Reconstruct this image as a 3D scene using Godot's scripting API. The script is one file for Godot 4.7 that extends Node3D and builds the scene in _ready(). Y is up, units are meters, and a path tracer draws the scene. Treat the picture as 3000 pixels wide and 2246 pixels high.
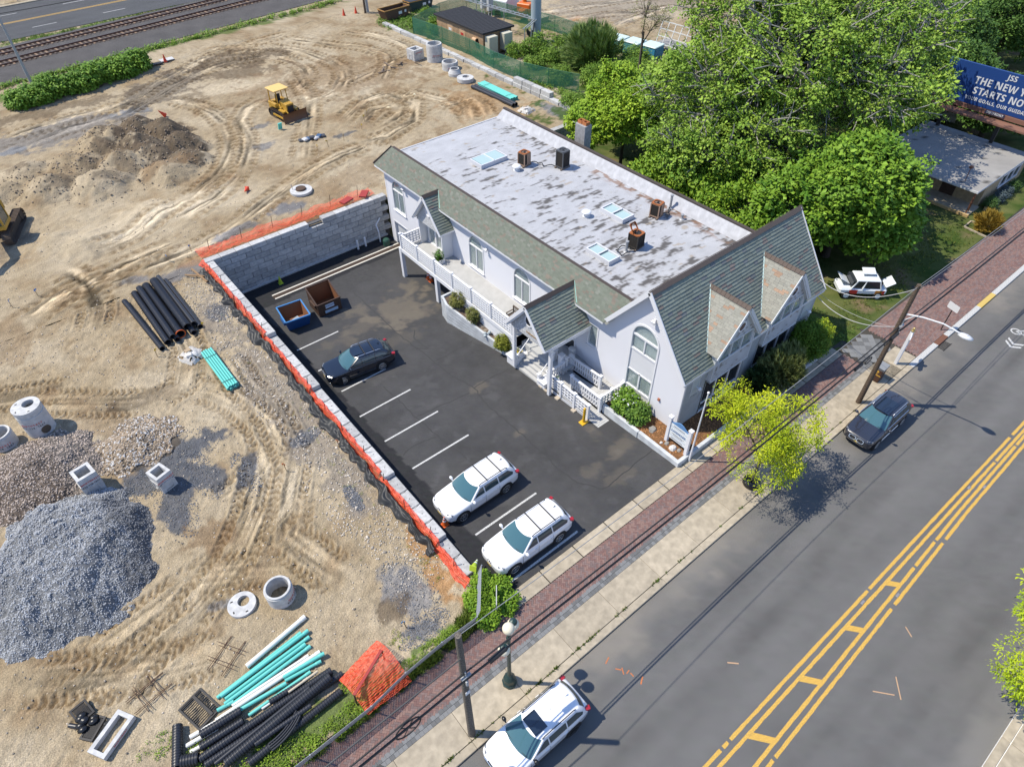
extends Node3D
# An aerial view of a street corner: a white wooden office building with a car park, a building site beside it, railway and road behind.
# World: x along the street, -z away from the street, y up, metres.
var mats:={}
var counts:={}
var rng:=RandomNumberGenerator.new()
var nz:=FastNoiseLite.new()
var nzf:=FastNoiseLite.new()
var tex:={}
class MB:
	var v:=PackedVector3Array()
	var n:=PackedVector3Array()
	var c:=PackedColorArray()
	var uv:=PackedVector2Array()
	var col:=Color(1,1,1)
	func tri3(a:Vector3,b:Vector3,d:Vector3,na:Vector3,nb:Vector3,nd:Vector3)->void:
		v.append(a); v.append(d); v.append(b)
		n.append(na); n.append(nd); n.append(nb)
		c.append(col); c.append(col); c.append(col)
	func tri(a:Vector3,b:Vector3,d:Vector3)->void:
		var nn:=(b-a).cross(d-a).normalized()
		tri3(a,b,d,nn,nn,nn)
	func quad(a:Vector3,b:Vector3,d:Vector3,e:Vector3)->void:
		tri(a,b,d)
		tri(a,d,e)
	func quadn(a:Vector3,b:Vector3,d:Vector3,e:Vector3,na:Vector3,nb:Vector3,nd:Vector3,ne:Vector3)->void:
		tri3(a,b,d,na,nb,nd)
		tri3(a,d,e,na,nd,ne)
	func box(ce:Vector3,s:Vector3,bs:=Basis())->void:
		var x:=bs.x*s.x*0.5
		var y:=bs.y*s.y*0.5
		var z:=bs.z*s.z*0.5
		quad(ce+x-y+z,ce+x-y-z,ce+x+y-z,ce+x+y+z)
		quad(ce-x-y-z,ce-x-y+z,ce-x+y+z,ce-x+y-z)
		quad(ce-x+y+z,ce+x+y+z,ce+x+y-z,ce-x+y-z)
		quad(ce-x-y-z,ce+x-y-z,ce+x-y+z,ce-x-y+z)
		quad(ce-x-y+z,ce+x-y+z,ce+x+y+z,ce-x+y+z)
		quad(ce+x-y-z,ce-x-y-z,ce-x+y-z,ce+x+y-z)
	func bb(x0:float,y0:float,z0:float,x1:float,y1:float,z1:float)->void:
		box(Vector3(x0+x1,y0+y1,z0+z1)*0.5,Vector3(absf(x1-x0),absf(y1-y0),absf(z1-z0)))
	func bar(a:Vector3,b:Vector3,w:float,h:float,up:=Vector3.UP)->void:
		var d:=b-a
		var l:=d.length()
		if l<0.0001:return
		var z:=d/l
		var x:=up.cross(z)
		if x.length()<0.001:x=Vector3.RIGHT.cross(z)
		x=x.normalized()
		var y:=z.cross(x)
		box((a+b)*0.5,Vector3(w,h,l),Basis(x,y,z))
	func cbox(ce:Vector3,s:Vector3,r:float,bs:=Basis())->void:
		var p:=func(sx:float,sy:float,sz:float,ax:int)->Vector3:
			var q:=Vector3(sx*(s.x*0.5-(0.0 if ax==0 else r)),sy*(s.y*0.5-(0.0 if ax==1 else r)),sz*(s.z*0.5-(0.0 if ax==2 else r)))
			return ce+bs*q
		for i in[-1.0,1.0]:
			var f:=[p.call(i,-1,-1,0),p.call(i,1,-1,0),p.call(i,1,1,0),p.call(i,-1,1,0)]
			var g:=[p.call(-1,i,-1,1),p.call(-1,i,1,1),p.call(1,i,1,1),p.call(1,i,-1,1)]
			var h:=[p.call(-1,-1,i,2),p.call(1,-1,i,2),p.call(1,1,i,2),p.call(-1,1,i,2)]
			for q in[f,g,h]:
				if i>0:quad(q[0],q[1],q[2],q[3])
				else:quad(q[3],q[2],q[1],q[0])
		for i in[-1.0,1.0]:
			for j in[-1.0,1.0]:
				var e:=[[p.call(i,j,-1,0),p.call(i,j,1,0),p.call(i,j,1,1),p.call(i,j,-1,1)],
					[p.call(i,-1,j,0),p.call(i,-1,j,2),p.call(i,1,j,2),p.call(i,1,j,0)],
					[p.call(-1,i,j,1),p.call(1,i,j,1),p.call(1,i,j,2),p.call(-1,i,j,2)]]
				for k in 3:
					var q:Array=e[k]
					if i*j*(1.0 if k!=1 else 1.0)<0:quad(q[0],q[1],q[2],q[3])
					else:quad(q[3],q[2],q[1],q[0])
				for k in[-1.0,1.0]:
					var a:Vector3=p.call(i,j,k,0)
					var b:Vector3=p.call(i,j,k,1)
					var d:Vector3=p.call(i,j,k,2)
					if i*j*k>0:tri(a,b,d)
					else:tri(a,d,b)
	func cyl(a:Vector3,b:Vector3,r0:float,r1:float,k:=12,cap:=true)->void:
		var z:=(b-a).normalized()
		var x:=z.cross(Vector3.UP if absf(z.y)<0.9 else Vector3.RIGHT).normalized()
		var y:=z.cross(x)
		for i in k:
			var t0:=TAU*i/k
			var t1:=TAU*(i+1)/k
			var d0:=x*cos(t0)+y*sin(t0)
			var d1:=x*cos(t1)+y*sin(t1)
			quadn(a+d0*r0,a+d1*r0,b+d1*r1,b+d0*r1,d0,d1,d1,d0)
			if cap:
				if r1>0.0:tri3(b,b+d0*r1,b+d1*r1,z,z,z)
				if r0>0.0:tri3(a,a+d1*r0,a+d0*r0,-z,-z,-z)
	func tube(p:Array,r:float,k:=6,cap:=false)->void:
		for i in p.size()-1:
			cyl(p[i],p[i+1],r,r,k,cap or i==0 or i==p.size()-2)
	func lathe(o:Vector3,prof:Array,k:=20,bs:=Basis())->void:
		for j in prof.size()-1:
			var p:Vector2=prof[j]
			var q:Vector2=prof[j+1]
			var d:=q-p
			if d.length()<0.00001:continue
			var nr:=Vector2(d.y,-d.x).normalized()
			for i in k:
				var t0:=TAU*i/k
				var t1:=TAU*(i+1)/k
				var e0:=Vector3(cos(t0),0,-sin(t0))
				var e1:=Vector3(cos(t1),0,-sin(t1))
				var n0:=bs*(e0*nr.x+Vector3.UP*nr.y)
				var n1:=bs*(e1*nr.x+Vector3.UP*nr.y)
				quadn(o+bs*(e0*p.x+Vector3.UP*p.y),o+bs*(e1*p.x+Vector3.UP*p.y),o+bs*(e1*q.x+Vector3.UP*q.y),o+bs*(e0*q.x+Vector3.UP*q.y),n0,n1,n1,n0)
	func sphere(o:Vector3,s:Vector3,k:=12)->void:
		for j in k/2:
			var a0:=-PI/2+PI*j/(k/2)
			var a1:=-PI/2+PI*(j+1)/(k/2)
			for i in k:
				var t0:=TAU*i/k
				var t1:=TAU*(i+1)/k
				var q:=[Vector3(cos(a0)*cos(t0),sin(a0),-cos(a0)*sin(t0)),Vector3(cos(a0)*cos(t1),sin(a0),-cos(a0)*sin(t1)),Vector3(cos(a1)*cos(t1),sin(a1),-cos(a1)*sin(t1)),Vector3(cos(a1)*cos(t0),sin(a1),-cos(a1)*sin(t0))]
				quadn(o+q[0]*s,o+q[1]*s,o+q[2]*s,o+q[3]*s,q[0],q[1],q[2],q[3])
	func prism(o:Vector3,ux:Vector3,uy:Vector3,poly:PackedVector2Array,depth:float)->void:
		var w:=ux.cross(uy).normalized()
		var back:=-w*depth
		var t:=Geometry2D.triangulate_polygon(poly)
		for i in range(0,t.size(),3):
			var a:=o+ux*poly[t[i]].x+uy*poly[t[i]].y
			var b:=o+ux*poly[t[i+1]].x+uy*poly[t[i+1]].y
			var d:=o+ux*poly[t[i+2]].x+uy*poly[t[i+2]].y
			if(b-a).cross(d-a).dot(w)<0:
				var s:=b
				b=d
				d=s
			tri(a,b,d)
			tri(a+back,d+back,b+back)
		for i in poly.size():
			var p:=poly[i]
			var q:=poly[(i+1)%poly.size()]
			var a:=o+ux*p.x+uy*p.y
			var b:=o+ux*q.x+uy*q.y
			quad(a+back,b+back,b,a)
	func ring(o:Vector3,ux:Vector3,uy:Vector3,outer:PackedVector2Array,inner:PackedVector2Array,depth:float)->void:
		var w:=ux.cross(uy).normalized()
		var back:=-w*depth
		for i in outer.size():
			var j:=(i+1)%outer.size()
			var a:=o+ux*outer[i].x+uy*outer[i].y
			var b:=o+ux*outer[j].x+uy*outer[j].y
			var d:=o+ux*inner[j].x+uy*inner[j].y
			var e:=o+ux*inner[i].x+uy*inner[i].y
			quad(a,b,d,e)
			quad(a+back,b+back,b,a)
			quad(e,d,d+back,e+back)
	func mesh(origin:=Vector3.ZERO)->ArrayMesh:
		var a:=[]
		a.resize(Mesh.ARRAY_MAX)
		if origin!=Vector3.ZERO:
			for i in v.size():
				v[i]-=origin
		a[Mesh.ARRAY_VERTEX]=v
		a[Mesh.ARRAY_NORMAL]=n
		a[Mesh.ARRAY_COLOR]=c
		if uv.size()==v.size():a[Mesh.ARRAY_TEX_UV]=uv
		var m:=ArrayMesh.new()
		if v.size():m.add_surface_from_arrays(Mesh.PRIMITIVE_TRIANGLES,a)
		return m
func numbered(called:String)->String:
	var k:int=counts.get(called,0)
	counts[called]=k+1
	return called if k==0 else "%s_%03d"%[called,k]
func thing(called:String,label:String,category:String,at:=Vector3.ZERO,turn:=0.0,group:="")->Node3D:
	var o:=Node3D.new()
	o.name=numbered(called)
	add_child(o)
	o.position=at
	o.rotation.y=turn
	tag(o,label,category,group)
	return o
func tag(o:Node,label:String,category:String,group:="",kind:="")->Node:
	o.set_meta("label",label)
	o.set_meta("category",category)
	if group:o.set_meta("group",group)
	if kind:o.set_meta("kind",kind)
	return o
func part(called:String,m,mat:Material,parent:Node=self,at:=Vector3.ZERO)->MeshInstance3D:
	var o:=MeshInstance3D.new()
	o.name=called if parent!=self else numbered(called)
	o.mesh=m.mesh()if m is MB else m
	o.material_override=mat
	o.position=at
	parent.add_child(o,true)
	return o
func wpart(called:String,m:MB,mat:Material,parent:Node)->MeshInstance3D:
	var o:=Vector3.ZERO
	var p:=parent
	while p is Node3D and p!=self:
		o+=p.position
		p=p.get_parent()
	return part(called,m.mesh(o),mat,parent)
func solo(called:String,m:MB,mat:Material,at:Vector3,label:String,category:String,group:="",turn:=0.0)->MeshInstance3D:
	var o:=part(called,m,mat,self,at)
	o.rotation.y=turn
	tag(o,label,category,group)
	return o
func struct(called:String,m,mat:Material,at:=Vector3.ZERO)->MeshInstance3D:
	var o:=part(called,m,mat,self,at)
	o.set_meta("kind","structure")
	return o
func stuff(o:Node)->Node:
	o.set_meta("kind","stuff")
	return o
func scatter(called:String,mesh:Mesh,mat:Material,xf:Array,cols:Array,parent:Node=self)->MultiMeshInstance3D:
	var mm:=MultiMesh.new()
	mm.transform_format=MultiMesh.TRANSFORM_3D
	mm.use_colors=cols.size()>0
	mm.mesh=mesh
	mm.instance_count=xf.size()
	for i in xf.size():
		mm.set_instance_transform(i,xf[i])
		if cols.size():mm.set_instance_color(i,cols[i])
	var o:=MultiMeshInstance3D.new()
	o.name=called if parent!=self else numbered(called)
	o.multimesh=mm
	o.material_override=mat
	parent.add_child(o,true)
	o.set_meta("kind","stuff")
	return o
func dup(o:Node3D,at:Vector3,turn:float,label:String)->Node3D:
	var r:Node3D=o.duplicate()
	r.name=numbered(o.name.rstrip("0123456789").rstrip("_"))
	add_child(r)
	r.position=at
	r.rotation.y=turn
	r.set_meta("label",label)
	return r
func lin(r:float,g:float,b:float,a:=1.0)->Color:
	var k:=Color(r,g,b).linear_to_srgb()
	k.a=a
	return k
func noise_tex(key:String,freq:float,oct:int,lo:float,hi:float,size:=512,type:=FastNoiseLite.TYPE_SIMPLEX_SMOOTH,contrast:=0.5)->NoiseTexture2D:
	if tex.has(key):return tex[key]
	var f:=FastNoiseLite.new()
	f.noise_type=type
	f.frequency=freq
	f.fractal_octaves=oct
	f.seed=key.hash()%1000
	var t:=NoiseTexture2D.new()
	t.width=size
	t.height=size
	t.seamless=true
	t.noise=f
	var gr:=Gradient.new()
	gr.offsets=PackedFloat32Array([0.5-contrast*0.5,0.5+contrast*0.5])
	gr.colors=PackedColorArray([Color(lo,lo,lo),Color(hi,hi,hi)])
	t.color_ramp=gr
	tex[key]=t
	return t
func bump_tex(key:String,freq:float,oct:int,strength:float,size:=512,type:=FastNoiseLite.TYPE_SIMPLEX_SMOOTH)->NoiseTexture2D:
	if tex.has(key):return tex[key]
	var f:=FastNoiseLite.new()
	f.noise_type=type
	f.frequency=freq
	f.fractal_octaves=oct
	f.seed=key.hash()%1000
	var t:=NoiseTexture2D.new()
	t.width=size
	t.height=size
	t.seamless=true
	t.as_normal_map=true
	t.bump_strength=strength
	t.noise=f
	tex[key]=t
	return t
func mt(key:String,col:=Color(1,1,1),rough:=0.8,o:={})->StandardMaterial3D:
	if mats.has(key):return mats[key]
	var m:=StandardMaterial3D.new()
	m.resource_name=key
	m.albedo_color=lin(col.r,col.g,col.b,col.a)
	m.roughness=rough
	m.metallic=o.get("metal",0.0)
	m.metallic_specular=o.get("spec",0.5)
	m.vertex_color_use_as_albedo=o.get("vc",false)
	if o.has("tex"):
		m.albedo_texture=o.tex
		m.uv1_triplanar=true
		m.uv1_world_triplanar=true
		var s:float=o.get("scale",1.0)
		m.uv1_scale=Vector3(s,s,s)
	if o.has("bump"):
		m.normal_enabled=true
		m.normal_texture=o.bump
		m.normal_scale=o.get("bumps",1.0)
		m.uv1_triplanar=true
		m.uv1_world_triplanar=true
		var s:float=o.get("scale",1.0)
		m.uv1_scale=Vector3(s,s,s)
	if o.get("coat",false):
		m.clearcoat_enabled=true
		m.clearcoat=1.0
		m.clearcoat_roughness=0.05
	if o.has("back"):
		m.backlight_enabled=true
		m.backlight=o.back
	if col.a<1.0:m.transparency=BaseMaterial3D.TRANSPARENCY_ALPHA
	mats[key]=m
	return m
func fb(x:float,z:float,s:=1.0)->float:
	return nz.get_noise_2d(x*s,z*s)
func sstep(a:float,b:float,x:float)->float:
	var t:=clampf((x-a)/(b-a),0.0,1.0)
	return t*t*(3.0-2.0*t)
func lot_y(z:float)->float:
	return minf(0.0,(z+13.0)*0.0606)
func site_y(_x:float,z:float)->float:
	return 1.2*clampf((-z-14.0)/33.0,0.0,1.0)+0.2*clampf((-z-47.0)/5.0,0.0,1.0)
func yard_y(_x:float,z:float)->float:
	return-0.8*sstep(-14.0,-40.0,z)if z>-48.0 else 1.4
func sheet(x0:float,x1:float,z0:float,z1:float,step:float,yf:Callable,cf:Callable,keep=null)->ArrayMesh:
	var nx:=int(ceil((x1-x0)/step))
	var nzz:=int(ceil((z1-z0)/step))
	var vs:=PackedVector3Array()
	var cs:=PackedColorArray()
	var ix:=PackedInt32Array()
	for j in nzz+1:
		var z:=lerpf(z0,z1,float(j)/nzz)
		for i in nx+1:
			var x:=lerpf(x0,x1,float(i)/nx)
			vs.append(Vector3(x,yf.call(x,z),z))
			cs.append(cf.call(x,z))
	for j in nzz:
		for i in nx:
			if keep!=null and not keep.call(lerpf(x0,x1,(i+0.5)/nx),lerpf(z0,z1,(j+0.5)/nzz)):continue
			var a:=j*(nx+1)+i
			ix.append_array([a,a+1,a+nx+2,a,a+nx+2,a+nx+1])
	return grid_mesh(vs,cs,ix)
func grid_mesh(vs:PackedVector3Array,cs:PackedColorArray,ix:PackedInt32Array)->ArrayMesh:
	var ns:=PackedVector3Array()
	ns.resize(vs.size())
	for k in range(0,ix.size(),3):
		var a:=vs[ix[k]]
		var nn:=(vs[ix[k+2]]-a).cross(vs[ix[k+1]]-a)
		ns[ix[k]]+=nn
		ns[ix[k+1]]+=nn
		ns[ix[k+2]]+=nn
	for k in ns.size():
		ns[k]=ns[k].normalized()if ns[k].length_squared()>0 else Vector3.UP
	var ar:=[]
	ar.resize(Mesh.ARRAY_MAX)
	ar[Mesh.ARRAY_VERTEX]=vs
	ar[Mesh.ARRAY_NORMAL]=ns
	ar[Mesh.ARRAY_COLOR]=cs
	ar[Mesh.ARRAY_INDEX]=ix
	var m:=ArrayMesh.new()
	m.add_surface_from_arrays(Mesh.PRIMITIVE_TRIANGLES,ar)
	return m
func setup()->void:
	rng.seed=7
	nz.seed=3
	nz.noise_type=FastNoiseLite.TYPE_SIMPLEX_SMOOTH
	nz.frequency=1.0
	nz.fractal_octaves=4
	nzf.seed=11
	nzf.noise_type=FastNoiseLite.TYPE_SIMPLEX_SMOOTH
	nzf.frequency=1.0
	nzf.fractal_octaves=1
	var cam:=Camera3D.new()
	cam.name="camera"
	add_child(cam)
	var pit:=deg_to_rad(44.65)
	var yaw:=deg_to_rad(39.06)
	var roll:=deg_to_rad(-0.46)
	var f:=Vector3(sin(yaw)*cos(pit),-sin(pit),-cos(yaw)*cos(pit))
	var r:=Vector3(cos(yaw),0,sin(yaw))
	var u:=r.cross(f)
	var r2:=r*cos(roll)+u*sin(roll)
	var u2:=-r*sin(roll)+u*cos(roll)
	cam.transform=Transform3D(Basis(r2,u2,-f),Vector3(0,30,0))
	cam.fov=rad_to_deg(2.0*atan(1123.0/1945.0))
	cam.far=600.0
	cam.near=0.1
	cam.current=true
	var we:=WorldEnvironment.new()
	we.name="environment"
	var e:=Environment.new()
	e.background_mode=Environment.BG_SKY
	var sk:=Sky.new()
	var sm:=ProceduralSkyMaterial.new()
	sm.sky_top_color=Color(0.36,0.47,0.66)
	sm.sky_horizon_color=Color(0.74,0.79,0.85)
	sm.sky_curve=0.16
	sm.ground_bottom_color=Color(0.36,0.34,0.31)
	sm.ground_horizon_color=Color(0.6,0.66,0.72)
	sm.sun_angle_max=20.0
	sm.sky_energy_multiplier=1.25
	sm.ground_energy_multiplier=1.2
	sk.sky_material=sm
	e.sky=sk
	e.tonemap_mode=Environment.TONE_MAPPER_LINEAR
	e.tonemap_exposure=1.3
	e.sdfgi_enabled=true
	e.ssao_enabled=true
	e.ssil_enabled=true
	we.environment=e
	add_child(we)
	var sun:=DirectionalLight3D.new()
	sun.name="sun"
	sun.light_energy=1.45
	sun.light_color=Color(1.0,0.965,0.9)
	sun.light_angular_distance=0.5
	sun.shadow_enabled=true
	add_child(sun)
	sun.look_at_from_position(Vector3.ZERO,Vector3(0.402,-0.839,0.368),Vector3.UP)
func gritt()->Texture2D:return noise_tex("grit",0.03,6,0.72,1.0,1024,FastNoiseLite.TYPE_SIMPLEX_SMOOTH,0.7)
func wornt()->Texture2D:return noise_tex("worn",0.03,6,0.72,1.0,512,FastNoiseLite.TYPE_SIMPLEX_SMOOTH,0.6)
func slabt()->Texture2D:return noise_tex("slabt",0.006,7,0.84,1.0,1024,FastNoiseLite.TYPE_SIMPLEX_SMOOTH,0.9)
func graint()->Texture2D:return noise_tex("grain",0.03,5,0.6,1.0,512)
func paintt()->Texture2D:return noise_tex("paint",0.006,5,0.96,1.0,512)
func aspht()->Texture2D:return noise_tex("asph",0.11,4,0.7,1.0,512)
func gritn()->Texture2D:return bump_tex("gritn",0.014,6,9.0,1024)
func asphn()->Texture2D:return bump_tex("asphn",0.2,3,3.0,512)
func W(v:MB,c:String,m:Material,p:Node)->MeshInstance3D:return part(c,v,m,p)
# ---------------------------------------------------------------- ground
const SAND:=Color(0.40,0.315,0.20)
const PALE:=Color(0.53,0.445,0.315)
const BROWN:=Color(0.28,0.19,0.11)
const MUD:=Color(0.15,0.115,0.08)
const WET:=Color(0.22,0.19,0.15)
const RUST:=Color(0.44,0.245,0.105)
const GRAV:=Color(0.13,0.137,0.15)
const GRYW:=Color(0.27,0.25,0.225)
const GREEN:=Color(0.07,0.13,0.025)
# patches of other soil: x, z, radius x, radius z, turn, colour, strength
var zones:=[]
var mounds:=[]
var tracks:=[]
func xl(z:float)->float:
	return-15.0+maxf(0.0,(-z-20.0))*0.16
func xr(z:float)->float:
	return 22.0+1.2*(z+134.6)
func soil(x:float,z:float)->Color:
	var a:=fb(x,z,0.09)
	var b:=fb(x+31.0,z-17.0,0.33)
	var d:=fb(x-57.0,z+11.0,1.6)
	var c:=SAND.lerp(PALE,clampf(0.30+a*1.1+b*0.5,0.0,1.0))
	c=c.lerp(BROWN,clampf(-0.12-a*0.7-b*0.9,0.0,0.75))
	for q in zones:
		var dx:float=x-q[0]
		var dz:float=z-q[1]
		if absf(dx)>q[7]or absf(dz)>q[7]:continue
		var ex:float=(dx*q[8]+dz*q[9])/q[2]
		var ez:float=(-dx*q[9]+dz*q[8])/q[3]
		var r:=sqrt(ex*ex+ez*ez)+b*0.75+d*0.35
		if r<1.0:
			c=c.lerp(q[5],q[6]*sstep(1.0,0.72,r))
	return c*(1.0+d*0.28)
func zone(x:float,z:float,rx:float,rz:float,turn:float,col:Color,k:float)->void:
	var t:=deg_to_rad(turn)
	zones.append([x,z,rx,rz,t,col,k,maxf(rx,rz)*1.7,cos(t),sin(t)])
func relief(x:float,z:float)->float:
	var h:=fb(x+5.0,z+9.0,0.12)*0.16+fb(x-70.0,z,0.55)*0.07+fb(x,z+40.0,2.2)*0.05
	for q in mounds:
		var dx:float=x-q[0]
		var dz:float=z-q[1]
		var rr:float=q[2]
		if absf(dx)>rr*1.35 or absf(dz)>rr*1.35:continue
		var ang:=atan2(dz,dx)
		var r:=sqrt(dx*dx+dz*dz)/rr*(1.0+0.22*nzf.get_noise_2d(ang*0.8+q[0],q[1]))+fb(x,z,0.9)*0.10
		if r<1.0:
			var k:float=q[3]*(1.0-pow(r,1.35))
			h=maxf(h,k+fb(x+3.0,z,0.8)*0.12+fb(x,z+3.0,2.4)*0.05)
	return h
func soil_zones()->void:
	zone(5.0,-79.0,10.0,3.4,4.0,GRYW,0.85)
	zone(13.3,-79.7,2.4,1.3,8.0,Color(0.24,0.245,0.25),0.9)
	zone(1.5,-77.5,3.0,0.8,-8.0,Color(0.27,0.275,0.28),0.9)
	zone(18.0,-84.0,7.5,3.4,-34.0,WET,0.8)
	zone(28.0,-87.5,7.0,3.2,8.0,MUD,0.72)
	zone(26.5,-83.0,6.0,1.9,16.0,MUD,0.62)
	zone(20.0,-80.0,3.6,2.2,-40.0,MUD,0.5)
	zone(24.0,-79.5,5.5,2.0,14.0,PALE*1.12,0.9)
	zone(7.0,-85.5,9.0,1.6,2.0,MUD,0.6)
	zone(8.5,-56.5,8.0,2.6,3.0,PALE*1.15,0.85)
	zone(-2.0,-60.5,2.2,3.6,30.0,WET,0.5)
	zone(24.0,-52.0,12.0,2.2,-9.0,BROWN,0.35)
	zone(17.0,-50.5,2.2,1.0,0.0,GRAV*1.5,0.8)
	zone(12.0,-50.2,3.2,0.7,-14.0,GRAV*1.4,0.75)
	zone(7.2,-47.5,2.4,0.8,0.0,GRAV*1.35,0.75)
	zone(3.6,-48.7,1.4,0.5,20.0,GRAV*1.5,0.7)
	zone(7.3,-41.5,0.9,1.0,0.0,GRAV,0.9)
	zone(16.0,-48.4,9.0,0.7,0.0,RUST,0.55)
	zone(36.0,-74.0,12.0,7.0,20.0,BROWN,0.45)
	zone(43.0,-57.0,4.5,6.0,0.0,RUST,0.35)
	zone(47.6,-51.0,1.6,2.6,0.0,GRAV*1.6,0.85)
	zone(28.0,-60.2,1.4,0.5,0.0,GRAV,0.8)
	zone(20.5,-63.0,1.3,0.8,0.0,GRAV*1.5,0.7)
	zone(22.0,-67.5,1.2,0.7,0.0,GRAV*1.4,0.7)
	zone(0.6,-31.0,2.2,1.3,14.0,GRAV,0.95)
	zone(1.0,-28.6,0.7,1.9,-16.0,GRAV,0.9)
	zone(-0.9,-27.6,0.9,2.3,24.0,GRAV,0.92)
	zone(2.9,-27.2,0.55,1.7,38.0,GRAV,0.9)
	zone(-1.8,-29.8,1.4,0.9,30.0,GRAV,0.9)
	zone(7.0,-31.0,1.5,13.0,0.0,Color(0.31,0.27,0.22),0.75)
	zone(6.7,-27.6,0.9,0.55,0.0,GRAV,0.85)
	zone(6.7,-22.0,0.32,0.9,12.0,GRAV,0.85)
	zone(7.6,-15.0,1.0,1.7,0.0,RUST*1.1,0.85)
	zone(8.0,-17.4,0.7,1.5,0.0,RUST,0.7)
	zone(6.2,-15.6,1.0,2.0,-20.0,GRAV*1.8,0.7)
	zone(5.6,-13.6,1.3,0.6,0.0,GRAV*1.1,0.85)
	zone(4.8,-15.3,0.95,0.55,0.0,MUD,0.75)
	zone(-0.2,-24.7,1.5,1.2,0.0,BROWN,0.7)
	zone(-3.5,-36.0,4.0,1.4,20.0,BROWN,0.4)
	zone(1.0,-36.3,2.4,0.8,12.0,MUD,0.45)
	zone(-1.2,-20.6,0.8,0.28,20.0,GRAV*1.5,0.7)
	zone(-5.4,-19.0,0.9,0.6,0.0,MUD,0.4)
	zone(-4.9,-47.0,1.5,3.0,0.0,BROWN,0.4)
	zone(0.0,-12.9,7.0,0.9,2.0,GREEN*1.4,0.8)
	zone(8.4,-12.6,1.2,1.0,0.0,GREEN,0.8)
	zone(24.0,-98.2,26.0,1.0,-3.0,GREEN*1.3,0.75)
	zone(-2.0,-93.5,9.0,3.0,0.0,GREEN*1.5,0.75)
	zone(25.0,-113.0,25.0,1.2,-3.2,GREEN*1.6,0.9)
	zone(52.0,-84.0,3.6,6.0,0.0,GREEN*1.2,0.8)
	zone(60.0,-60.0,10.0,9.0,0.0,GREEN,0.85)
	zone(58.0,-50.0,14.0,5.0,0.0,GREEN,0.85)
	zone(64.5,-74.0,3.0,3.5,0.0,GREEN*1.3,0.6)
	zone(70.0,-72.0,1.8,0.9,0.0,RUST,0.8)
	zone(61.0,-64.0,3.0,2.4,0.0,GRYW*0.7,0.7)
	zone(80.0,-72.0,14.0,8.0,20.0,GRYW*1.15,0.5)
	for q in[[1.77,-71.2,2.5,1.15],[2.5,-66.9,2.7,1.35],[4.7,-70.3,2.4,1.25],[6.1,-69.5,2.3,1.2],[6.0,-64.7,2.9,1.5],[8.1,-72.8,2.3,1.2],[8.7,-67.3,2.7,1.6],[12.2,-73.8,2.5,1.7],[14.1,-71.3,2.3,1.9],[14.3,-67.6,2.3,1.7],[11.6,-67.3,2.6,1.7],[11.3,-63.2,2.7,1.3],[10.9,-69.6,2.6,1.9],[10.0,-73.7,2.2,1.4],[13.6,-64.6,2.2,1.1],[-0.6,-69.0,2.0,0.9],[9.0,-75.6,2.3,0.9],[0.6,-57.6,2.2,0.5],[2.2,-55.8,2.4,0.55],[7.8,-57.6,2.4,0.45]]:
		mounds.append(q)
	for q in[[12.6,-70.5,4.2,4.2,0,MUD,0.9],[13.3,-66.2,3.4,3.2,0,MUD,0.85],[11.0,-75.0,3.2,2.2,0,MUD,0.8],[11.3,-63.6,2.4,1.5,0,BROWN,0.7],[1.0,-71.8,1.6,1.0,30,MUD,0.6],[3.2,-66.2,1.3,1.1,0,MUD,0.55],[7.0,-64.0,1.5,1.0,0,MUD,0.45],[8.4,-71.7,1.5,1.1,0,MUD,0.6],[6.4,-68.6,1.3,0.9,0,MUD,0.55],[8.8,-66.0,1.0,1.5,0,MUD,0.6]]:
		zone(q[0],q[1],q[2],q[3],q[4],q[5],q[6])
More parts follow.
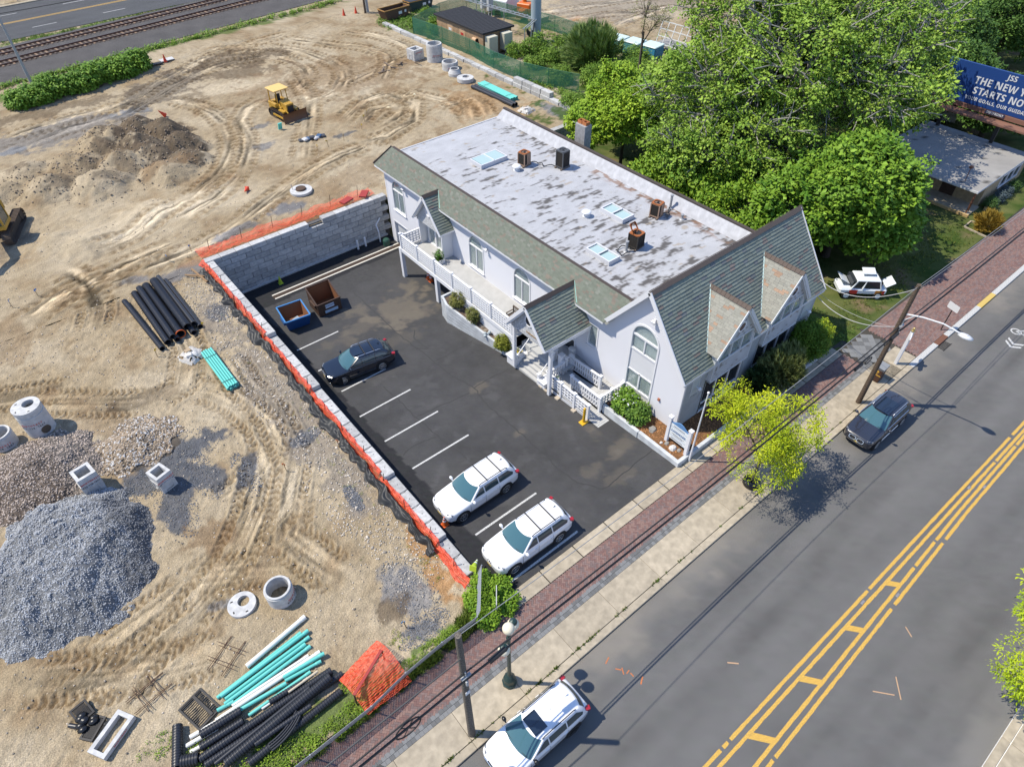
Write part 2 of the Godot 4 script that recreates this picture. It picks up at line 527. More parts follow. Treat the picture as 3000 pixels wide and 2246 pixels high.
	for q in[[[[2.45,-54.1],[5.6,-54.9],[8.6,-56.6],[11.7,-57.8],[14.9,-60.1],[17.9,-64.5],[19.6,-70.4],[19.4,-76.2],[17.6,-80.4]],2.0],
		[[[9.3,-54.8],[13.2,-56.5],[17.1,-60.3],[19.8,-65.5],[20.8,-69.8],[23.0,-72.6],[26.0,-74.4]],2.0],
		[[[-2,-50.0],[8.9,-49.9],[13.9,-51.6],[19.4,-54.5],[25.4,-56.5],[31,-57.0]],2.0],
		[[[28.7,-62.7],[33.6,-66.3],[36.6,-66.5],[37.4,-62.3],[34.7,-58.5],[30.8,-57.1],[27.8,-57.9]],1.9],
		[[[29.7,-61.0],[33.0,-63.6],[35.0,-63.5],[34.9,-61.0],[31.0,-59.0]],1.9],
		[[[35.7,-65.0],[38.8,-64.2],[40.2,-61.2],[40.7,-57.6],[39.0,-54.5]],1.8],
		[[[36.9,-60.8],[39.9,-59.4],[42.8,-59.1],[42.3,-56.3],[41.2,-54.1]],1.8],
		[[[0.44,-77.5],[6.3,-79.2],[12.4,-79.5],[18.8,-84.0],[27.3,-87.0],[34.2,-84.5]],2.2],
		[[[0.5,-81.0],[7.0,-82.0],[13.0,-82.0],[20.0,-87.0],[28.0,-91.0],[38.0,-92.0]],2.2],
		[[[26.0,-92.7],[32.5,-89.7],[35.9,-83.0],[36.4,-76.5],[33.0,-71.0],[28.0,-69.0]],2.2],
		[[[24.0,-90.5],[31.0,-86.7],[33.0,-81.7],[32.0,-76.5],[28.0,-73.0]],2.2],
		[[[33.6,-71.4],[41.2,-73.8],[46.0,-75.7],[46.2,-81.9],[43.1,-88.6]],2.0],
		[[[38.0,-70.0],[43.0,-77.0],[40.0,-84.0],[36.0,-90.0]],2.0],
		[[[22.0,-58.0],[25.0,-63.0],[29.0,-70.0],[31.0,-78.0]],2.0],
		[[[2.5,-35.6],[3.9,-34.3],[4.7,-32.3],[5.1,-29.8],[4.9,-28.4],[3.9,-27.1],[2.3,-26.4],[0.3,-26.1]],1.9],
		[[[5.9,-37.5],[5.6,-33.5],[5.9,-30.0],[5.4,-26.5],[3.6,-24.0],[1.0,-22.6]],1.9],
		[[[-4.2,-48.0],[-2.0,-49.3],[0.9,-50.4],[3.8,-51.0],[8.0,-51.6]],2.0],
		[[[3.2,-19.5],[1.1,-21.2],[-1.5,-22.6],[-4.3,-22.2],[-7.5,-21.6]],1.9],
		[[[-10.2,-23.1],[-8.6,-22.0],[-6.4,-20.7],[-4.2,-19.3],[-1.5,-18.2]],1.9],
		[[[-9.0,-20.8],[-7.7,-20.7],[-5.9,-20.3],[-4.4,-20.6],[-2.9,-21.0],[0.05,-22.5],[2.0,-24.4],[3.6,-26.6],[4.2,-29.5]],1.9],
		[[[-1.3,-40.3],[-3.3,-40.2],[-6.4,-41.6],[-9.0,-43.5]],1.9],
		[[[-6.0,-41.0],[-4.0,-39.4],[-1.5,-37.2],[0.8,-35.7],[2.8,-36.1],[4.2,-39.0],[4.4,-42.0]],1.9],
		[[[4.5,-24.5],[2.8,-22.0],[3.6,-19.0],[4.5,-17.3]],1.8],
		[[[-1.0,-43.5],[0.6,-46.5],[1.2,-50.0],[0.0,-54.0]],1.9],
		[[[66.0,-74.0],[76.0,-70.0],[86.0,-66.0],[98.0,-62.0]],2.2],
		[[[66.0,-78.0],[78.0,-74.5],[90.0,-71.0]],2.2],[[[70.0,-66.0],[84.0,-67.0],[95.0,-58.0]],2.2]]:
		tracks.append(q)
func stamp_tracks(z0:float,z1:float,nx:int,nr:int,zr:Callable,ri:Callable,x_l:Callable,x_r:Callable,H:PackedFloat32Array,C:PackedColorArray,lug:float)->void:
	var w:=nx+1
	for q in tracks:
		var cv:=Curve2D.new()
		var pts:Array=q[0]
		for i in pts.size():
			var p:=Vector2(pts[i][0],pts[i][1])
			var t:=Vector2.ZERO
			if i>0 and i<pts.size()-1:t=(Vector2(pts[i+1][0],pts[i+1][1])-Vector2(pts[i-1][0],pts[i-1][1]))/6.0
			cv.add_point(p,-t,t)
		var l:=cv.get_baked_length()
		var s:=0.0
		var st:=lug*0.12
		var bump:=0.075 if lug<0.6 else 0.10
		var seed_y:=pts[0][0]as float
		while s<l:
			var p:=cv.sample_baked(s)
			var d:=(cv.sample_baked(minf(s+0.2,l))-cv.sample_baked(maxf(s-0.2,0.0))).normalized()
			var sd:=Vector2(-d.y,d.x)
			var fade:=clampf(0.8+fb(p.x,p.y,0.3)*1.5,0.0,1.0)*sstep(0.0,2.0,s)*sstep(0.0,2.0,l-s)
			s+=st
			if p.y<z1-2.0 or p.y>z0+2.0 or fade<0.05:continue
			for k in range(-18,19):
				var lat:float=k*0.09
				var x:float=p.x+sd.x*lat
				var z:float=p.y+sd.y*lat
				if z>z0 or z<z1:continue
				var a:float=x_l.call(z)
				var i:=int(round((x-a)/(x_r.call(z)-a)*nx))
				if i<0 or i>nx:continue
				var id:int=int(ri.call(z))*w+i
				var off:float=absf(absf(lat)-q[1]*0.5)
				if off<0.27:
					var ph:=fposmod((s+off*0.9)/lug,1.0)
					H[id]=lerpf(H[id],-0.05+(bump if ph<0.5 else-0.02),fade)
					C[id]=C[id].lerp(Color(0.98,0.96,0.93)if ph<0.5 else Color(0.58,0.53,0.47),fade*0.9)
				elif off<0.4:
					H[id]=maxf(H[id],0.07*fade)
				else:
					var n:=nzf.get_noise_2d(lat*3.1+seed_y,s*0.12)*(1.0-absf(lat)/1.7)*fade
					C[id]=C[id]*(1.0+clampf(n,-0.5,0.2)*0.5)
					H[id]+=n*0.02
func terrain()->void:
	soil_zones()
	var m:=mt("soil",Color(1,1,1),0.95,{"vc":true,"tex":gritt(),"bump":gritn(),"scale":0.4,"bumps":1.6,"spec":0.2})
	for near in[true,false]:
		var z0:=-12.2 if near else-47.25
		var z1:=-47.25 if near else-140.0
		var nx:=250 if near else 470
		var rows:=PackedFloat32Array()
		var z:=z0
		while z>z1:
			rows.append(z)
			z-=0.105 if near else maxf(0.16,(-z-47.0)*0.012 if z<-95.0 else 0.16)
		rows.append(z1)
		var nr:=rows.size()-1
		var ri:=func(zz:float)->int:
			return rows.bsearch(zz)if false else int(clampf(round((z0-zz)/(0.105 if near else 0.16)),0,nr))
		var fl:=func(zz:float)->float:return xl(zz)
		var fr:=func(zz:float)->float:return 8.95 if near else xr(zz)if xr(zz)>60.0 else 60.0
		var H:=PackedFloat32Array()
		var C:=PackedColorArray()
		H.resize((nx+1)*(nr+1))
		C.resize((nx+1)*(nr+1))
		C.fill(Color(1,1,1))
		stamp_tracks(z0,maxf(z1,-95.0),nx,nr,func(j):return rows[j],ri,fl,fr,H,C,0.4 if near else 0.75)
		var vs:=PackedVector3Array()
		var cs:=PackedColorArray()
		var ix:=PackedInt32Array()
		for j in nr+1:
			var zz:=rows[j]
			var a:float=fl.call(zz)
			var b:float=fr.call(zz)
			for i in nx+1:
				var x:=lerpf(a,b,float(i)/nx)
				var y:=site_y(x,zz)
				var e:=relief(x,zz)
				if near:e*=sstep(-12.2,-14.0,zz)*sstep(8.95,8.2,x)
				elif zz>-48.5:e*=sstep(-47.25,-48.5,zz)
				elif zz<-94.0:e=minf(e,0.1)*sstep(-99.0,-94.0,zz)
				var k:=j*(nx+1)+i
				vs.append(Vector3(x,y+e+H[k],zz))
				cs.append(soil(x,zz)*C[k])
		for j in nr:
			for i in nx:
				var a:=j*(nx+1)+i
				ix.append_array([a,a+nx+1,a+nx+2,a,a+nx+2,a+1])
		struct("building_site_soil" if near else "dirt_ground",grid_mesh(vs,cs,ix),m)
	var g:=MB.new()
	g.col=Color(0.16,0.17,0.1)
	g.quad(Vector3(-400,-2.7,400),Vector3(400,-2.7,400),Vector3(400,-2.7,-400),Vector3(-400,-2.7,-400))
	struct("ground",g,m)
	var gm:=mt("turf",Color(1,1,1),0.95,{"vc":true,"tex":gritt(),"bump":gritn(),"scale":0.6,"bumps":1.3,"spec":0.2})
	struct("grass_yard",sheet(36.9,120.0,-47.3,-12.0,0.5,func(x,z):return yard_y(x,z)-0.02+fb(x,z,0.5)*0.05,func(x,z):
		var k:=clampf(0.5+fb(x,z,0.14)*1.2+fb(x,z,0.9)*0.7,0.0,1.0)
		return Color(0.055,0.10,0.022).lerp(Color(0.20,0.20,0.075),k*0.75).lerp(Color(0.23,0.17,0.10),sstep(0.3,0.55,fb(x+20.0,z,0.25))),),gm)
func lot()->void:
	var m:=mt("lot_asphalt",Color(1,1,1),0.88,{"vc":true,"tex":aspht(),"bump":asphn(),"scale":0.7,"bumps":0.5,"spec":0.35})
	var silt:=[[18.6,-36.6,2.6,2.0,0.75],[16.2,-38.6,1.7,1.3,0.6],[20.4,-38.6,1.4,1.6,0.7],[19.6,-35.0,2.4,0.9,0.55],[15.2,-36.4,2.0,1.0,0.45],[12.9,-36.0,1.9,1.2,0.4],[17.0,-33.0,1.6,0.8,0.3],[21.6,-33.4,1.1,0.6,0.4],[17.5,-25.4,1.0,0.5,0.5],[17.2,-20.3,0.7,0.4,0.5],[18.2,-15.2,0.9,0.5,0.4],[21.0,-15.3,1.2,0.6,0.5],[19.6,-13.9,1.4,0.5,0.35],[20.5,-17.6,0.5,0.9,0.4],[13.2,-33.4,0.5,0.6,0.6],[21.2,-28.4,0.4,1.0,0.4]]
	var cf:=func(x:float,z:float)->Color:
		var a:=fb(x,z,0.16)
		var b:=fb(x+9.0,z,0.8)
		var d:=fb(x,z+7.0,3.0)
		var k:=0.078+a*0.020+b*0.012+d*0.007
		var c:=Color(k*0.99,k*0.985,k*1.0)
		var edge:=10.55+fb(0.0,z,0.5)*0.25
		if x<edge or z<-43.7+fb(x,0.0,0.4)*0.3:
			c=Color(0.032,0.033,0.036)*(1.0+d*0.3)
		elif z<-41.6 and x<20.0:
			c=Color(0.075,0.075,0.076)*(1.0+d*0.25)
		for q in silt:
			var r:=sqrt(pow((x-q[0])/q[2],2)+pow((z-q[1])/q[3],2))+b*0.9+a*0.8+d*0.25
			if r<1.0:c=c.lerp(Color(0.19,0.165,0.13),q[4]*sstep(1.0,0.45,r))
		if z>-32.0 and fb(x-40.0,z,0.45)>0.33:c=c*1.16
		return c
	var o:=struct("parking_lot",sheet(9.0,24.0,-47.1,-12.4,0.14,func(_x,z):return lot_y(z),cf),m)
	var k:=MB.new()
	k.col=Color(0.028,0.028,0.03)
	for p in[[[17.05,-41.1],[16.96,-37.3],[16.81,-34.2],[16.92,-31.6],[17.01,-29.3],[17.04,-27.3],[17.47,-25.5],[17.08,-23.5],[17.11,-21.8],[17.09,-19.7],[17.1,-18.0],[16.85,-16.7],[17.04,-15.2]],[[17.47,-25.46],[18.79,-25.5],[20.64,-25.32]],[[17.11,-29.4],[20.34,-29.45]],[[13.22,-25.71],[14.8,-25.51],[16.94,-25.24]],[[13.05,-29.65],[13.1,-27.8],[13.06,-25.4],[13.18,-23.5],[13.29,-22.05],[13.41,-20.8]],[[10.7,-23.57],[11.76,-23.75],[13.03,-23.47]],[[17.04,-15.2],[17.73,-13.95],[19.51,-14.0],[21.9,-14.1]],[[14.7,-19.6],[13.6,-20.6]],[[16.8,-31.5],[17.5,-30.9],[17.4,-32.6],[18.0,-33.4]]]:
		var prev:=Vector2.ZERO
		var on:=false
		for i in p.size()-1:
			var a:=Vector2(p[i][0],p[i][1])
			var b:=Vector2(p[i+1][0],p[i+1][1])
			var nseg:=int(maxf(2,a.distance_to(b)/0.22))
			for s in nseg+(1 if i==p.size()-2 else 0):
				var t:=a.lerp(b,float(s)/nseg)
				t+=Vector2(fb(t.x,t.y,1.3),fb(t.x+50,t.y,1.3))*0.13
				if on:
					var d:=(t-prev).normalized().orthogonal()*(0.028+0.02*absf(fb(t.x,t.y,2.0)))
					var y0:=lot_y(prev.y)+0.004
					var y1:=lot_y(t.y)+0.004
					k.quad(Vector3(prev.x-d.x,y0,prev.y-d.y),Vector3(prev.x+d.x,y0,prev.y+d.y),Vector3(t.x+d.x,y1,t.y+d.y),Vector3(t.x-d.x,y1,t.y-d.y))
				prev=t
				on=true
	part("crack_sealant",k,mt("tar",Color(1,1,1),0.8,{"vc":true}),o).set_meta("kind","stuff")
	var pm:=mt("white_paint",Color(0.62,0.62,0.6),0.8,{"tex":wornt(),"scale":0.8})
	for q in[[-37.1,10.4,13.7],[-34.0,10.5,14.0],[-31.05,10.7,14.1],[-28.14,10.42,14.23],[-25.23,10.5,14.42],[-22.28,10.58,14.64],[-19.2,10.55,14.7],[-16.2,10.59,14.81],[-12.86,9.83,14.78]]:
		var b:=MB.new()
		var n:=12
		for i in n:
			var xa:=lerpf(q[1],q[2],float(i)/n)
			var xb:=lerpf(q[1],q[2],float(i+1)/n)
			var ya:=lot_y(q[0]+0.06)+0.005
			var yb:=lot_y(q[0]-0.06)+0.005
			b.quad(Vector3(xa,ya,q[0]+0.06),Vector3(xb,ya,q[0]+0.06),Vector3(xb,yb,q[0]-0.06),Vector3(xa,yb,q[0]-0.06))
		part("bay_line",b,pm,o)
	var t:=Node3D.new()
	t.name="trench_drain"
	t.position=Vector3(17.9,lot_y(-44.6),-44.6)
	t.rotation.x=atan(0.0606)*-1.0
	o.add_child(t)
	for s in[-0.3,0.3]:
		var e:=MB.new()
		e.box(Vector3(0,0.006,s),Vector3(11.8,0.02,0.14))
		part("drain_rim",e,mt("drain_rim",Color(0.6,0.57,0.5),0.85),t)
	var gr:=MB.new()
	for i in 170:
		gr.box(Vector3(-5.9+i*0.07,-0.004,0),Vector3(0.035,0.02,0.46))
	gr.box(Vector3(0,-0.004,0),Vector3(11.8,0.018,0.03))
	part("grating",gr,mt("rust_iron",Color(0.10,0.065,0.045),0.8,{"metal":0.4}),t).set_meta("kind","stuff")
	var bt:=MB.new()
	bt.box(Vector3(0,-0.016,0),Vector3(11.8,0.005,0.46))
	part("channel",bt,mt("dark_gap",Color(0.015,0.014,0.013),0.9),t)
func road_and_walk()->void:
	var m:=mt("road_asphalt",Color(1,1,1),0.9,{"vc":true,"tex":aspht(),"bump":asphn(),"scale":0.8,"bumps":0.4,"spec":0.3})
	var cf:=func(x:float,z:float)->Color:
		var k:=0.175+fb(x*0.25,z*2.2,0.3)*0.03+fb(x,z,0.7)*0.012+fb(x,z,3.5)*0.014
		for w in[-5.9,-3.9,1.1,3.0]:
			k-=0.026*exp(-pow((z-w+fb(x,0.0,0.06)*0.5)/0.5,2))*(0.8+fb(x,w,0.2))
		var c:=Color(k,k*0.985,k*0.955)
		var dust:=sstep(-6.1,-7.9,z+fb(x,z,0.5)*1.1+fb(x,z,2.0)*0.35)*clampf(0.55+fb(x,9.0,0.09)*1.3,0.0,1.0)
		c=c.lerp(Color(0.30,0.275,0.235),dust*0.8)
		c=c.lerp(Color(0.26,0.25,0.23),0.7*sstep(4.4,5.4,z+fb(x,z,0.6)*0.6))
		return c
	var o:=struct("street",sheet(-16.0,130.0,-7.9,5.62,0.28,func(_x,_z):return-0.12,cf),m)
	var ym:=mt("yellow_paint",Color(0.72,0.44,0.085),0.75,{"tex":noise_tex("worn2",0.045,5,0.7,1.0,512,FastNoiseLite.TYPE_SIMPLEX_SMOOTH,0.3),"scale":1.1})
	var lines:=[[[4.0,-1.56],[11.2,-1.5],[30.7,-1.36],[45.0,-1.2],[125.0,-1.1]],[[4.0,-1.2],[11.6,-1.14],[31.1,-1.04],[45.0,-0.95],[125.0,-0.86]],[[4.0,0.0],[12.7,-0.22],[31.4,-0.73],[45.0,-0.8],[125.0,-0.62]],[[4.0,0.36],[13.2,0.12],[31.8,-0.44],[45.0,-0.53],[125.0,-0.38]]]
	for q in lines:
		var b:=MB.new()
		for i in q.size()-1:
			var a:=Vector2(q[i][0],q[i][1])
			var e:=Vector2(q[i+1][0],q[i+1][1])
			var n:=int(a.distance_to(e)/0.16)
			for s in n:
				var p:=a.lerp(e,float(s)/n)
				var r:=a.lerp(e,float(s+1)/n)
				if fb(p.x,p.y*4.0+i,1.1)>0.52:continue
				var w0:=0.075+0.03*fb(p.x,p.y*5.0,1.7)
				var w1:=0.075+0.02*fb(r.x,r.y*5.0,1.7)
				var u0:=0.075+0.02*fb(p.x+70.0,p.y*5.0,1.7)
				var u1:=0.075+0.02*fb(r.x+70.0,r.y*5.0,1.7)
				b.quad(Vector3(p.x,-0.115,p.y+w0),Vector3(r.x,-0.115,r.y+w1),Vector3(r.x,-0.115,r.y-u1),Vector3(p.x,-0.115,p.y-u0))
		part("yellow_line",b,ym,o)
	for x in[6.1,9.8,13.4,17.1,20.8,24.4]:
		var zt:=lerpf(-1.14,-1.06,(x-11.6)/19.5)+0.08
		var zb:=lerpf(-0.22,-0.73,(x-12.7)/18.7)-0.08
		var b:=MB.new()
		b.quad(Vector3(x+0.05+0.72*(zb-zt),-0.114,zb),Vector3(x+0.40+0.72*(zb-zt),-0.114,zb),Vector3(x+0.38,-0.114,zt),Vector3(x,-0.114,zt))
		part("yellow_bar",b,ym,o)
	for p in[[22.7,-1.24],[24.35,-0.36],[33.5,-1.12],[34.2,-0.6]]:
		var b:=MB.new()
		b.cbox(Vector3(p[0],-0.1,p[1]),Vector3(0.26,0.03,0.12),0.01)
		part("road_reflector",b,mt("reflector",Color(0.35,0.33,0.32),0.5,{"metal":0.6}),o)
	var wm:=mt("white_paint")
	var bk:=MB.new()
	var P:=func(a:float,b:float)->Vector3:return Vector3(49.5+a,-0.115,-4.75+b)
	for s in[[-0.6,0.0],[0.6,0.0]]:
		for i in 14:
			var t0:=TAU*i/14
			var t1:=TAU*(i+1)/14
			bk.quad(P.call(0.0+cos(t0)*0.26,s[0]*0.75+sin(t0)*0.26),P.call(cos(t1)*0.26,s[0]*0.75+sin(t1)*0.26),P.call(cos(t1)*0.36,s[0]*0.75+sin(t1)*0.36),P.call(cos(t0)*0.36,s[0]*0.75+sin(t0)*0.36))
	for s in[[0.0,-0.45,0.55,-0.1],[0.55,-0.1,0.5,0.35],[0.0,-0.45,0.0,0.1],[0.0,0.1,0.5,0.35],[0.0,0.45,0.72,0.3],[0.0,0.1,0.55,-0.1]]:
		var a:Vector3=P.call(s[0],s[1])
		var e:Vector3=P.call(s[2],s[3])
		var d:=(e-a).normalized().cross(Vector3.UP)*0.05
		bk.quad(a-d,e-d,e+d,a+d)
	part("bicycle_marking",bk,wm,o)
	for i in 2:
		var ch:=MB.new()
		for sg in[-1.0,1.0]:
			var a:=Vector3(47.45+i*0.42,-0.115,-4.75)
			var e:=a+Vector3(0.42,0,sg*0.5)
			if sg>0:ch.quad(a,e,e+Vector3(0.2,0,0),a+Vector3(0.2,0,0))
			else:ch.quad(a+Vector3(0.2,0,0),e+Vector3(0.2,0,0),e,a)
		part("chevron_marking",ch,wm,o)
	var om:=mt("orange_spray",Color(0.62,0.2,0.07),0.85,{"tex":wornt(),"scale":2.0})
	for q in[[11.2,-7.1,0.34,0.05,20],[11.3,-6.5,0.26,0.05,-50],[11.4,-6.32,0.3,0.05,60],[11.55,-6.15,0.2,0.05,10],[11.6,-5.95,0.2,0.05,90],[11.75,-5.5,0.36,0.06,30]]:
		var b:=MB.new()
		b.box(Vector3.ZERO,Vector3(q[2],0.001,q[3]))
		part("survey_mark",b,om,o,Vector3(q[0],-0.114,q[1])).rotation.y=deg_to_rad(q[4])
	var tm:=mt("tan_spray",Color(0.42,0.27,0.16),0.9)
	for q in[[15.5,-3.4,0.5,0.06,-45],[19.5,1.6,0.9,0.05,-50],[20.2,1.9,1.0,0.05,40],[23.0,0.9,0.5,0.05,60]]:
		var b:=MB.new()
		b.box(Vector3.ZERO,Vector3(q[2],0.001,q[3]))
		part("survey_mark",b,tm,o,Vector3(q[0],-0.114,q[1])).rotation.y=deg_to_rad(q[4])
	var bed:=MB.new()
	bed.col=Color(0.07,0.062,0.05)
	bed.bb(-16,-0.3,-12.4,130,-0.035,-7.93)
	var w:=struct("sidewalk",bed,mt("joint_bed",Color(1,1,1),0.95,{"vc":true,"tex":gritt(),"scale":1.0}))
	var slabm:=[]
	for i in 4:
		var kk:float=[0.92,1.0,1.06,0.97][i]
		slabm.append(mt("slab_%d"%i,Color(0.43*kk,0.37*kk,0.275*kk),0.9,{"tex":slabt(),"scale":0.3,"bump":asphn(),"bumps":0.25}))
	var x:=4.42-2.93*7
	var i:=0
	while x<38.0:
		var b:=MB.new()
		b.cbox(Vector3(x+1.465,-0.05,-9.02),Vector3(2.915,0.1,1.44),0.008)
		part("slab",b,slabm[(i*7+1)%4],w)
		var kb:=MB.new()
		kb.cbox(Vector3(x+1.465,-0.12,-8.09),Vector3(2.925,0.24,0.36),0.02)
		part("kerb_stone",kb,slabm[(i*5+2)%4],w)
		x+=2.93
		i+=1
	var kx:=39.6
	var km:=[mt("kerb_white",Color(0.6,0.6,0.58),0.8,{"tex":wornt(),"scale":0.9}),mt("kerb_yellow",Color(0.5,0.36,0.1),0.8),mt("kerb_brown",Color(0.14,0.06,0.035),0.85)]
	for q in[[39.6,40.4,3],[40.4,43.8,0],[43.8,45.2,2],[45.2,50.2,0],[50.2,52.6,1],[52.6,60.0,0],[60.0,70.0,0],[70.0,80.0,0],[80.0,130.0,3]]:
		var kb:=MB.new()
		kb.cbox(Vector3((q[0]+q[1])/2,-0.12,-8.09),Vector3(q[1]-q[0]-0.01,0.24,0.36),0.02)
		part("kerb_stone",kb,slabm[1]if q[2]==3 else km[q[2]],w)
	for q in[[7.6,1.9],[9.6,2.1],[11.75,2.2],[14.0,2.2],[16.25,2.2],[18.5,2.0],[20.55,1.9],[22.5,2.2],[24.75,2.2],[27.0,2.2],[29.25,2.2],[31.5,2.2],[33.75,2.2],[36.0,2.0]]:
		var b:=MB.new()
		b.cbox(Vector3(q[0]+q[1]/2,-0.05,-11.98),Vector3(q[1]-0.012,0.1,0.82),0.008)
		part("slab",b,slabm[(i*3)%4],w)
		i+=1
	var bm:=[]
	for q in[[0.27,0.155,0.13],[0.225,0.13,0.115],[0.30,0.19,0.16],[0.26,0.18,0.165],[0.21,0.15,0.14]]:
		bm.append(mt("brick_%d"%bm.size(),Color(q[0],q[1],q[2]),0.9,{"tex":gritt(),"scale":1.6}))
	var rest:=[]
	for q in bm:rest.append(MB.new())
	var unit:=MB.new()
	unit.cbox(Vector3(0,0,0),Vector3(0.196,0.06,0.096),0.004)
	var um:=unit.mesh()
	var singles:=[]
	var inside:=func(px:float,pz:float)->bool:
		var back:=-11.56 if px>9.6 else-11.95
		if px>38.0:return false
		return pz<-10.17 and pz>back
	var t45:=Basis(Vector3.UP,PI/4)
	for a in range(-90,420):
		for bq in range(-90,420):
			var kx2:=a-bq
			if posmod(kx2,4)!=0:continue
			for d in 2:
				var cell:=Vector2(a,bq)
				var ce:Vector2=cell*0.1+(Vector2(0.1,0.05)if d==0 else Vector2(-0.05,0.1))
				var p:=t45*Vector3(ce.x,0,ce.y)
				var pos:=Vector3(p.x-9.0,-0.03+rng.randf_range(-0.003,0.003),p.z-11.0)
				if not inside.call(pos.x,pos.z):continue
				var which:=rng.randi()%5
				var tu:=PI/4+(PI/2 if d==1 else 0.0)
				if pos.x>-1.0 and pos.x<4.4 and singles.size()<300:
					var o2:=part("brick",um,bm[which],w,pos)
					o2.rotation.y=tu
					singles.append(o2)
				else:
					rest[which].cbox(pos,Vector3(0.196,0.06,0.096),0.004,Basis(Vector3.UP,tu))
	x=41.6
	while x<82.0:
		var z:=-8.33
		var r:=0
		while z>-11.9:
			var which:=rng.randi()%5
			rest[which].box(Vector3(x+(0.05 if r%2==0 else 0.155),-0.03+rng.randf_range(-0.003,0.003),z),Vector3(0.202,0.06,0.098))
			z-=0.105
			r+=1
		x+=0.21
	for q in 5:part("brickwork",rest[q],bm[q],w).set_meta("kind","stuff")
	var far:=MB.new()
	far.bb(82.0,-0.06,-11.9,130.0,-0.002,-8.3)
	part("brickwork",far,bm[0],w).set_meta("kind","stuff")
	var eb:=[MB.new(),MB.new()]
	x=-16.0
	while x<38.2:
		for r in 2:
			eb[rng.randi()%2].cbox(Vector3(x+(0.1 if r==0 else 0.0),-0.032,-9.85-r*0.21),Vector3(0.2,0.06,0.2),0.004)
		x+=0.205
	for a in range(-20,20):
		for bq in range(-20,20):
			var p:=t45*Vector3(a*0.41,0,bq*0.41)
			var pos:=Vector3(39.9+p.x,-0.031,-10.2+p.z)
			if pos.x<38.35 or pos.x>41.3 or pos.z>-9.85 or pos.z<-11.9:continue
			eb[rng.randi()%2].cbox(pos,Vector3(0.4,0.06,0.4),0.004,t45)
	for q in 2:part("edging_blocks",eb[q],mt("grey_sett_%d"%q,Color(0.24,0.245,0.245)*(1.0 if q==0 else 0.82),0.9,{"tex":gritt(),"scale":1.6}),w).set_meta("kind","stuff")
	var b2:=MB.new()
	b2.cbox(Vector3(39.7,-0.05,-9.02),Vector3(3.5,0.1,1.44),0.008)
	part("slab",b2,slabm[3],w)
	var sd:=MB.new()
	for q in 9:sd.box(Vector3(43.7+q*0.12,-0.108,-7.7),Vector3(0.05,0.02,0.5))
	sd.bb(43.6,-0.118,-7.97,44.8,-0.1,-7.93)
	sd.bb(43.6,-0.118,-7.47,44.8,-0.1,-7.43)
	part("drain_grate",sd,mt("dark_iron",Color(0.03,0.028,0.027),0.7,{"metal":0.5}),o)
	var s2:=MB.new()
	s2.bb(-16,-0.3,5.62,130,-0.035,9.5)
	var w2:=struct("far_sidewalk",s2,mt("joint_bed"))
	x=9.0
	while x<48.0:
		var b:=MB.new()
		b.cbox(Vector3(x+0.9,-0.05,7.4),Vector3(1.785,0.1,2.8),0.008)
		part("slab",b,slabm[int(x)%4],w2)
		var kb:=MB.new()
		kb.cbox(Vector3(x+0.9,-0.12,5.8),Vector3(1.79,0.24,0.34),0.02)
		part("kerb_stone",kb,slabm[int(x+1)%4],w2)
		x+=1.8
	var xf:=[]
	var cols:=[]
	for k in 130:
		var px:=rng.randf_range(1.0,16.0)if k<110 else rng.randf_range(16.0,36.0)
		if fb(px,3.0,0.8)<-0.05 and k<110:continue
		for s in 5:
			xf.append(Transform3D(Basis.from_euler(Vector3(rng.randf_range(-0.5,0.5),rng.randf()*TAU,rng.randf_range(-0.5,0.5))).scaled(Vector3.ONE*rng.randf_range(0.05,0.13)),Vector3(px+rng.randf_range(-0.08,0.08),0.0,-8.29+rng.randf_range(-0.05,0.05))))
			cols.append(Color(0.11,0.16,0.03)*rng.randf_range(0.7,1.5))
	scatter("joint_weeds",tuft_mesh(7,0.10,1.0),leafmat(),xf,cols,w)
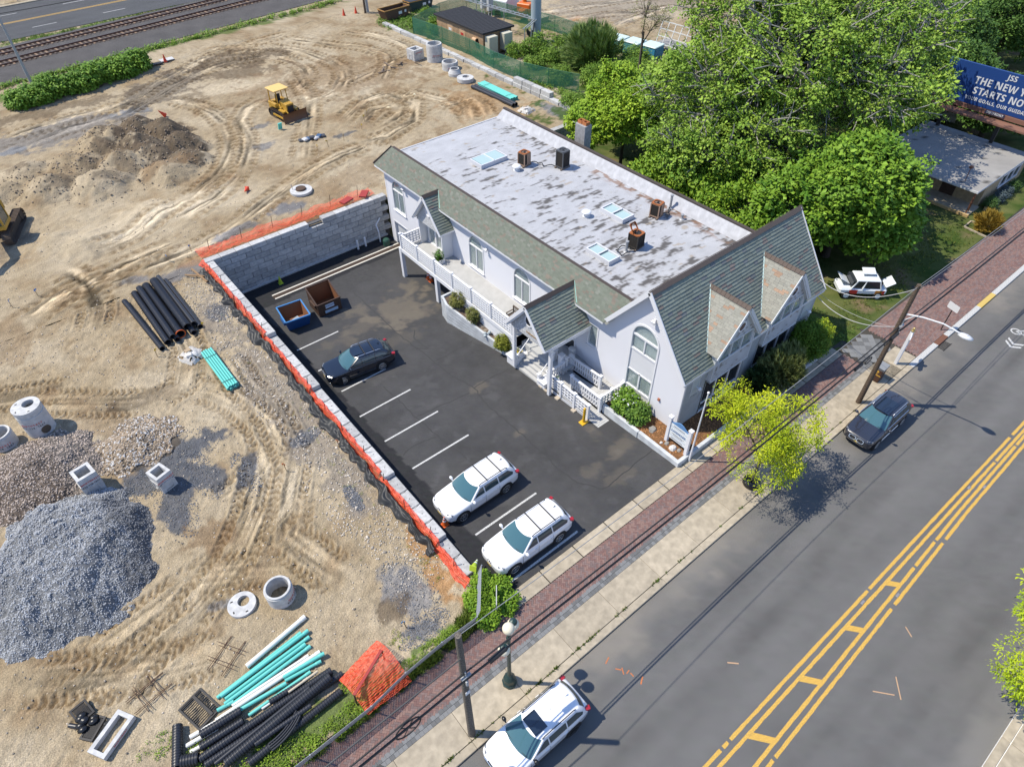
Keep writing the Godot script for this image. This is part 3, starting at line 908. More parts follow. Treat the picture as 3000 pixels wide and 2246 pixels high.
func far_side()->void:
	var rm:=mt("road_asphalt")
	var sl:=-0.055
	var zc:=func(x:float,off:float)->float:return-113.2+off+sl*(x-7.0)
	var o:MeshInstance3D
	var y:=1.46
	o=struct("main_road",sheet(-5.0,62.0,0.0,16.6,0.8,func(x,z):return y,func(x,z):
		var k:=0.115+fb(x*0.3,z*2.0,0.3)*0.02+fb(x,z,1.5)*0.01
		return Color(k*0.97,k,k*1.04)),rm)
	o.mesh=sheared(o.mesh,sl)
	o.position=Vector3(7.0,0,-113.2-16.6)
	var ym:=mt("yellow_paint")
	var wm:=mt("white_paint")
	for off in[-7.75,-8.15]:
		var b:=MB.new()
		b.bar(Vector3(-14,y+0.006,zc.call(-14.0,off)),Vector3(60,y+0.006,zc.call(60.0,off)),0.16,0.002)
		part("yellow_line",b,ym,o,-o.position)
	for off in[-3.6,-12.2]:
		for k in 10:
			var x0:=-6.9+k*9.3-(12.6 if off<-5 else 0.0)
			var b:=MB.new()
			b.bar(Vector3(x0,y+0.006,zc.call(x0,off)),Vector3(x0+3.1,y+0.006,zc.call(x0+3.1,off)),0.14,0.002)
			part("lane_dash",b,wm,o,-o.position)
	var kb:=MB.new()
	kb.bar(Vector3(-14,y+0.05,zc.call(-14.0,-16.7)),Vector3(60,y+0.05,zc.call(60.0,-16.7)),0.5,0.16)
	part("kerb_stone",kb,mt("slab_0"),o,-o.position)
	var bar:=thing("guard_rail","galvanised guard rail along the far edge of the main road","guard rail",Vector3(12,y,-131.2))
	var gb:=MB.new()
	gb.bar(Vector3(-20,0.6,0),Vector3(14,0.6,-1.8),0.06,0.3)
	part("rail",gb,mt("galvanised",Color(0.42,0.44,0.45),0.5,{"metal":0.6}),bar)
	for k in 12:
		var pb:=MB.new()
		pb.bb(-20+k*3-0.06,-0.2,-0.0-k*0.16-0.16,-20+k*3+0.06,0.72,-k*0.16-0.04)
		part("post",pb,mt("galvanised"),bar)
	var bm:=mt("ballast",Color(1,1,1),0.95,{"vc":true,"tex":noise_tex("stones",0.12,3,0.35,1.0,512,FastNoiseLite.TYPE_CELLULAR,0.8),"scale":0.5,"bump":bump_tex("stonesn",0.12,3,10.0,512,FastNoiseLite.TYPE_CELLULAR)})
	var rs:=-0.14
	var ba:MeshInstance3D=struct("railway_bed",sheet(-16.0,56.0,0.0,14.0,0.5,func(x,z):return 1.46+0.22*sstep(0.0,1.6,z)*sstep(13.4,10.0,z)+fb(x,z,1.2)*0.03,func(x,z):
		var k:=0.24+fb(x,z,0.4)*0.06
		var c:=Color(k,k*0.93,k*0.88)
		for tz in[3.2,7.4]:
			c=c.lerp(Color(0.15,0.095,0.065),0.8*sstep(1.5,0.7,absf(z-tz+fb(x,z,0.8)*0.3)))
		return c),bm)
	ba.mesh=sheared(ba.mesh,rs)
	ba.position=Vector3(6.0,0,-108.0-2.9)
	var railm:=mt("rail_rust",Color(0.16,0.07,0.04),0.7,{"metal":0.3})
	var railt:=mt("rail_top",Color(0.3,0.26,0.24),0.35,{"metal":0.8})
	var tie:=MB.new()
	tie.box(Vector3.ZERO,Vector3(0.24,0.16,2.6))
	var tiem:=tie.mesh()
	var tmat:=[mt("tie_0",Color(0.13,0.095,0.07),0.9),mt("tie_1",Color(0.22,0.15,0.10),0.9),mt("tie_2",Color(0.09,0.068,0.055),0.9)]
	for tk in 2:
		var zoff:float=[3.2,7.4][tk]
		var tr:=thing("railway_track",["rusty railway track nearer the dirt path","rusty railway track nearer the main road"][1-tk],"railway track",Vector3(6.0,1.66,-110.9+zoff),0.0,"railway tracks")
		tr.rotation.y=-atan(rs)
		for s in[-0.75,0.75]:
			var r:=MB.new()
			r.box(Vector3(20,0.14,s),Vector3(66,0.16,0.07))
			r.box(Vector3(20,0.08,s),Vector3(66,0.03,0.15))
			var rail:=part("rail",r,railm,tr)
			var rt:=MB.new()
			rt.box(Vector3(20,0.224,s),Vector3(66,0.008,0.055))
			part("rail_head",rt,railt,rail)
		for k in 108:
			part("sleeper",tiem,tmat[(k*7+k/3)%3],tr,Vector3(-12+k*0.6,0.0,rng.randf_range(-0.06,0.06)))
func sheared(m:ArrayMesh,k:float)->ArrayMesh:
	var a:=m.surface_get_arrays(0)
	var vs:PackedVector3Array=a[Mesh.ARRAY_VERTEX]
	for i in vs.size():vs[i].z+=vs[i].x*k
	a[Mesh.ARRAY_VERTEX]=vs
	var r:=ArrayMesh.new()
	r.add_surface_from_arrays(Mesh.PRIMITIVE_TRIANGLES,a)
	return r
# ---------------------------------------------------------------- office building
func open_at(y:float,ops:Array)->Array:
	var r:=[]
	for o in ops:
		if y<o[2]:continue
		if y<=o[3]:r.append([o[0],o[1]])
		elif o.size()>4 and o[4]:
			var rad:float=(o[1]-o[0])*0.5
			var d:float=y-o[3]
			if d<rad:
				var hw:=sqrt(rad*rad-d*d)
				r.append([(o[0]+o[1])*0.5-hw,(o[0]+o[1])*0.5+hw])
	r.sort_custom(func(a,b):return a[0]<b[0])
	return r
func siding(b:MB,o:Vector3,u:Vector3,out:Vector3,y0:float,y1:float,span:Callable,ops:Array,pitch:=0.15,lip:=0.026,tint=null)->void:
	var y:=y0
	while y<y1-0.001:
		var yt:=minf(y+pitch,y1)
		var ym:=(y+yt)*0.5
		var sp:Array=span.call(ym)
		if sp[1]-sp[0]>0.02:
			var cuts:=open_at(ym,ops)
			var a:float=sp[0]
			var segs:=[]
			for c in cuts:
				if c[0]>a:segs.append([a,minf(c[0],sp[1])])
				a=maxf(a,c[1])
			if a<sp[1]:segs.append([a,sp[1]])
			for s in segs:
				var n:=1
				if tint!=null:n=int(maxf(1,(s[1]-s[0])/0.18))
				for k in n:
					var s0:=lerpf(s[0],s[1],float(k)/n)
					var s1:=lerpf(s[0],s[1],float(k+1)/n)
					if tint!=null:b.col=tint.call(s0,ym)
					var p:=o+u*s0
					var q:=o+u*s1
					var f:=u.cross(Vector3.UP).dot(out)>0
					var A:=p+Vector3.UP*y+out*lip
					var B:=q+Vector3.UP*y+out*lip
					var C:=q+Vector3.UP*yt+out*0.003
					var D:=p+Vector3.UP*yt+out*0.003
					var E:=p+Vector3.UP*y
					var F:=q+Vector3.UP*y
					if f:
						b.quad(A,B,C,D)
						b.quad(E,F,B,A)
					else:
						b.quad(B,A,D,C)
						b.quad(F,E,A,B)
		y=yt
func shingles(b:MB,o:Vector3,u:Vector3,vdir:Vector3,length:float,span:Callable,tone:Callable,course:=0.145,wide:=0.3,lip:=0.03)->void:
	var nn:=u.cross(vdir).normalized()
	if nn.y<0:nn=-nn
	var v:=0.0
	var r:=0
	while v<length:
		var v1:=minf(v+course,length)
		var sp:Array=span.call((v+v1)*0.5)
		var s:float=sp[0]-(wide*0.5 if r%2==0 else 0.0)-rng.randf()*0.06
		while s<sp[1]:
			var e:=s+wide*rng.randf_range(0.75,1.25)
			var a:=maxf(s,sp[0])
			var c:=minf(e,sp[1])
			s=e
			if c-a<0.015:continue
			b.col=tone.call()
			var l:=lip*rng.randf_range(0.88,1.12)
			var g:=0.004
			var dv:=rng.randf_range(-0.012,0.008)
			var A:=o+u*(a+g)+vdir*(v+dv)+nn*l
			var B:=o+u*(c-g)+vdir*(v+dv)+nn*l
			var C:=o+u*(c-g)+vdir*(v1+0.02)+nn*0.006
			var D:=o+u*(a+g)+vdir*(v1+0.02)+nn*0.006
			var E:=o+u*(a+g)+vdir*(v+dv)-nn*0.01
			var F:=o+u*(c-g)+vdir*(v+dv)-nn*0.01
			if u.cross(vdir).dot(nn)>0:
				b.quad(A,B,C,D)
				b.quad(E,F,B,A)
			else:
				b.quad(B,A,D,C)
				b.quad(F,E,A,B)
		v=v1
		r+=1
func arch_pts(w:float,h:float,n:=16)->PackedVector2Array:
	var p:=PackedVector2Array([Vector2(-w/2,0),Vector2(w/2,0)])
	for i in n+1:
		var t:=PI*i/n
		p.append(Vector2(cos(t)*w/2,h+sin(t)*w/2))
	return p
func rect_pts(w:float,h:float)->PackedVector2Array:
	return PackedVector2Array([Vector2(-w/2,0),Vector2(w/2,0),Vector2(w/2,h),Vector2(-w/2,h)])
func window(parent:Node,o:Vector3,u:Vector3,w:float,h:float,arch:bool,mull:Array,trans:Array,blind:float,called:="window",trim:=0.1)->Node3D:
	var t:=Node3D.new()
	t.name=called
	parent.add_child(t,true)
	t.position=o-pos_of(parent)
	t.basis=Basis(u,Vector3.UP,u.cross(Vector3.UP))
	var out:=arch_pts(w+trim*2,h)if arch else rect_pts(w+trim*2,h+trim)
	var inn:=arch_pts(w,h)if arch else rect_pts(w,h)
	if not arch:
		pass
	var f:=MB.new()
	var o2:=PackedVector2Array()
	for i in out.size():o2.append(out[i]-Vector2(0,trim)if i<2 else out[i])
	f.ring(Vector3(0,0,0.05),Vector3.RIGHT,Vector3.UP,o2,inn,0.12)
	part("frame",f,mt("white_trim"),t)
	var s:=MB.new()
	s.cbox(Vector3(0,-trim-0.02,0.06),Vector3(w+trim*2+0.08,0.06,0.14),0.01)
	part("sill",s,mt("white_trim"),t)
	var m:=MB.new()
	for x in mull:
		m.bb(x[0]-0.035,x[1],-0.055,x[0]+0.035,x[2],0.015)
	for y in trans:
		m.bb(-w/2,y-0.05,-0.05,w/2,y+0.05,0.022)
	if mull.size()+trans.size():part("mullion",m,mt("white_trim"),t)
	var g:=MB.new()
	var ip:=arch_pts(w,h)if arch else rect_pts(w,h)
	g.prism(Vector3(0,0,-0.04),Vector3.RIGHT,Vector3.UP,ip,0.006)
	part("pane",g,mt("window_glass",Color(0.5,0.6,0.6,0.3),0.03,{"spec":0.6}),t)
	var bk:=MB.new()
	var top:=h+(w/2 if arch else 0.0)
	if blind>0.0:
		var y:=top-0.02
		while y>top*(1.0-blind):
			var hw:=w/2
			if arch and y>h:hw=sqrt(maxf(0.0,w*w/4-(y-h)*(y-h)))
			if hw>0.06:bk.box(Vector3(0,y,-0.16),Vector3(hw*2-0.02,0.05,0.012),Basis(Vector3.RIGHT,0.5))
			y-=0.055
		part("blind",bk,mt("blind",Color(0.5,0.52,0.5),0.7),t)
	return t
func pos_of(n:Node)->Vector3:
	var o:=Vector3.ZERO
	while n is Node3D and n!=self:
		o+=n.position
		n=n.get_parent()
	return o
func lattice(b:MB,o:Vector3,u:Vector3,w:float,h:float,px:=0.25,py:=0.2,bar:=0.1,slope:=0.0)->void:
	var out:=u.cross(Vector3.UP)
	var nx:=int(round(w/px))
	var ny:=int(round(h/py))
	for i in nx+1:
		var s:=w*i/nx
		var hw:=bar*0.5*(1.0 if i>0 and i<nx else 0.6)
		b.bar(o+u*s+Vector3.UP*slope*s,o+u*s+Vector3.UP*(h+slope*s),0.02,hw*2,u)
	for j in ny+1:
		var y:=h*j/ny
		b.bar(o+Vector3.UP*y+out*0.016,o+u*w+Vector3.UP*(y+slope*w)+out*0.016,0.02,bar*(1.0 if j>0 and j<ny else 0.7))
func railing(parent:Node,a:Vector3,b:Vector3,h:float,posts:int,balusters:=false)->void:
	var d:=b-a
	var l:=Vector2(d.x,d.z).length()
	var u:=Vector3(d.x,0,d.z)/l
	var wm:=mt("white_rail")
	for i in posts:
		var p:=a+d*(float(i)/(posts-1))
		var pb:=MB.new()
		pb.bb(p.x-0.075,p.y-0.25,p.z-0.075,p.x+0.075,p.y+h+0.06,p.z+0.075)
		var po:=wpart("post",pb,wm,parent)
		var cb:=MB.new()
		cb.cbox(p+Vector3(0,h+0.09,0),Vector3(0.25,0.06,0.25),0.02)
		wpart("post_cap",cb,wm,parent)
	for i in posts-1:
		var p:=a+d*(float(i)/(posts-1))+u*0.075
		var q:=a+d*(float(i+1)/(posts-1))-u*0.075
		var r:=MB.new()
		r.bar(p+Vector3.UP*h,q+Vector3.UP*h,0.16,0.06)
		wpart("top_rail",r,wm,parent)
		var lt:=MB.new()
		var w:=(l/(posts-1))-0.15
		if balusters:
			var n:=int(w/0.19)
			for k in n:
				var c:=p.lerp(q,(k+0.5)/n)
				lt.bar(c+Vector3.UP*0.1,c+Vector3.UP*(h-0.03),0.05,0.09,u)
			lt.bar(p+Vector3.UP*0.1,q+Vector3.UP*0.1,0.05,0.1)
			lt.bar(p+Vector3.UP*h*0.5,q+Vector3.UP*h*0.5,0.04,0.09)
			stuff(wpart("baluster_panel",lt,wm,parent))
		else:
			lattice(lt,p+Vector3.UP*0.13,u,w,h-0.2,0.26,0.21,0.10,(q.y-p.y)/w)
			stuff(wpart("lattice_panel",lt,wm,parent))
func building()->void:
	var W:=23.85
	var t:=thing("office_building","white clapboard office building with green shingle roofs and a worn flat roof","building",Vector3(30,0,-30))
	mt("white_trim",Color(0.68,0.685,0.7),0.6)
	mt("white_rail",Color(0.66,0.67,0.69),0.65)
	var wm:=mt("white_siding",Color(0.62,0.625,0.655),0.65)
	var wt:=mt("white_trim")
	var big:=[-18.25,-16.35,0.5,5.2,true]
	var ops:=[[-44.65,-43.0,1.6,3.4,true],[-34.2,-32.55,1.6,3.4,true],[-29.05,-27.4,1.6,3.4,true],[-21.65,-20.95,2.2,3.8],[-45.05,-43.15,-2.2,0.2],big,[-40.0,-37.2,1.1,3.3],[-24.0,-22.75,0.45,2.65]]
	var sb:=MB.new()
	siding(sb,Vector3(W,0,0),Vector3(0,0,1),Vector3(-1,0,0),-2.15,8.75,func(y):
		return[-45.6 if y<5.05 else-17.3-(8.8-y)*0.763,-14.2 if y<4.45 else-17.3+(8.8-y)*0.75],ops)
	wpart("side_wall_siding",sb,wm,t).set_meta("kind","stuff")
	var rb:=MB.new()
	siding(rb,Vector3(0,0,-45.6),Vector3(-1,0,0),Vector3(0,0,-1),-2.15,5.75,func(_y):return[-36.5,-23.85],[])
	siding(rb,Vector3(36.5,0,0),Vector3(0,0,-1),Vector3(1,0,0),-2.15,5.75,func(_y):return[19.0,45.6],[])
	siding(rb,Vector3(36.9,0,0),Vector3(0,0,-1),Vector3(1,0,0),-0.4,8.7,func(y):return[14.2 if y<4.45 else 17.3-(8.8-y)*0.75,20.0 if y<5.2 else 17.3+(8.8-y)*0.763],[])
	wpart("rear_siding",rb,wm,t).set_meta("kind","stuff")
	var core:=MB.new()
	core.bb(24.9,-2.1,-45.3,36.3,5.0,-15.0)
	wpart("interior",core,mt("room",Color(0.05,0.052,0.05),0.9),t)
	for q in[[W-0.03,-45.63,-2.15,4.95],[W-0.03,-14.17,0.2,4.35]]:
		var c:=MB.new()
		c.bb(q[0],q[2],q[1]-0.07,q[0]+0.14,q[3],q[1]+0.07)
		wpart("corner_board",c,wt,t)
	for zc in[-43.82,-33.37,-28.22]:
		window(t,Vector3(W,1.6,zc),Vector3(0,0,1),1.62,1.8,true,[[0.0,0.0,1.72]],[1.75],0.3)
	window(t,Vector3(W,2.2,-21.3),Vector3(0,0,1),0.68,1.6,false,[],[],0.5)
	var tall:=Node3D.new()
	tall.name="arched_bay"
	tall.position=Vector3(W,0.5,-17.3)-t.position
	tall.basis=Basis(Vector3(0,0,1),Vector3.UP,Vector3(-1,0,0))
	t.add_child(tall)
	var fr:=MB.new()
	fr.ring(Vector3(0,0,0.06),Vector3.RIGHT,Vector3.UP,arch_pts(2.12,4.7),arch_pts(1.88,4.7),0.14)
	part("frame",fr,wt,tall)
	var bd:=MB.new()
	for i in 24:
		bd.box(Vector3(-0.94+0.04+i*0.0785,2.83,-0.03),Vector3(0.068,1.62,0.03))
	bd.bb(-0.94,2.0,-0.07,0.94,3.66,-0.045)
	bd.bb(-0.94,0.0,-0.07,0.94,0.72,-0.02)
	part("beadboard",bd,wt,tall).set_meta("kind","stuff")
	var mu:=MB.new()
	mu.bb(-0.04,3.62,-0.05,0.04,4.75,0.02)
	mu.bb(-0.94,4.65,-0.05,0.94,4.78,0.025)
	mu.bb(-0.94,3.58,-0.05,0.94,3.7,0.03)
	mu.bb(-0.05,0.7,-0.05,0.05,2.05,0.02)
	mu.bb(-0.94,0.66,-0.05,0.94,0.78,0.04)
	mu.bb(-0.94,1.96,-0.05,0.94,2.06,0.02)
	part("mullion",mu,wt,tall)
	for q in[[3.65,4.7,true],[0.72,2.0,false]]:
		var g:=MB.new()
		if q[2]:
			var pp:=PackedVector2Array([Vector2(-0.94,3.65),Vector2(0.94,3.65)])
			for i in 17:pp.append(Vector2(cos(PI*i/16)*0.94,4.7+sin(PI*i/16)*0.94))
			g.prism(Vector3(0,0,-0.05),Vector3.RIGHT,Vector3.UP,pp,0.006)
		else:g.prism(Vector3(0,0.72,-0.05),Vector3.RIGHT,Vector3.UP,rect_pts(1.88,1.28),0.006)
		part("pane",g,mt("window_glass"),tall)
	var cu:=MB.new()
	for i in 60:
		var x:=-0.92+(i%30)*0.016+(0.0 if i<30 else 1.36)
		cu.bb(x,0.74,-0.3+0.03*sin(i*1.9),x+0.016,1.98,-0.28+0.03*sin(i*1.9))
	part("curtain",cu,mt("curtain",Color(0.55,0.58,0.5),0.9),tall)
	var sh:=MB.new()
	sh.bb(-0.92,3.7,-0.2,0.92,5.6,-0.18)
	part("blind",sh,mt("blind_pale",Color(0.5,0.56,0.54),0.8),tall)
	var gd:=Node3D.new()
	gd.name="garage_door"
	gd.position=Vector3(W,-2.1,-44.1)-t.position
	gd.basis=Basis(Vector3(0,0,1),Vector3.UP,Vector3(-1,0,0))
	t.add_child(gd)
	var g1:=MB.new()
	g1.ring(Vector3(0,0,0.04),Vector3.RIGHT,Vector3.UP,rect_pts(2.12,2.42),rect_pts(1.9,2.3),0.2)
	part("frame",g1,wt,gd)
	var g2:=MB.new()
	g2.bb(-0.95,0,-0.2,-0.01,2.3,-0.15)
	g2.bb(0.01,0,-0.2,0.95,2.3,-0.15)
	part("door_leaf",g2,mt("pale_grey",Color(0.5,0.52,0.54),0.6),gd)
	var sl:=Node3D.new()
	sl.name="sliding_doors"
	sl.position=Vector3(23.5,1.17,-38.6)-t.position
	sl.basis=Basis(Vector3(0,0,1),Vector3.UP,Vector3(-1,0,0))
	t.add_child(sl)
	var s1:=MB.new()
	for x in[-1.45,-0.5,0.45,1.4]:
		s1.bb(x-0.08,0.0,-0.3,x+0.08,2.15,0.04)
	s1.bb(-1.53,2.05,-0.3,1.48,2.3,0.06)
	s1.bb(-1.53,-0.02,-0.3,1.48,0.06,0.05)
	part("frame",s1,wt,sl)
	for x in[-0.975,-0.025,0.925]:
		var g:=MB.new()
		g.bb(x-0.4,0.06,-0.06,x+0.4,2.05,-0.05)
		part("pane",g,mt("window_glass"),sl)
	var ed:=Node3D.new()
	ed.name="entrance_door"
	ed.position=Vector3(W,0.5,-23.38)-t.position
	ed.basis=Basis(Vector3(0,0,1),Vector3.UP,Vector3(-1,0,0))
	t.add_child(ed)
	var e1:=MB.new()
	e1.ring(Vector3(0,0,0.05),Vector3.RIGHT,Vector3.UP,rect_pts(1.25,2.2),rect_pts(1.05,2.1),0.14)
	part("frame",e1,wt,ed)
	var e2:=MB.new()
	e2.bb(-0.52,0.0,-0.1,0.52,2.1,-0.06)
	part("door_leaf",e2,mt("door_black",Color(0.03,0.033,0.035),0.3),ed)
	var e3:=MB.new()
	e3.bb(-0.5,0.9,-0.055,0.5,1.0,-0.02)
	part("push_bar",e3,wt,ed)
	var ea:=MB.new()
	ea.bb(23.33,4.88,-46.2,23.4,5.02,-20.2)
	ea.bb(23.33,4.84,-46.2,W,4.88,-20.2)
	wpart("eave_fascia",ea,wt,t)
	var tone:=func()->Color:
		var k:=rng.randf_range(0.88,1.12)
		var c:=Color(0.205,0.23,0.185)*k
		var r:=rng.randf()
		if r<0.12:c=Color(0.25,0.215,0.175)*k
		elif r<0.2:c=Color(0.25,0.265,0.225)*k
		return c
	var shm:=mt("slate",Color(1,1,1),0.85,{"vc":true,"tex":gritt(),"scale":1.2})
	var mv:=Vector3(1.05,1.62,0)
	var ml:=mv.length()
	mv/=ml
	var mb:=MB.new()
	shingles(mb,Vector3(23.33,5.0,0),Vector3(0,0,1),mv,ml,func(v):
		var y:float=5.0+mv.y*v
		return[-46.25+1.4*v/ml,-17.3-(8.8-y)*0.763+0.05],tone,0.135,0.26,0.014)
	var mr:=wpart("side_roof_shingles",mb,shm,t)
	mr.set_meta("kind","stuff")
	var sub:=MB.new()
	sub.col=Color(0.2,0.2,0.18)
	sub.quad(Vector3(23.35,4.98,-46.2),Vector3(23.35,4.98,-19.9),Vector3(24.42,6.6,-18.9),Vector3(24.42,6.6,-44.8))
	sub.quad(Vector3(24.46,6.6,-44.8),Vector3(24.46,6.6,-18.9),Vector3(24.46,5.7,-18.9),Vector3(24.46,5.7,-44.8))
	sub.tri(Vector3(23.35,4.98,-46.2),Vector3(24.42,6.6,-44.8),Vector3(24.46,4.98,-45.3))
	wpart("roof_deck",sub,mt("roof_deck",Color(1,1,1),0.9,{"vc":true}),t)
	var capm:=mt("ridge_brown",Color(0.085,0.066,0.058),0.85,{"tex":gritt(),"scale":1.5})
	var cap:=MB.new()
	var z:=-44.85
	while z<-18.75:
		cap.box(Vector3(24.36,6.56,z+0.15),Vector3(0.24,0.02,0.33),Basis(Vector3(0,0,1),0.99)*Basis(Vector3.RIGHT,0.02))
		cap.box(Vector3(24.52,6.62,z+0.15),Vector3(0.26,0.02,0.33),Basis(Vector3(0,0,1),-0.1)*Basis(Vector3.RIGHT,0.02))
		z+=0.3
	cap.bar(Vector3(23.36,5.06,-46.27),Vector3(24.42,6.64,-44.86),0.10,0.2)
	wpart("ridge_cap",cap,capm,t).set_meta("kind","stuff")
	var fr2:=func(x:float,zz:float)->Color:
		var st:=fb(x*0.8,zz*3.2,0.45)+0.55*fb(x*1.8,zz*6.0,0.6)+0.25*fb(x,zz,4.0)
		var big2:=fb(x+80.0,zz,0.16)
		var wear:=0.36-0.36*big2-0.16*sstep(-36.0,-24.0,zz)-0.12*sstep(33.0,35.5,x)+0.30*sstep(-40.5,-44.0,zz)
		var c:=Color(0.56,0.57,0.595)*(0.93+0.10*fb(x,zz,0.5)+0.10*st)
		c=c.lerp(Color(0.36,0.35,0.345),0.6*sstep(wear-0.16,wear,st))
		c=c.lerp(Color(0.10,0.093,0.088),0.92*sstep(wear,wear+0.16,st))
		if fb(x+11.0,zz*2.0,0.5)>0.52:c=c.lerp(Color(0.38,0.30,0.20),0.6)
		if x>34.3 and zz>-33.0 and fb(x*2.0,zz,0.8)>0.02:c=c.lerp(Color(0.26,0.13,0.065),0.7*sstep(34.3,35.0,x))
		return c
	var flat:=sheet(24.45,35.7,-45.35,-18.3,0.11,func(x,zz):return 5.8+fb(x,zz,0.7)*0.012,fr2)
	var fp:=part("flat_roof",flat,mt("roof_coating",Color(1,1,1),0.8,{"vc":true,"tex":gritt(),"scale":1.0}),t,-t.position)
	var bf:=MB.new()
	bf.bb(24.4,5.5,-45.5,35.8,5.84,-45.36)
	wpart("rear_edge",bf,mt("edge_grey",Color(0.45,0.46,0.48),0.7),t)
	var pp2:=MB.new()
	pp2.quad(Vector3(35.3,5.8,-45.4),Vector3(35.3,5.8,-18.4),Vector3(35.82,6.6,-18.4),Vector3(35.82,6.6,-45.0))
	pp2.quad(Vector3(35.3,5.8,-45.4),Vector3(35.82,6.6,-45.0),Vector3(36.2,5.5,-45.4),Vector3(36.0,5.5,-45.4))
	wpart("parapet",pp2,mt("parapet_white",Color(0.5,0.51,0.54),0.75,{"tex":slabt(),"scale":0.3}),t)
	var p3:=MB.new()
	p3.bb(35.78,6.56,-45.05,36.02,6.68,-18.4)
	p3.quad(Vector3(36.02,6.6,-45.05),Vector3(36.02,6.6,-18.4),Vector3(36.9,5.0,-18.4),Vector3(36.9,5.0,-46.0))
	wpart("parapet_cap",p3,capm,t)
	var fv:=Vector3(0,4.4,-3.3)
	var fl:=fv.length()
	fv/=fl
	var tone2:=func()->Color:
		var k:=rng.randf_range(0.88,1.1)
		var c:=Color(0.25,0.285,0.235)*k
		var r:=rng.randf()
		if r<0.09:c=Color(0.27,0.225,0.19)*k
		elif r<0.13:c=Color(0.2,0.22,0.22)*k
		return c
	var fb2:=MB.new()
	var dorm:=[27.8,32.8]
	shingles(fb2,Vector3(23.45,4.4,-14.0),Vector3(1,0,0),fv,fl,func(_v):return[0.0,13.7],tone2,0.2,0.42,0.05)
	wpart("front_roof_shingles",fb2,shm,t).set_meta("kind","stuff")
	var fs:=MB.new()
	fs.col=Color(0.12,0.12,0.11)
	fs.quad(Vector3(23.45,4.38,-14.0),Vector3(37.15,4.38,-14.0),Vector3(37.15,8.78,-17.3),Vector3(23.45,8.78,-17.3))
	fs.col=Color(0.2,0.21,0.19)
	fs.quad(Vector3(37.15,5.0,-20.2),Vector3(23.45,5.0,-20.2),Vector3(23.45,8.78,-17.3),Vector3(37.15,8.78,-17.3))
	wpart("roof_deck",fs,mt("roof_deck"),t)
	var rc:=MB.new()
	var x:=23.45
	while x<37.1:
		for sg in[-1.0,1.0]:
			rc.box(Vector3(x+0.15,8.76,-17.3+sg*0.11),Vector3(0.33,0.03,0.28),Basis(Vector3.RIGHT,sg*0.88)*Basis(Vector3(0,0,1),0.03))
		x+=0.3
	wpart("ridge_cap",rc,mt("ridge_tan",Color(0.15,0.115,0.095),0.85,{"tex":gritt(),"scale":1.5}),t).set_meta("kind","stuff")
	for q in[[Vector3(23.46,8.74,-17.3),Vector3(23.46,4.34,-14.0)],[Vector3(23.46,8.74,-17.3),Vector3(23.46,4.98,-20.2)],[Vector3(37.14,8.72,-17.3),Vector3(37.14,4.34,-14.0)]]:
		var k:=MB.new()
		k.bar(q[0],q[1],0.06,0.26,Vector3.UP)
		wpart("rake_board",k,wt,t)
	for q in[[Vector3(23.66,8.5,-17.3),Vector3(23.66,4.3,-14.15)],[Vector3(23.66,8.5,-17.3),Vector3(23.66,4.86,-20.1)]]:
		var k:=MB.new()
		k.bar(q[0],q[1],0.36,0.03,Vector3.UP)
		wpart("soffit",k,wt,t)
	var cf:=MB.new()
	cf.bar(Vector3(23.5,5.1,-20.12),Vector3(24.5,6.62,-18.94),0.02,0.22)
	wpart("copper_flashing",cf,mt("verdigris",Color(0.30,0.52,0.44),0.6),t)
	var ef:=MB.new()
	ef.bb(23.45,4.22,-14.02,37.15,4.4,-13.94)
	wpart("eave_fascia",ef,mt("grey_trim",Color(0.55,0.58,0.6),0.6),t)
	var gm:=mt("grey_panel",Color(0.36,0.40,0.42),0.6,{"tex":paintt(),"scale":0.4})
	for q in[[23.86,26.1],[29.75,31.0],[34.9,36.9]]:
		var k:=MB.new()
		k.bb(q[0],0.1,-14.3,q[1],4.25,-14.2)
		wpart("front_panel",k,gm,t)
	for q in[[25.0,2.5,0.62,1.5],[36.0,2.5,0.9,1.5]]:
		var k:=MB.new()
		k.ring(Vector3(q[0],q[1],-14.17),Vector3.RIGHT,Vector3.UP,rect_pts(q[2]+0.1,q[3]+0.05),rect_pts(q[2],q[3]),0.03)
		wpart("panel_frame",k,mt("grey_trim"),t)
		var k2:=MB.new()
		k2.bb(q[0]-q[2]/2,q[1],-14.21,q[0]+q[2]/2,q[1]+q[3],-14.185)
		wpart("blank_panel",k2,mt("pale_panel",Color(0.45,0.5,0.5),0.6),t)
		var lb:=MB.new()
		lb.sphere(Vector3(q[0]+0.15,q[1]+0.55,-13.98),Vector3(0.12,0.12,0.12),12)
		lb.bar(Vector3(q[0]+0.15,q[1]+0.55,-14.2),Vector3(q[0]+0.15,q[1]+0.55,-14.05),0.06,0.06)
		wpart("globe_light",lb,mt("milk_glass",Color(0.72,0.74,0.76),0.3),t)
	var peel:=func(s:float,y:float)->Color:
		var n:=fb(s*1.5,y*0.9,1.6)+0.6*fb(s*3.0,y*3.0,1.3)
		var c:=Color(0.42,0.44,0.46)*(1.0+0.16*fb(s,y,0.8))
		return c.lerp(Color(0.17,0.15,0.13),0.8*sstep(0.30,0.5,n))
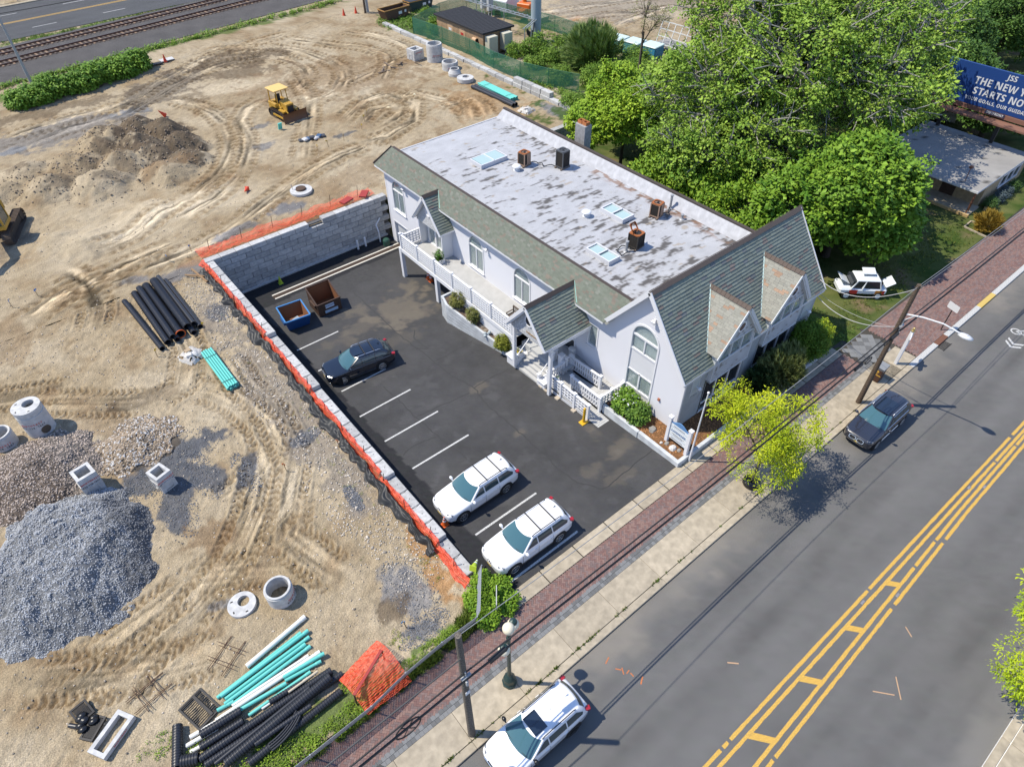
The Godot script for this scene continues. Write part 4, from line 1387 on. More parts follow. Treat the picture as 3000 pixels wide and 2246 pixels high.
	for i in 2:
		var cx:float=dorm[i]
		var by:=Node3D.new()
		by.name="gabled_bay"
		by.position=Vector3(cx,3.0,-13.95)-t.position
		t.add_child(by,true)
		var o:=t.position+by.position
		var sd:=MB.new()
		siding(sd,o-Vector3(0,3.0,0),Vector3(1,0,0),Vector3(0,0,1),3.0,7.6,func(y):
			var hw=1.75 if y<5.25 else 1.75*(7.62-y)/2.37
			return[-hw,hw],[[-1.5,1.5,4.38,5.45]],0.11,0.012,peel)
		part("weathered_siding",sd.mesh(o),mt("weathered",Color(1,1,1),0.8,{"vc":true}),by).set_meta("kind","stuff")
		var sides:=MB.new()
		sides.bb(cx-1.78,3.0,-14.25,cx-1.7,5.3,-13.94)
		sides.bb(cx+1.7,3.0,-14.25,cx+1.78,5.3,-13.94)
		sides.bb(cx-1.78,2.96,-14.3,cx+1.78,3.05,-13.92)
		part("bay_frame",sides.mesh(o),mt("grey_trim"),by)
		for k in 3:
			var px:=cx-1.0+k*1.0
			var g:=MB.new()
			g.bb(px-0.47,4.4,-14.02,px+0.47,5.42,-14.01)
			var wn:=part("pane",g.mesh(o),mt("window_glass"),by)
		var mf:=MB.new()
		for xx in[-1.5,-0.5,0.5,1.5]:mf.bb(cx+xx-0.045,4.38,-14.06,cx+xx+0.045,5.45,-13.92)
		mf.bb(cx-1.54,4.3,-14.06,cx+1.54,4.4,-13.9)
		mf.bb(cx-1.54,5.42,-14.06,cx+1.54,5.52,-13.91)
		part("window_frame",mf.mesh(o),mt("grey_trim"),by)
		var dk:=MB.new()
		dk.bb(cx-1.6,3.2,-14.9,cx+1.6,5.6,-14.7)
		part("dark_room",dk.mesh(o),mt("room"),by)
		var rw:=MB.new()
		var oo:=PackedVector2Array()
		var ii:=PackedVector2Array()
		for k in 20:
			oo.append(Vector2(cos(TAU*k/20),sin(TAU*k/20))*0.36)
			ii.append(Vector2(cos(TAU*k/20),sin(TAU*k/20))*0.27)
		rw.ring(Vector3(cx,6.3,-13.9),Vector3.RIGHT,Vector3.UP,oo,ii,0.06)
		var rwo:=part("round_window",rw.mesh(o),wt,by)
		var rg:=MB.new()
		rg.prism(Vector3(cx,6.3,-13.92),Vector3.RIGHT,Vector3.UP,ii,0.01)
		part("pane",rg.mesh(o),mt("dark_glass",Color(0.03,0.035,0.04),0.08),rwo)
		var tone3:=func()->Color:
			var k:=rng.randf_range(0.88,1.1)
			var c:=Color(0.37,0.365,0.315)*k
			if rng.randf()<0.13:c=Color(0.44,0.30,0.21)*k
			return c
		var eave:=5.12
		var top:=7.72
		var hw:=1.98
		for sg in[-1.0,1.0]:
			var vd:=Vector3(-sg*hw,top-eave,0)
			var vl:=vd.length()
			vd/=vl
			var db:=MB.new()
			shingles(db,Vector3(cx+sg*hw,eave,-13.72),Vector3(0,0,-1),vd,vl,func(v):
				var y:float=eave+vd.y*v
				return[0.0,maxf(0.05,-13.72+17.3-(8.8-y)*0.75)],tone3,0.15,0.34,0.016)
			part("bay_roof_shingles",db.mesh(o),shm,by).set_meta("kind","stuff")
			var us:=MB.new()
			us.quad(Vector3(cx+sg*hw,eave-0.02,-13.72),Vector3(cx+sg*hw,eave-0.02,-14.7),Vector3(cx,top-0.02,-16.6),Vector3(cx,top-0.02,-13.72))
			part("roof_deck",us.mesh(o),wt,by)
			var rk:=MB.new()
			rk.bar(Vector3(cx+sg*0.03,top-0.1,-13.74),Vector3(cx+sg*hw,eave-0.1,-13.74),0.05,0.2)
			rk.bar(Vector3(cx+sg*0.03,top-0.32,-13.85),Vector3(cx+sg*(hw-0.1),eave-0.2,-13.85),0.2,0.12)
			part("rake_board",rk.mesh(o),mt("grey_trim"),by)
			if sg<0:
				var fl3:=MB.new()
				var ep:=Vector3(cx+sg*hw-0.02,eave+0.02,-14.55)
				fl3.bar(ep,Vector3(cx-0.02,top+0.05,-16.5),0.09,0.06)
				part("copper_flashing",fl3.mesh(o),mt("pale_verdigris",Color(0.5,0.62,0.56),0.6),by)
		var dc:=MB.new()
		var zc:=-13.72
		while zc>-16.55:
			for sg in[-1.0,1.0]:
				dc.box(Vector3(cx+sg*0.09,top-0.03,zc-0.14),Vector3(0.24,0.025,0.31),Basis(Vector3(0,0,1),-sg*0.9))
			zc-=0.28
		part("ridge_cap",dc.mesh(o),mt("ridge_tan"),by).set_meta("kind","stuff")
		var st:=MB.new()
		for xx in[-1.8,-0.6,0.6,1.8]:st.bb(cx+xx-0.05,0.25,-14.3,cx+xx+0.05,3.0,-14.2)
		st.bb(cx-1.8,0.22,-14.3,cx+1.8,0.36,-14.18)
		st.bb(cx-1.8,0.95,-14.3,cx+1.8,1.03,-14.2)
		part("shop_window_frame",st.mesh(o),wt,by)
		for k in 3:
			var g:=MB.new()
			g.bb(cx-1.75+k*1.2,0.36,-14.27,cx-0.65+k*1.2,2.96,-14.26)
			part("shop_pane",g.mesh(o),mt("dark_glass"),by)
	small_gables(t,shm,tone2)
	deck(t)
	roof_things(t)
	for q in[[-42.7,4.2],[-32.0,4.0],[-16.9,7.0]]:
		var k:=MB.new()
		k.box(Vector3(W-0.06,q[1],q[0]),Vector3(0.1,0.1,0.1))
		k.cyl(Vector3(W-0.1,q[1],q[0]),Vector3(W-0.3,q[1]-0.08,q[0]-0.05),0.05,0.09,10)
		k.cyl(Vector3(W-0.1,q[1],q[0]+0.05),Vector3(W-0.28,q[1]-0.1,q[0]+0.14),0.05,0.09,10)
		wpart("floodlight",k,wt,t)
	var bell:=MB.new()
	bell.box(Vector3(W-0.06,1.8,-15.6),Vector3(0.1,0.16,0.14))
	wpart("alarm_box",bell,mt("terracotta",Color(0.36,0.13,0.07),0.7),t)
func gable_end(b:MB,x:float,zc:float,hw:float,y0:float,y1:float)->void:
	siding(b,Vector3(x,0,zc),Vector3(0,0,1),Vector3(-1,0,0),y0,y1,func(y):
		var k=hw*(y1-y)/(y1-y0)
		return[-k,k],[],0.12,0.014)
func small_gables(t:Node3D,shm:Material,tone:Callable)->void:
	var wt:=mt("white_trim")
	for q in[[22.55,23.95,-37.95,1.92,3.58,5.93,"door_gable"],[20.0,23.95,-23.42,1.86,3.65,5.9,"porch"]]:
		var g:=Node3D.new()
		g.name=q[6]
		g.position=Vector3(q[0],q[4],q[2])-t.position
		t.add_child(g)
		var o:=t.position+g.position
		var porch:bool=q[6]=="porch"
		for sg in[-1.0,1.0]:
			var vd:=Vector3(0,q[5]-q[4],-sg*q[3])
			var vl:=vd.length()
			vd/=vl
			var b:=MB.new()
			shingles(b,Vector3(q[0],q[4],q[2]+sg*q[3]),Vector3(1,0,0),vd,vl,func(v):
				var y:float=q[4]+vd.y*v
				return[0.0,(q[1]if y<5.0 else 23.35+(y-5.0)*0.648)-q[0]],tone,0.2,0.4,0.05)
			part("shingles",b.mesh(o),shm,g).set_meta("kind","stuff")
			var us:=MB.new()
			us.quad(Vector3(q[0]+0.02,q[4]-0.03,q[2]+sg*q[3]),Vector3(23.9,q[4]-0.03,q[2]+sg*q[3]),Vector3(23.9,q[5]-0.03,q[2]),Vector3(q[0]+0.02,q[5]-0.03,q[2]))
			part("soffit",us.mesh(o),wt,g)
			var r:=MB.new()
			r.bar(Vector3(q[0]-0.02,q[5]-0.1,q[2]),Vector3(q[0]-0.02,q[4]-0.12,q[2]+sg*(q[3]+0.02)),0.05,0.22)
			r.bar(Vector3(q[0]+0.16,q[5]-0.34,q[2]),Vector3(q[0]+0.16,q[4]-0.2,q[2]+sg*(q[3]-0.12)),0.3,0.1)
			part("rake_board",r.mesh(o),wt,g)
			var e:=MB.new()
			e.bar(Vector3(q[0],q[4]-0.06,q[2]+sg*(q[3]+0.03)),Vector3(23.85,q[4]-0.06,q[2]+sg*(q[3]+0.03)),0.07,0.12)
			part("gutter",e.mesh(o),wt,g)
		var c:=MB.new()
		var x:float=q[0]
		while x<q[1]+0.05:
			for sg in[-1.0,1.0]:
				c.box(Vector3(x+0.14,q[5]-0.02,q[2]+sg*0.09),Vector3(0.31,0.03,0.26),Basis(Vector3.RIGHT,sg*0.85)*Basis(Vector3(0,0,1),0.03))
			x+=0.28
		part("ridge_cap",c.mesh(o),mt("ridge_brown"),g).set_meta("kind","stuff")
		var f:=MB.new()
		f.bar(Vector3(23.4,5.08,q[2]+0.95),Vector3(23.98,5.95,q[2]+0.08),0.12,0.05)
		part("copper_flashing",f.mesh(o),mt("verdigris"),g)
		var s:=MB.new()
		gable_end(s,q[0]+0.36,q[2],q[3]-0.25,q[4]-0.05,q[5]-0.3)
		s.bb(q[0]+0.34,q[4]-0.35,q[2]-q[3]+0.2,q[0]+0.44,q[4]-0.03,q[2]+q[3]-0.2)
		part("gable_boards",s.mesh(o),mt("gable_paint",Color(0.62,0.63,0.64),0.7,{"tex":wornt(),"scale":0.5}),g).set_meta("kind","stuff")
		var oo:=PackedVector2Array()
		var ii:=PackedVector2Array()
		for k in 22:
			var d:=Vector2(cos(TAU*k/22)*0.34,sin(TAU*k/22)*0.42)
			oo.append(d*1.0)
			ii.append(d*0.76)
		var rw:=MB.new()
		rw.ring(Vector3(q[0]+0.3,q[4]+0.95,q[2]),Vector3(0,0,1),Vector3.UP,oo,ii,0.06)
		var ro:=part("round_window",rw.mesh(o),wt,g)
		var rp:=MB.new()
		rp.prism(Vector3(q[0]+0.33,q[4]+0.95,q[2]),Vector3(0,0,1),Vector3.UP,ii,0.01)
		part("pane",rp.mesh(o),mt("dark_glass")if porch else wt,ro)
		if porch:
			var tx:=TextMesh.new()
			var sf:=SystemFont.new()
			sf.font_names=PackedStringArray(["Droid Serif"])
			tx.font=sf
			tx.text="Lakeview C"
			tx.font_size=24
			tx.pixel_size=0.0085
			tx.depth=0.02
			var lt:=part("lettering",tx,mt("bronze_letter",Color(0.42,0.28,0.14),0.5),g)
			lt.position=Vector3(0.32,0.08,0.35)
			lt.basis=Basis(Vector3(0,0,1),Vector3.UP,Vector3(-1,0,0))
			for zz in[q[2]-q[3]+0.12,q[2]+q[3]-0.12]:
				var p:=MB.new()
				p.bb(q[0]+0.55,-0.5,zz-0.1,q[0]+0.75,q[4]-0.05,zz+0.1)
				part("column",p.mesh(o),wt,g)
				var h:=MB.new()
				h.bb(q[0]+0.36,q[4]-0.32,zz-0.14,23.85,q[4]-0.1,zz+0.14)
				part("beam",h.mesh(o),wt,g)
		else:
			for zz in[q[2]-1.5,q[2]+1.5]:
				var p:=MB.new()
				p.bb(22.9,1.15,zz-0.05,23.85,3.5,zz+0.05)
				part("side_wall",p.mesh(o),wt,g)
func deck(t:Node3D)->void:
	var wt:=mt("white_rail")
	var X:=21.36
	var dk:=Node3D.new()
	dk.name="deck"
	dk.position=Vector3(X,1.15,-33)-t.position
	t.add_child(dk)
	var o:=t.position+dk.position
	var bm:=mt("deck_boards",Color(0.43,0.43,0.42),0.75,{"tex":paintt(),"scale":0.4})
	var b:=MB.new()
	var z:=-39.9
	while z<-25.9:
		b.bb(X-0.05,1.11,z,23.85,1.15,z+0.132)
		z+=0.14
	part("floor_boards",b.mesh(o),bm,dk).set_meta("kind","stuff")
	var r:=MB.new()
	r.bb(X-0.1,0.82,-39.95,X-0.04,1.12,-25.9)
	r.bb(X-0.04,0.82,-39.95,23.85,1.1,-39.88)
	part("rim_beam",r.mesh(o),wt,dk)
	for zz in[-40.0,-35.15]:
		var p:=MB.new()
		p.bb(X-0.12,lot_y(zz)-0.05,zz-0.15,X+0.16,1.1,zz+0.15)
		part("support_post",p.mesh(o),wt,dk)
	var jm:=MB.new()
	for zz in[-38.0,-36.0,-34.0,-32.0,-30.0,-28.0]:
		jm.bb(X,0.9,zz-0.03,23.8,1.1,zz+0.03)
	part("joists",jm.mesh(o),wt,dk).set_meta("kind","stuff")
	railing(dk,Vector3(X,1.15,-39.85),Vector3(X,1.15,-26.3),1.2,7)
	railing(dk,Vector3(X+0.2,1.15,-39.87),Vector3(23.65,1.15,-39.87),1.05,2)
	var sk:=MB.new()
	for k in 4:sk.bb(X-0.02,-0.75+k*0.4,-33.3,X+0.03,-0.38+k*0.4,-25.9)
	part("skirt_boards",sk.mesh(o),wt,dk)
	var pf:=Node3D.new()
	pf.name="porch_steps"
	pf.position=Vector3(20.9,-0.7,-24.2)-t.position
	t.add_child(pf)
	var q:=t.position+pf.position
	var fm:=mt("porch_paint",Color(0.40,0.41,0.41),0.75)
	var fl:=MB.new()
	fl.bb(22.1,0.4,-25.9,23.85,0.5,-21.9)
	fl.bb(21.9,-0.75,-25.9,22.1,0.5,-22.4)
	part("porch_floor",fl.mesh(q),fm,pf)
	for k in 6:
		var s:=MB.new()
		s.bb(20.78+k*0.235,-0.75,-25.1,20.78+(k+1)*0.235+0.02,-0.52+k*0.19,-22.85)
		part("step",s.mesh(q),bm,pf)
	for s in[[-26.05,-25.12],[-22.82,-22.2]]:
		var e:=MB.new()
		e.bb(20.72,-0.85,s[0],22.0,-0.1,s[1])
		e.bb(20.62,-0.1,s[0]-0.05,22.05,-0.02,s[1]+0.05)
		part("side_plinth",e.mesh(q),wt,pf)
	for zz in[-25.2,-22.9]:
		var n:=MB.new()
		n.bb(20.74,-0.8,zz-0.09,20.94,0.28,zz+0.09)
		n.cbox(Vector3(20.84,0.31,zz),Vector3(0.27,0.07,0.25),0.02)
		part("newel",n.mesh(q),wt,pf)
		var h:=MB.new()
		h.bar(Vector3(20.9,0.25,zz),Vector3(22.2,1.4,zz),0.05,0.05)
		part("handrail",h.mesh(q),wt,pf)
	for p in[[22.4,-23.2],[22.4,-22.5]]:
		var n:=MB.new()
		n.bb(p[0]-0.16,-0.1,p[1]-0.16,p[0]+0.16,1.3,p[1]+0.16)
		n.cbox(Vector3(p[0],1.34,p[1]),Vector3(0.4,0.1,0.4),0.03)
		part("pillar",n.mesh(q),wt,pf)
	var rp:=Node3D.new()
	rp.name="access_ramp"
	rp.position=Vector3(21.0,-0.3,-18.4)-t.position
	t.add_child(rp)
	var w:=t.position+rp.position
	for run in[[20.92,21.86,-17.2,-0.29,-21.1,-0.06],[21.9,22.95,-21.1,-0.05,-19.5,0.2],[23.02,23.83,-19.5,0.21,-22.0,0.5],[20.92,22.95,-21.1,-0.055,-22.2,-0.05],[21.9,23.83,-19.5,0.2,-18.4,0.2]]:
		var f:=MB.new()
		var n:=int(absf(run[4]-run[2])/0.14)
		for k in n:
			var za:=lerpf(run[2],run[4],float(k)/n)
			var zb:=lerpf(run[2],run[4],(float(k)+0.93)/n)
			var y:=lerpf(run[3],run[5],(k+0.5)/n)
			f.bb(run[0],y-0.05,minf(za,zb),run[1],y,maxf(za,zb))
		part("ramp_boards",f.mesh(w),bm,rp).set_meta("kind","stuff")
	railing(rp,Vector3(20.95,-0.02,-22.13),Vector3(20.92,-0.05,-18.45),0.92,4)
	var bs:=MB.new()
	for k in 2:bs.quad(Vector3(20.93,-0.62+k*0.18,-22.1),Vector3(20.93,-0.42+k*0.18,-18.5),Vector3(20.93,-0.26+k*0.18,-18.5),Vector3(20.93,-0.46+k*0.18,-22.1))
	part("kick_board",bs.mesh(w),wt,rp)
	railing(rp,Vector3(21.87,-0.05,-20.95),Vector3(21.87,-0.02,-18.4),0.95,2,true)
	railing(rp,Vector3(23.0,0.05,-22.1),Vector3(23.0,0.2,-19.55),1.0,2,true)
	railing(rp,Vector3(22.95,0.05,-22.2),Vector3(22.55,0.05,-22.2),1.1,2)
	railing(rp,Vector3(21.9,0.2,-18.36),Vector3(23.75,0.2,-18.36),0.9,3)
	railing(rp,Vector3(20.98,-0.05,-22.2),Vector3(22.3,-0.05,-22.2),0.95,2,true)
	for p in[-22.6,-22.1,-21.05,-19.55,-18.5]:
		var c:=MB.new()
		c.cbox(Vector3(20.88,lot_y(p)+0.03,p),Vector3(0.42,0.14,0.32),0.02)
		part("footing",c.mesh(w),mt("footing",Color(0.42,0.36,0.28),0.9),rp)
func roof_things(_t:Node3D)->void:
	var wt:=mt("kerb_flash",Color(0.56,0.57,0.6),0.7)
	var gl:=mt("sky_glass",Color(0.36,0.48,0.47),0.12,{"spec":0.6})
	var names:=["double skylight near the back of the flat roof, largest and flattest of the three","white framed skylight in the middle of the flat roof by the orange unit","white framed skylight nearest the front roof ridge"]
	var sp:=[[29.8,-39.4,2.6,1.5],[31.65,-27.25,1.15,2.15],[27.3,-24.3,1.0,2.1]]
	for i in 3:
		var q:Array=sp[i]
		var t:=thing("skylight",names[i],"skylight",Vector3(q[0],5.8,q[1]),0.0,"skylights on the flat roof")
		var k:=MB.new()
		var o:=rect_pts(q[2],q[3])
		var n:=rect_pts(q[2]-0.18,q[3]-0.18)
		for j in 4:n[j].y+=0.09
		k.ring(Vector3(0,0.32,q[3]/2),Vector3.RIGHT,Vector3(0,0,-1),o,n,0.32)
		part("kerb",k,wt,t)
		var longx:bool=q[2]>q[3]
		for s in[-1.0,1.0]:
			var g:=MB.new()
			if longx:g.box(Vector3(s*q[2]*0.23,0.3,0),Vector3(q[2]*0.43,0.03,q[3]-0.2))
			else:g.box(Vector3(0,0.22,s*q[3]*0.23),Vector3(q[2]-0.2,0.03,q[3]*0.43))
			part("pane",g,gl,t)
		var m:=MB.new()
		if longx:m.box(Vector3(0,0.33,0),Vector3(0.09,0.06,q[3]-0.1))
		else:m.box(Vector3(0,0.33,0),Vector3(q[2]-0.1,0.06,0.09))
		part("glazing_bar",m,wt,t)
	var rust:=mt("cond_rust",Color(0.42,0.13,0.03),0.75,{"tex":wornt(),"scale":1.5})
	var tanm:=mt("cond_tan",Color(0.30,0.20,0.14),0.6)
	var grey:=mt("cond_grey",Color(0.075,0.08,0.085),0.5)
	var coil:=mt("cond_coil",Color(0.05,0.045,0.04),0.6,{"metal":0.4})
	var lab:=["small tan condenser with rusty fan guard beside the rear skylight","tall dark grey condenser near the roof parapet","tan condenser with orange top beside the middle skylight","rusty condenser with its orange top panel tipped open"]
	var cp:=[[31.5,-37.1,0.72,0.95,rust,tanm],[33.5,-34.9,0.76,1.3,grey,grey],[33.6,-25.4,0.7,0.95,rust,tanm],[29.7,-23.7,0.78,0.95,rust,coil]]
	for i in 4:
		var q:Array=cp[i]
		var s:float=q[2]
		var h:float=q[3]
		var t:=thing("air_conditioner",lab[i],"air conditioner",Vector3(q[0],5.8,q[1]),deg_to_rad([8,4,12,6][i]),"condensers on the flat roof")
		var base:=MB.new()
		base.box(Vector3(0,0.05,-s*0.4),Vector3(s*1.35,0.1,0.1))
		base.box(Vector3(0,0.05,s*0.4),Vector3(s*1.35,0.1,0.1))
		part("timber_feet",base,mt("old_timber",Color(0.16,0.12,0.09),0.9),t)
		var c:=MB.new()
		for x in[-1.0,1.0]:
			for z in[-1.0,1.0]:
				c.box(Vector3(x*s*0.46,h*0.5+0.1,z*s*0.46),Vector3(0.07,h,0.07))
		c.box(Vector3(0,0.14,0),Vector3(s,0.08,s))
		c.box(Vector3(0,h+0.06,0),Vector3(s,0.06,s)if i==1 else Vector3(s*0.98,0.03,s*0.98))
		if i==0 or i==2:c.box(Vector3(s*0.2,h*0.5+0.1,s*0.47),Vector3(s*0.55,h*0.96,0.03))
		part("cabinet",c,q[5]if i!=3 else coil,t)
		var f:=MB.new()
		var y:=0.2
		while y<h+0.02:
			f.box(Vector3(0,y,0),Vector3(s*0.93,0.025,s*0.93))
			y+=0.05
		part("coil_fins",f,coil,t).set_meta("kind","stuff")
		var tp:=MB.new()
		var out:=PackedVector2Array()
		var inn:=PackedVector2Array()
		for k in 24:
			var a:=TAU*k/24+PI/24
			var d:=Vector2(cos(a),sin(a))
			out.append(d*(s*0.5)/maxf(absf(d.x),absf(d.y)))
			inn.append(d*s*0.38)
		if i==3:tp.ring(Vector3(0,h+0.32,-s*0.35),Vector3(-1,0.2,0.1).normalized(),Vector3(0.1,0.75,-0.6).normalized(),out,inn,0.05)
		tp.ring(Vector3(0,h+0.14,0),Vector3.RIGHT,Vector3(0,0,-1),out,inn,0.05)
		part("top_panel",tp,q[4],t)
		var fn:=MB.new()
		for k in 3:fn.box(Vector3.ZERO+Basis(Vector3.UP,TAU*k/3)*Vector3(s*0.2,h+0.08,0),Vector3(s*0.34,0.012,0.17),Basis(Vector3.UP,TAU*k/3)*Basis(Vector3.RIGHT,0.4))
		fn.cyl(Vector3(0,h,0),Vector3(0,h+0.13,0),0.09,0.07,10)
		for k in 4:fn.lathe(Vector3(0,h+0.145,0),[Vector2(s*0.09*(k+1),0),Vector2(s*0.09*(k+1)+0.008,0.004)],16)
		part("fan",fn,mt("black_metal",Color(0.02,0.02,0.02),0.5),t)
	var vl:=["round white roof vent beside the small rear condenser","round white roof vent in the middle of the flat roof"]
	for i in 2:
		var q:Array=[[30.5,-36.8],[29.9,-28.5]][i]
		var v:=MB.new()
		v.lathe(Vector3.ZERO,[Vector2(0.26,0),Vector2(0.26,0.06),Vector2(0.17,0.07),Vector2(0.17,0.26),Vector2(0.32,0.27),Vector2(0.34,0.32),Vector2(0.34,0.36),Vector2(0.28,0.42),Vector2(0.1,0.47),Vector2(0,0.48)],20)
		solo("roof_vent",v,mt("vent_white",Color(0.66,0.67,0.68),0.5),Vector3(q[0],5.8,q[1]),vl[i],"vent","round vents on the flat roof")
	var pl:=["grey pipe vent near the roof parapet","grey pipe vent beside the tipped open condenser","short pipe vent close to the front end of the parapet"]
	for i in 3:
		var q:Array=[[35.2,-25.5,0.95],[28.85,-23.7,0.7],[34.7,-24.0,0.3]][i]
		var v:=MB.new()
		v.lathe(Vector3.ZERO,[Vector2(0.2,0),Vector2(0.12,0.05),Vector2(0.085,0.12),Vector2(0.085,q[2]),Vector2(0.12,q[2]),Vector2(0.12,q[2]+0.08),Vector2(0.0,q[2]+0.09)],14)
		solo("pipe_vent",v,mt("vent_grey",Color(0.35,0.36,0.37),0.55,{"metal":0.3}),Vector3(q[0],5.8,q[1]),pl[i],"vent","pipe vents on the flat roof")
	var hl:=["black hose looping over the roof between the two rear condensers","black hose by the tipped open condenser","black hose from the tan condenser to the parapet"]
	var hp:=[[[31.9,-37.0],[32.3,-36.7],[32.6,-36.3],[32.4,-35.9],[32.9,-35.5],[33.2,-35.2]],[[29.3,-23.7],[28.9,-24.2],[28.3,-24.1],[28.2,-23.5],[28.7,-23.4]],[[34.0,-25.3],[34.4,-25.0],[34.8,-25.3],[35.1,-25.5]]]
	for i in 3:
		var v:=MB.new()
		var pts:=[]
		var n:int=hp[i].size()
		for k in n*4-3:
			var a:int=k/4
			var f:=(k%4)/4.0
			var p:=Vector3(hp[i][a][0],0,hp[i][a][1])
			var q:=Vector3(hp[i][mini(a+1,n-1)][0],0,hp[i][mini(a+1,n-1)][1])
			pts.append(p.lerp(q,f)+Vector3(0,0.05+0.14*absf(sin(k*0.5)),0)-Vector3(hp[i][0][0],0,hp[i][0][1]))
		v.tube(pts,0.035,6)
		solo("coolant_hose",v,mt("black_rubber",Color(0.018,0.018,0.018),0.6),Vector3(hp[i][0][0],5.8,hp[i][0][1]),hl[i],"hose","hoses on the flat roof")
	var ch:=thing("chimney","grey rendered chimney with orange clay pots behind the parapet","chimney",Vector3(37.3,-0.9,-36.65))
	var cb:=MB.new()
	cb.cbox(Vector3(0,4.25,0),Vector3(0.75,8.5,1.15),0.03)
	part("stack",cb,mt("chimney_render",Color(0.34,0.34,0.345),0.85,{"tex":slabt(),"scale":0.5}),ch)
	for s in[-0.26,0.26]:
		var p:=MB.new()
		var oo:=rect_pts(0.44,0.44)
		var ii:=rect_pts(0.34,0.34)
		for j in 4:ii[j].y+=0.05
		p.ring(Vector3(0,8.74,s+0.22),Vector3.RIGHT,Vector3(0,0,-1),oo,ii,0.26)
		part("clay_pot",p,mt("clay",Color(0.42,0.15,0.05),0.8),ch)
# ---------------------------------------------------------------- walls
func text(s:String,size:float,mat:Material,parent:Node,at:Vector3,bs:Basis,called:="lettering",font:="Droid Sans",bold:=false,depth:=0.01)->MeshInstance3D:
	var tx:=TextMesh.new()
	var sf:=SystemFont.new()
	sf.font_names=PackedStringArray([font])
	if bold:sf.font_weight=700
	tx.font=sf
	tx.text=s
	tx.font_size=32
	tx.pixel_size=size/32.0
	tx.depth=depth
	tx.curve_step=4.0
	var o:=part(called,tx,mat,parent,at)
	o.basis=bs
	return o
func block_mats(key:String,base:Color)->Array:
	var r:=[]
	for k in[0.9,1.0,1.07,0.95]:
		r.append(mt("%s_%d"%[key,r.size()],base*k,0.9,{"tex":slabt(),"scale":0.5,"bump":gritn(),"bumps":0.35}))
	return r
func block_unit(l:float,h:float,d:float)->ArrayMesh:
	var b:=MB.new()
	b.cbox(Vector3.ZERO,Vector3(l-0.03,h-0.03,d),0.02)
	return b.mesh()
func retaining_walls()->void:
	var bm:=block_mats("wall_block",Color(0.50,0.50,0.49))
	var t:=thing("block_retaining_wall","tall pale concrete block retaining wall at the back of the car park","wall",Vector3(9.2,-2.1,-47.0))
	var um:=block_unit(1.22,0.455,0.6)
	var hm:=block_unit(0.61,0.455,0.6)
	for r in 8:
		var off:=0.0 if r%2==0 else-0.61
		var k:=0
		var x:=off
		while x<14.6:
			if x>-0.7 and not(r==7 and x>7.0 and x<8.0):
				var o:=part("block",um,bm[(r*5+k*3+(k*k)%7)%4],t,Vector3(x+0.61,0.24+r*0.455,-0.28-r*0.012))
				o.position.x=x+0.61
			x+=1.22
			k+=1
	var core:=MB.new()
	core.bb(-0.5,-0.3,-0.75,15.2,3.4,-0.35)
	part("wall_core",core,mt("mortar_dark",Color(0.1,0.1,0.1),0.9),t)
	var ft:=MB.new()
	ft.bb(0.2,-0.1,0.0,14.7,0.16,0.22)
	part("footing",ft,bm[1],t)
	var w:=thing("block_boundary_wall","pale concrete block wall stepping down along the car park, red mesh over it","wall",Vector3(8.9,-1.0,-30.0))
	var z:=-47.3
	var k:=0
	while z<-14.7:
		var top:=wall_top(z+0.6)
		var b:=MB.new()
		b.cbox(Vector3(0,top-0.24+1.0,z+0.6+30.0),Vector3(0.62,0.48,1.195),0.025)
		var o:=part("block",b,bm[(k*3+1)%4],w)
		var hb:=MB.new()
		hb.cyl(Vector3(0.05,top+1.0,z+0.6+30.0),Vector3(0.05,top+1.004,z+0.6+30.0),0.028,0.028,8)
		for s in[-0.31,0.0]:
			hb.bar(Vector3(s,top+1.003,z+30.0+(0.0 if s<-0.1 else 0.07)),Vector3(s+0.31,top+1.003,z+30.0+(0.07 if s<-0.1 else 0.0)),0.022,0.006)
		part("joint",hb,mt("dark_gap",Color(0.015,0.014,0.013),0.9),o)
		z+=1.22
		k+=1
	var c2:=MB.new()
	for q in[[-47.3,-36.6,1.0],[-36.6,-30.2,0.67],[-30.2,-22.1,0.37],[-22.1,-14.7,0.07]]:
		c2.bb(-0.29,-1.2,q[0]+30.0,0.29,q[2]-0.0+1.0,q[1]+30.0)
	part("lower_courses",c2,bm[2],w)
	var v:=thing("block_end_wall","grey concrete block wall behind the parapet beside the chimney","wall",Vector3(40.0,-1.6,-47.2))
	for r in 7:
		for q in 8:
			part("block",um,bm[(r*3+q)%4],v,Vector3(-2.0+q*1.22+(0.61 if r%2 else 0.0),0.24+r*0.455,-0.3))
	var rowt:=thing("block_row","row of white concrete blocks along the right edge of the building site","wall",Vector3(48.8,1.3,-68.0))
	z=-87.0
	k=0
	while z<-48.6:
		var lv:=2 if z>-60.0 and z<-54.0 else 1
		for l in lv:
			var o:=part("block",block_unit(1.5,0.6,0.6),bm[(k*5+l)%4],rowt,Vector3(rng.randf_range(-0.05,0.05)+l*0.15,0.2+l*0.5,z+68.0+0.75))
			o.rotation.y=PI/2+rng.randf_range(-0.03,0.03)
		z+=1.54
		k+=1
func wall_top(z:float)->float:
	if z<-36.6:return 1.48
	if z<-30.2:return 1.15
	if z<-22.1:return 0.85
	if z<-16.6:return 0.55
	return 0.25
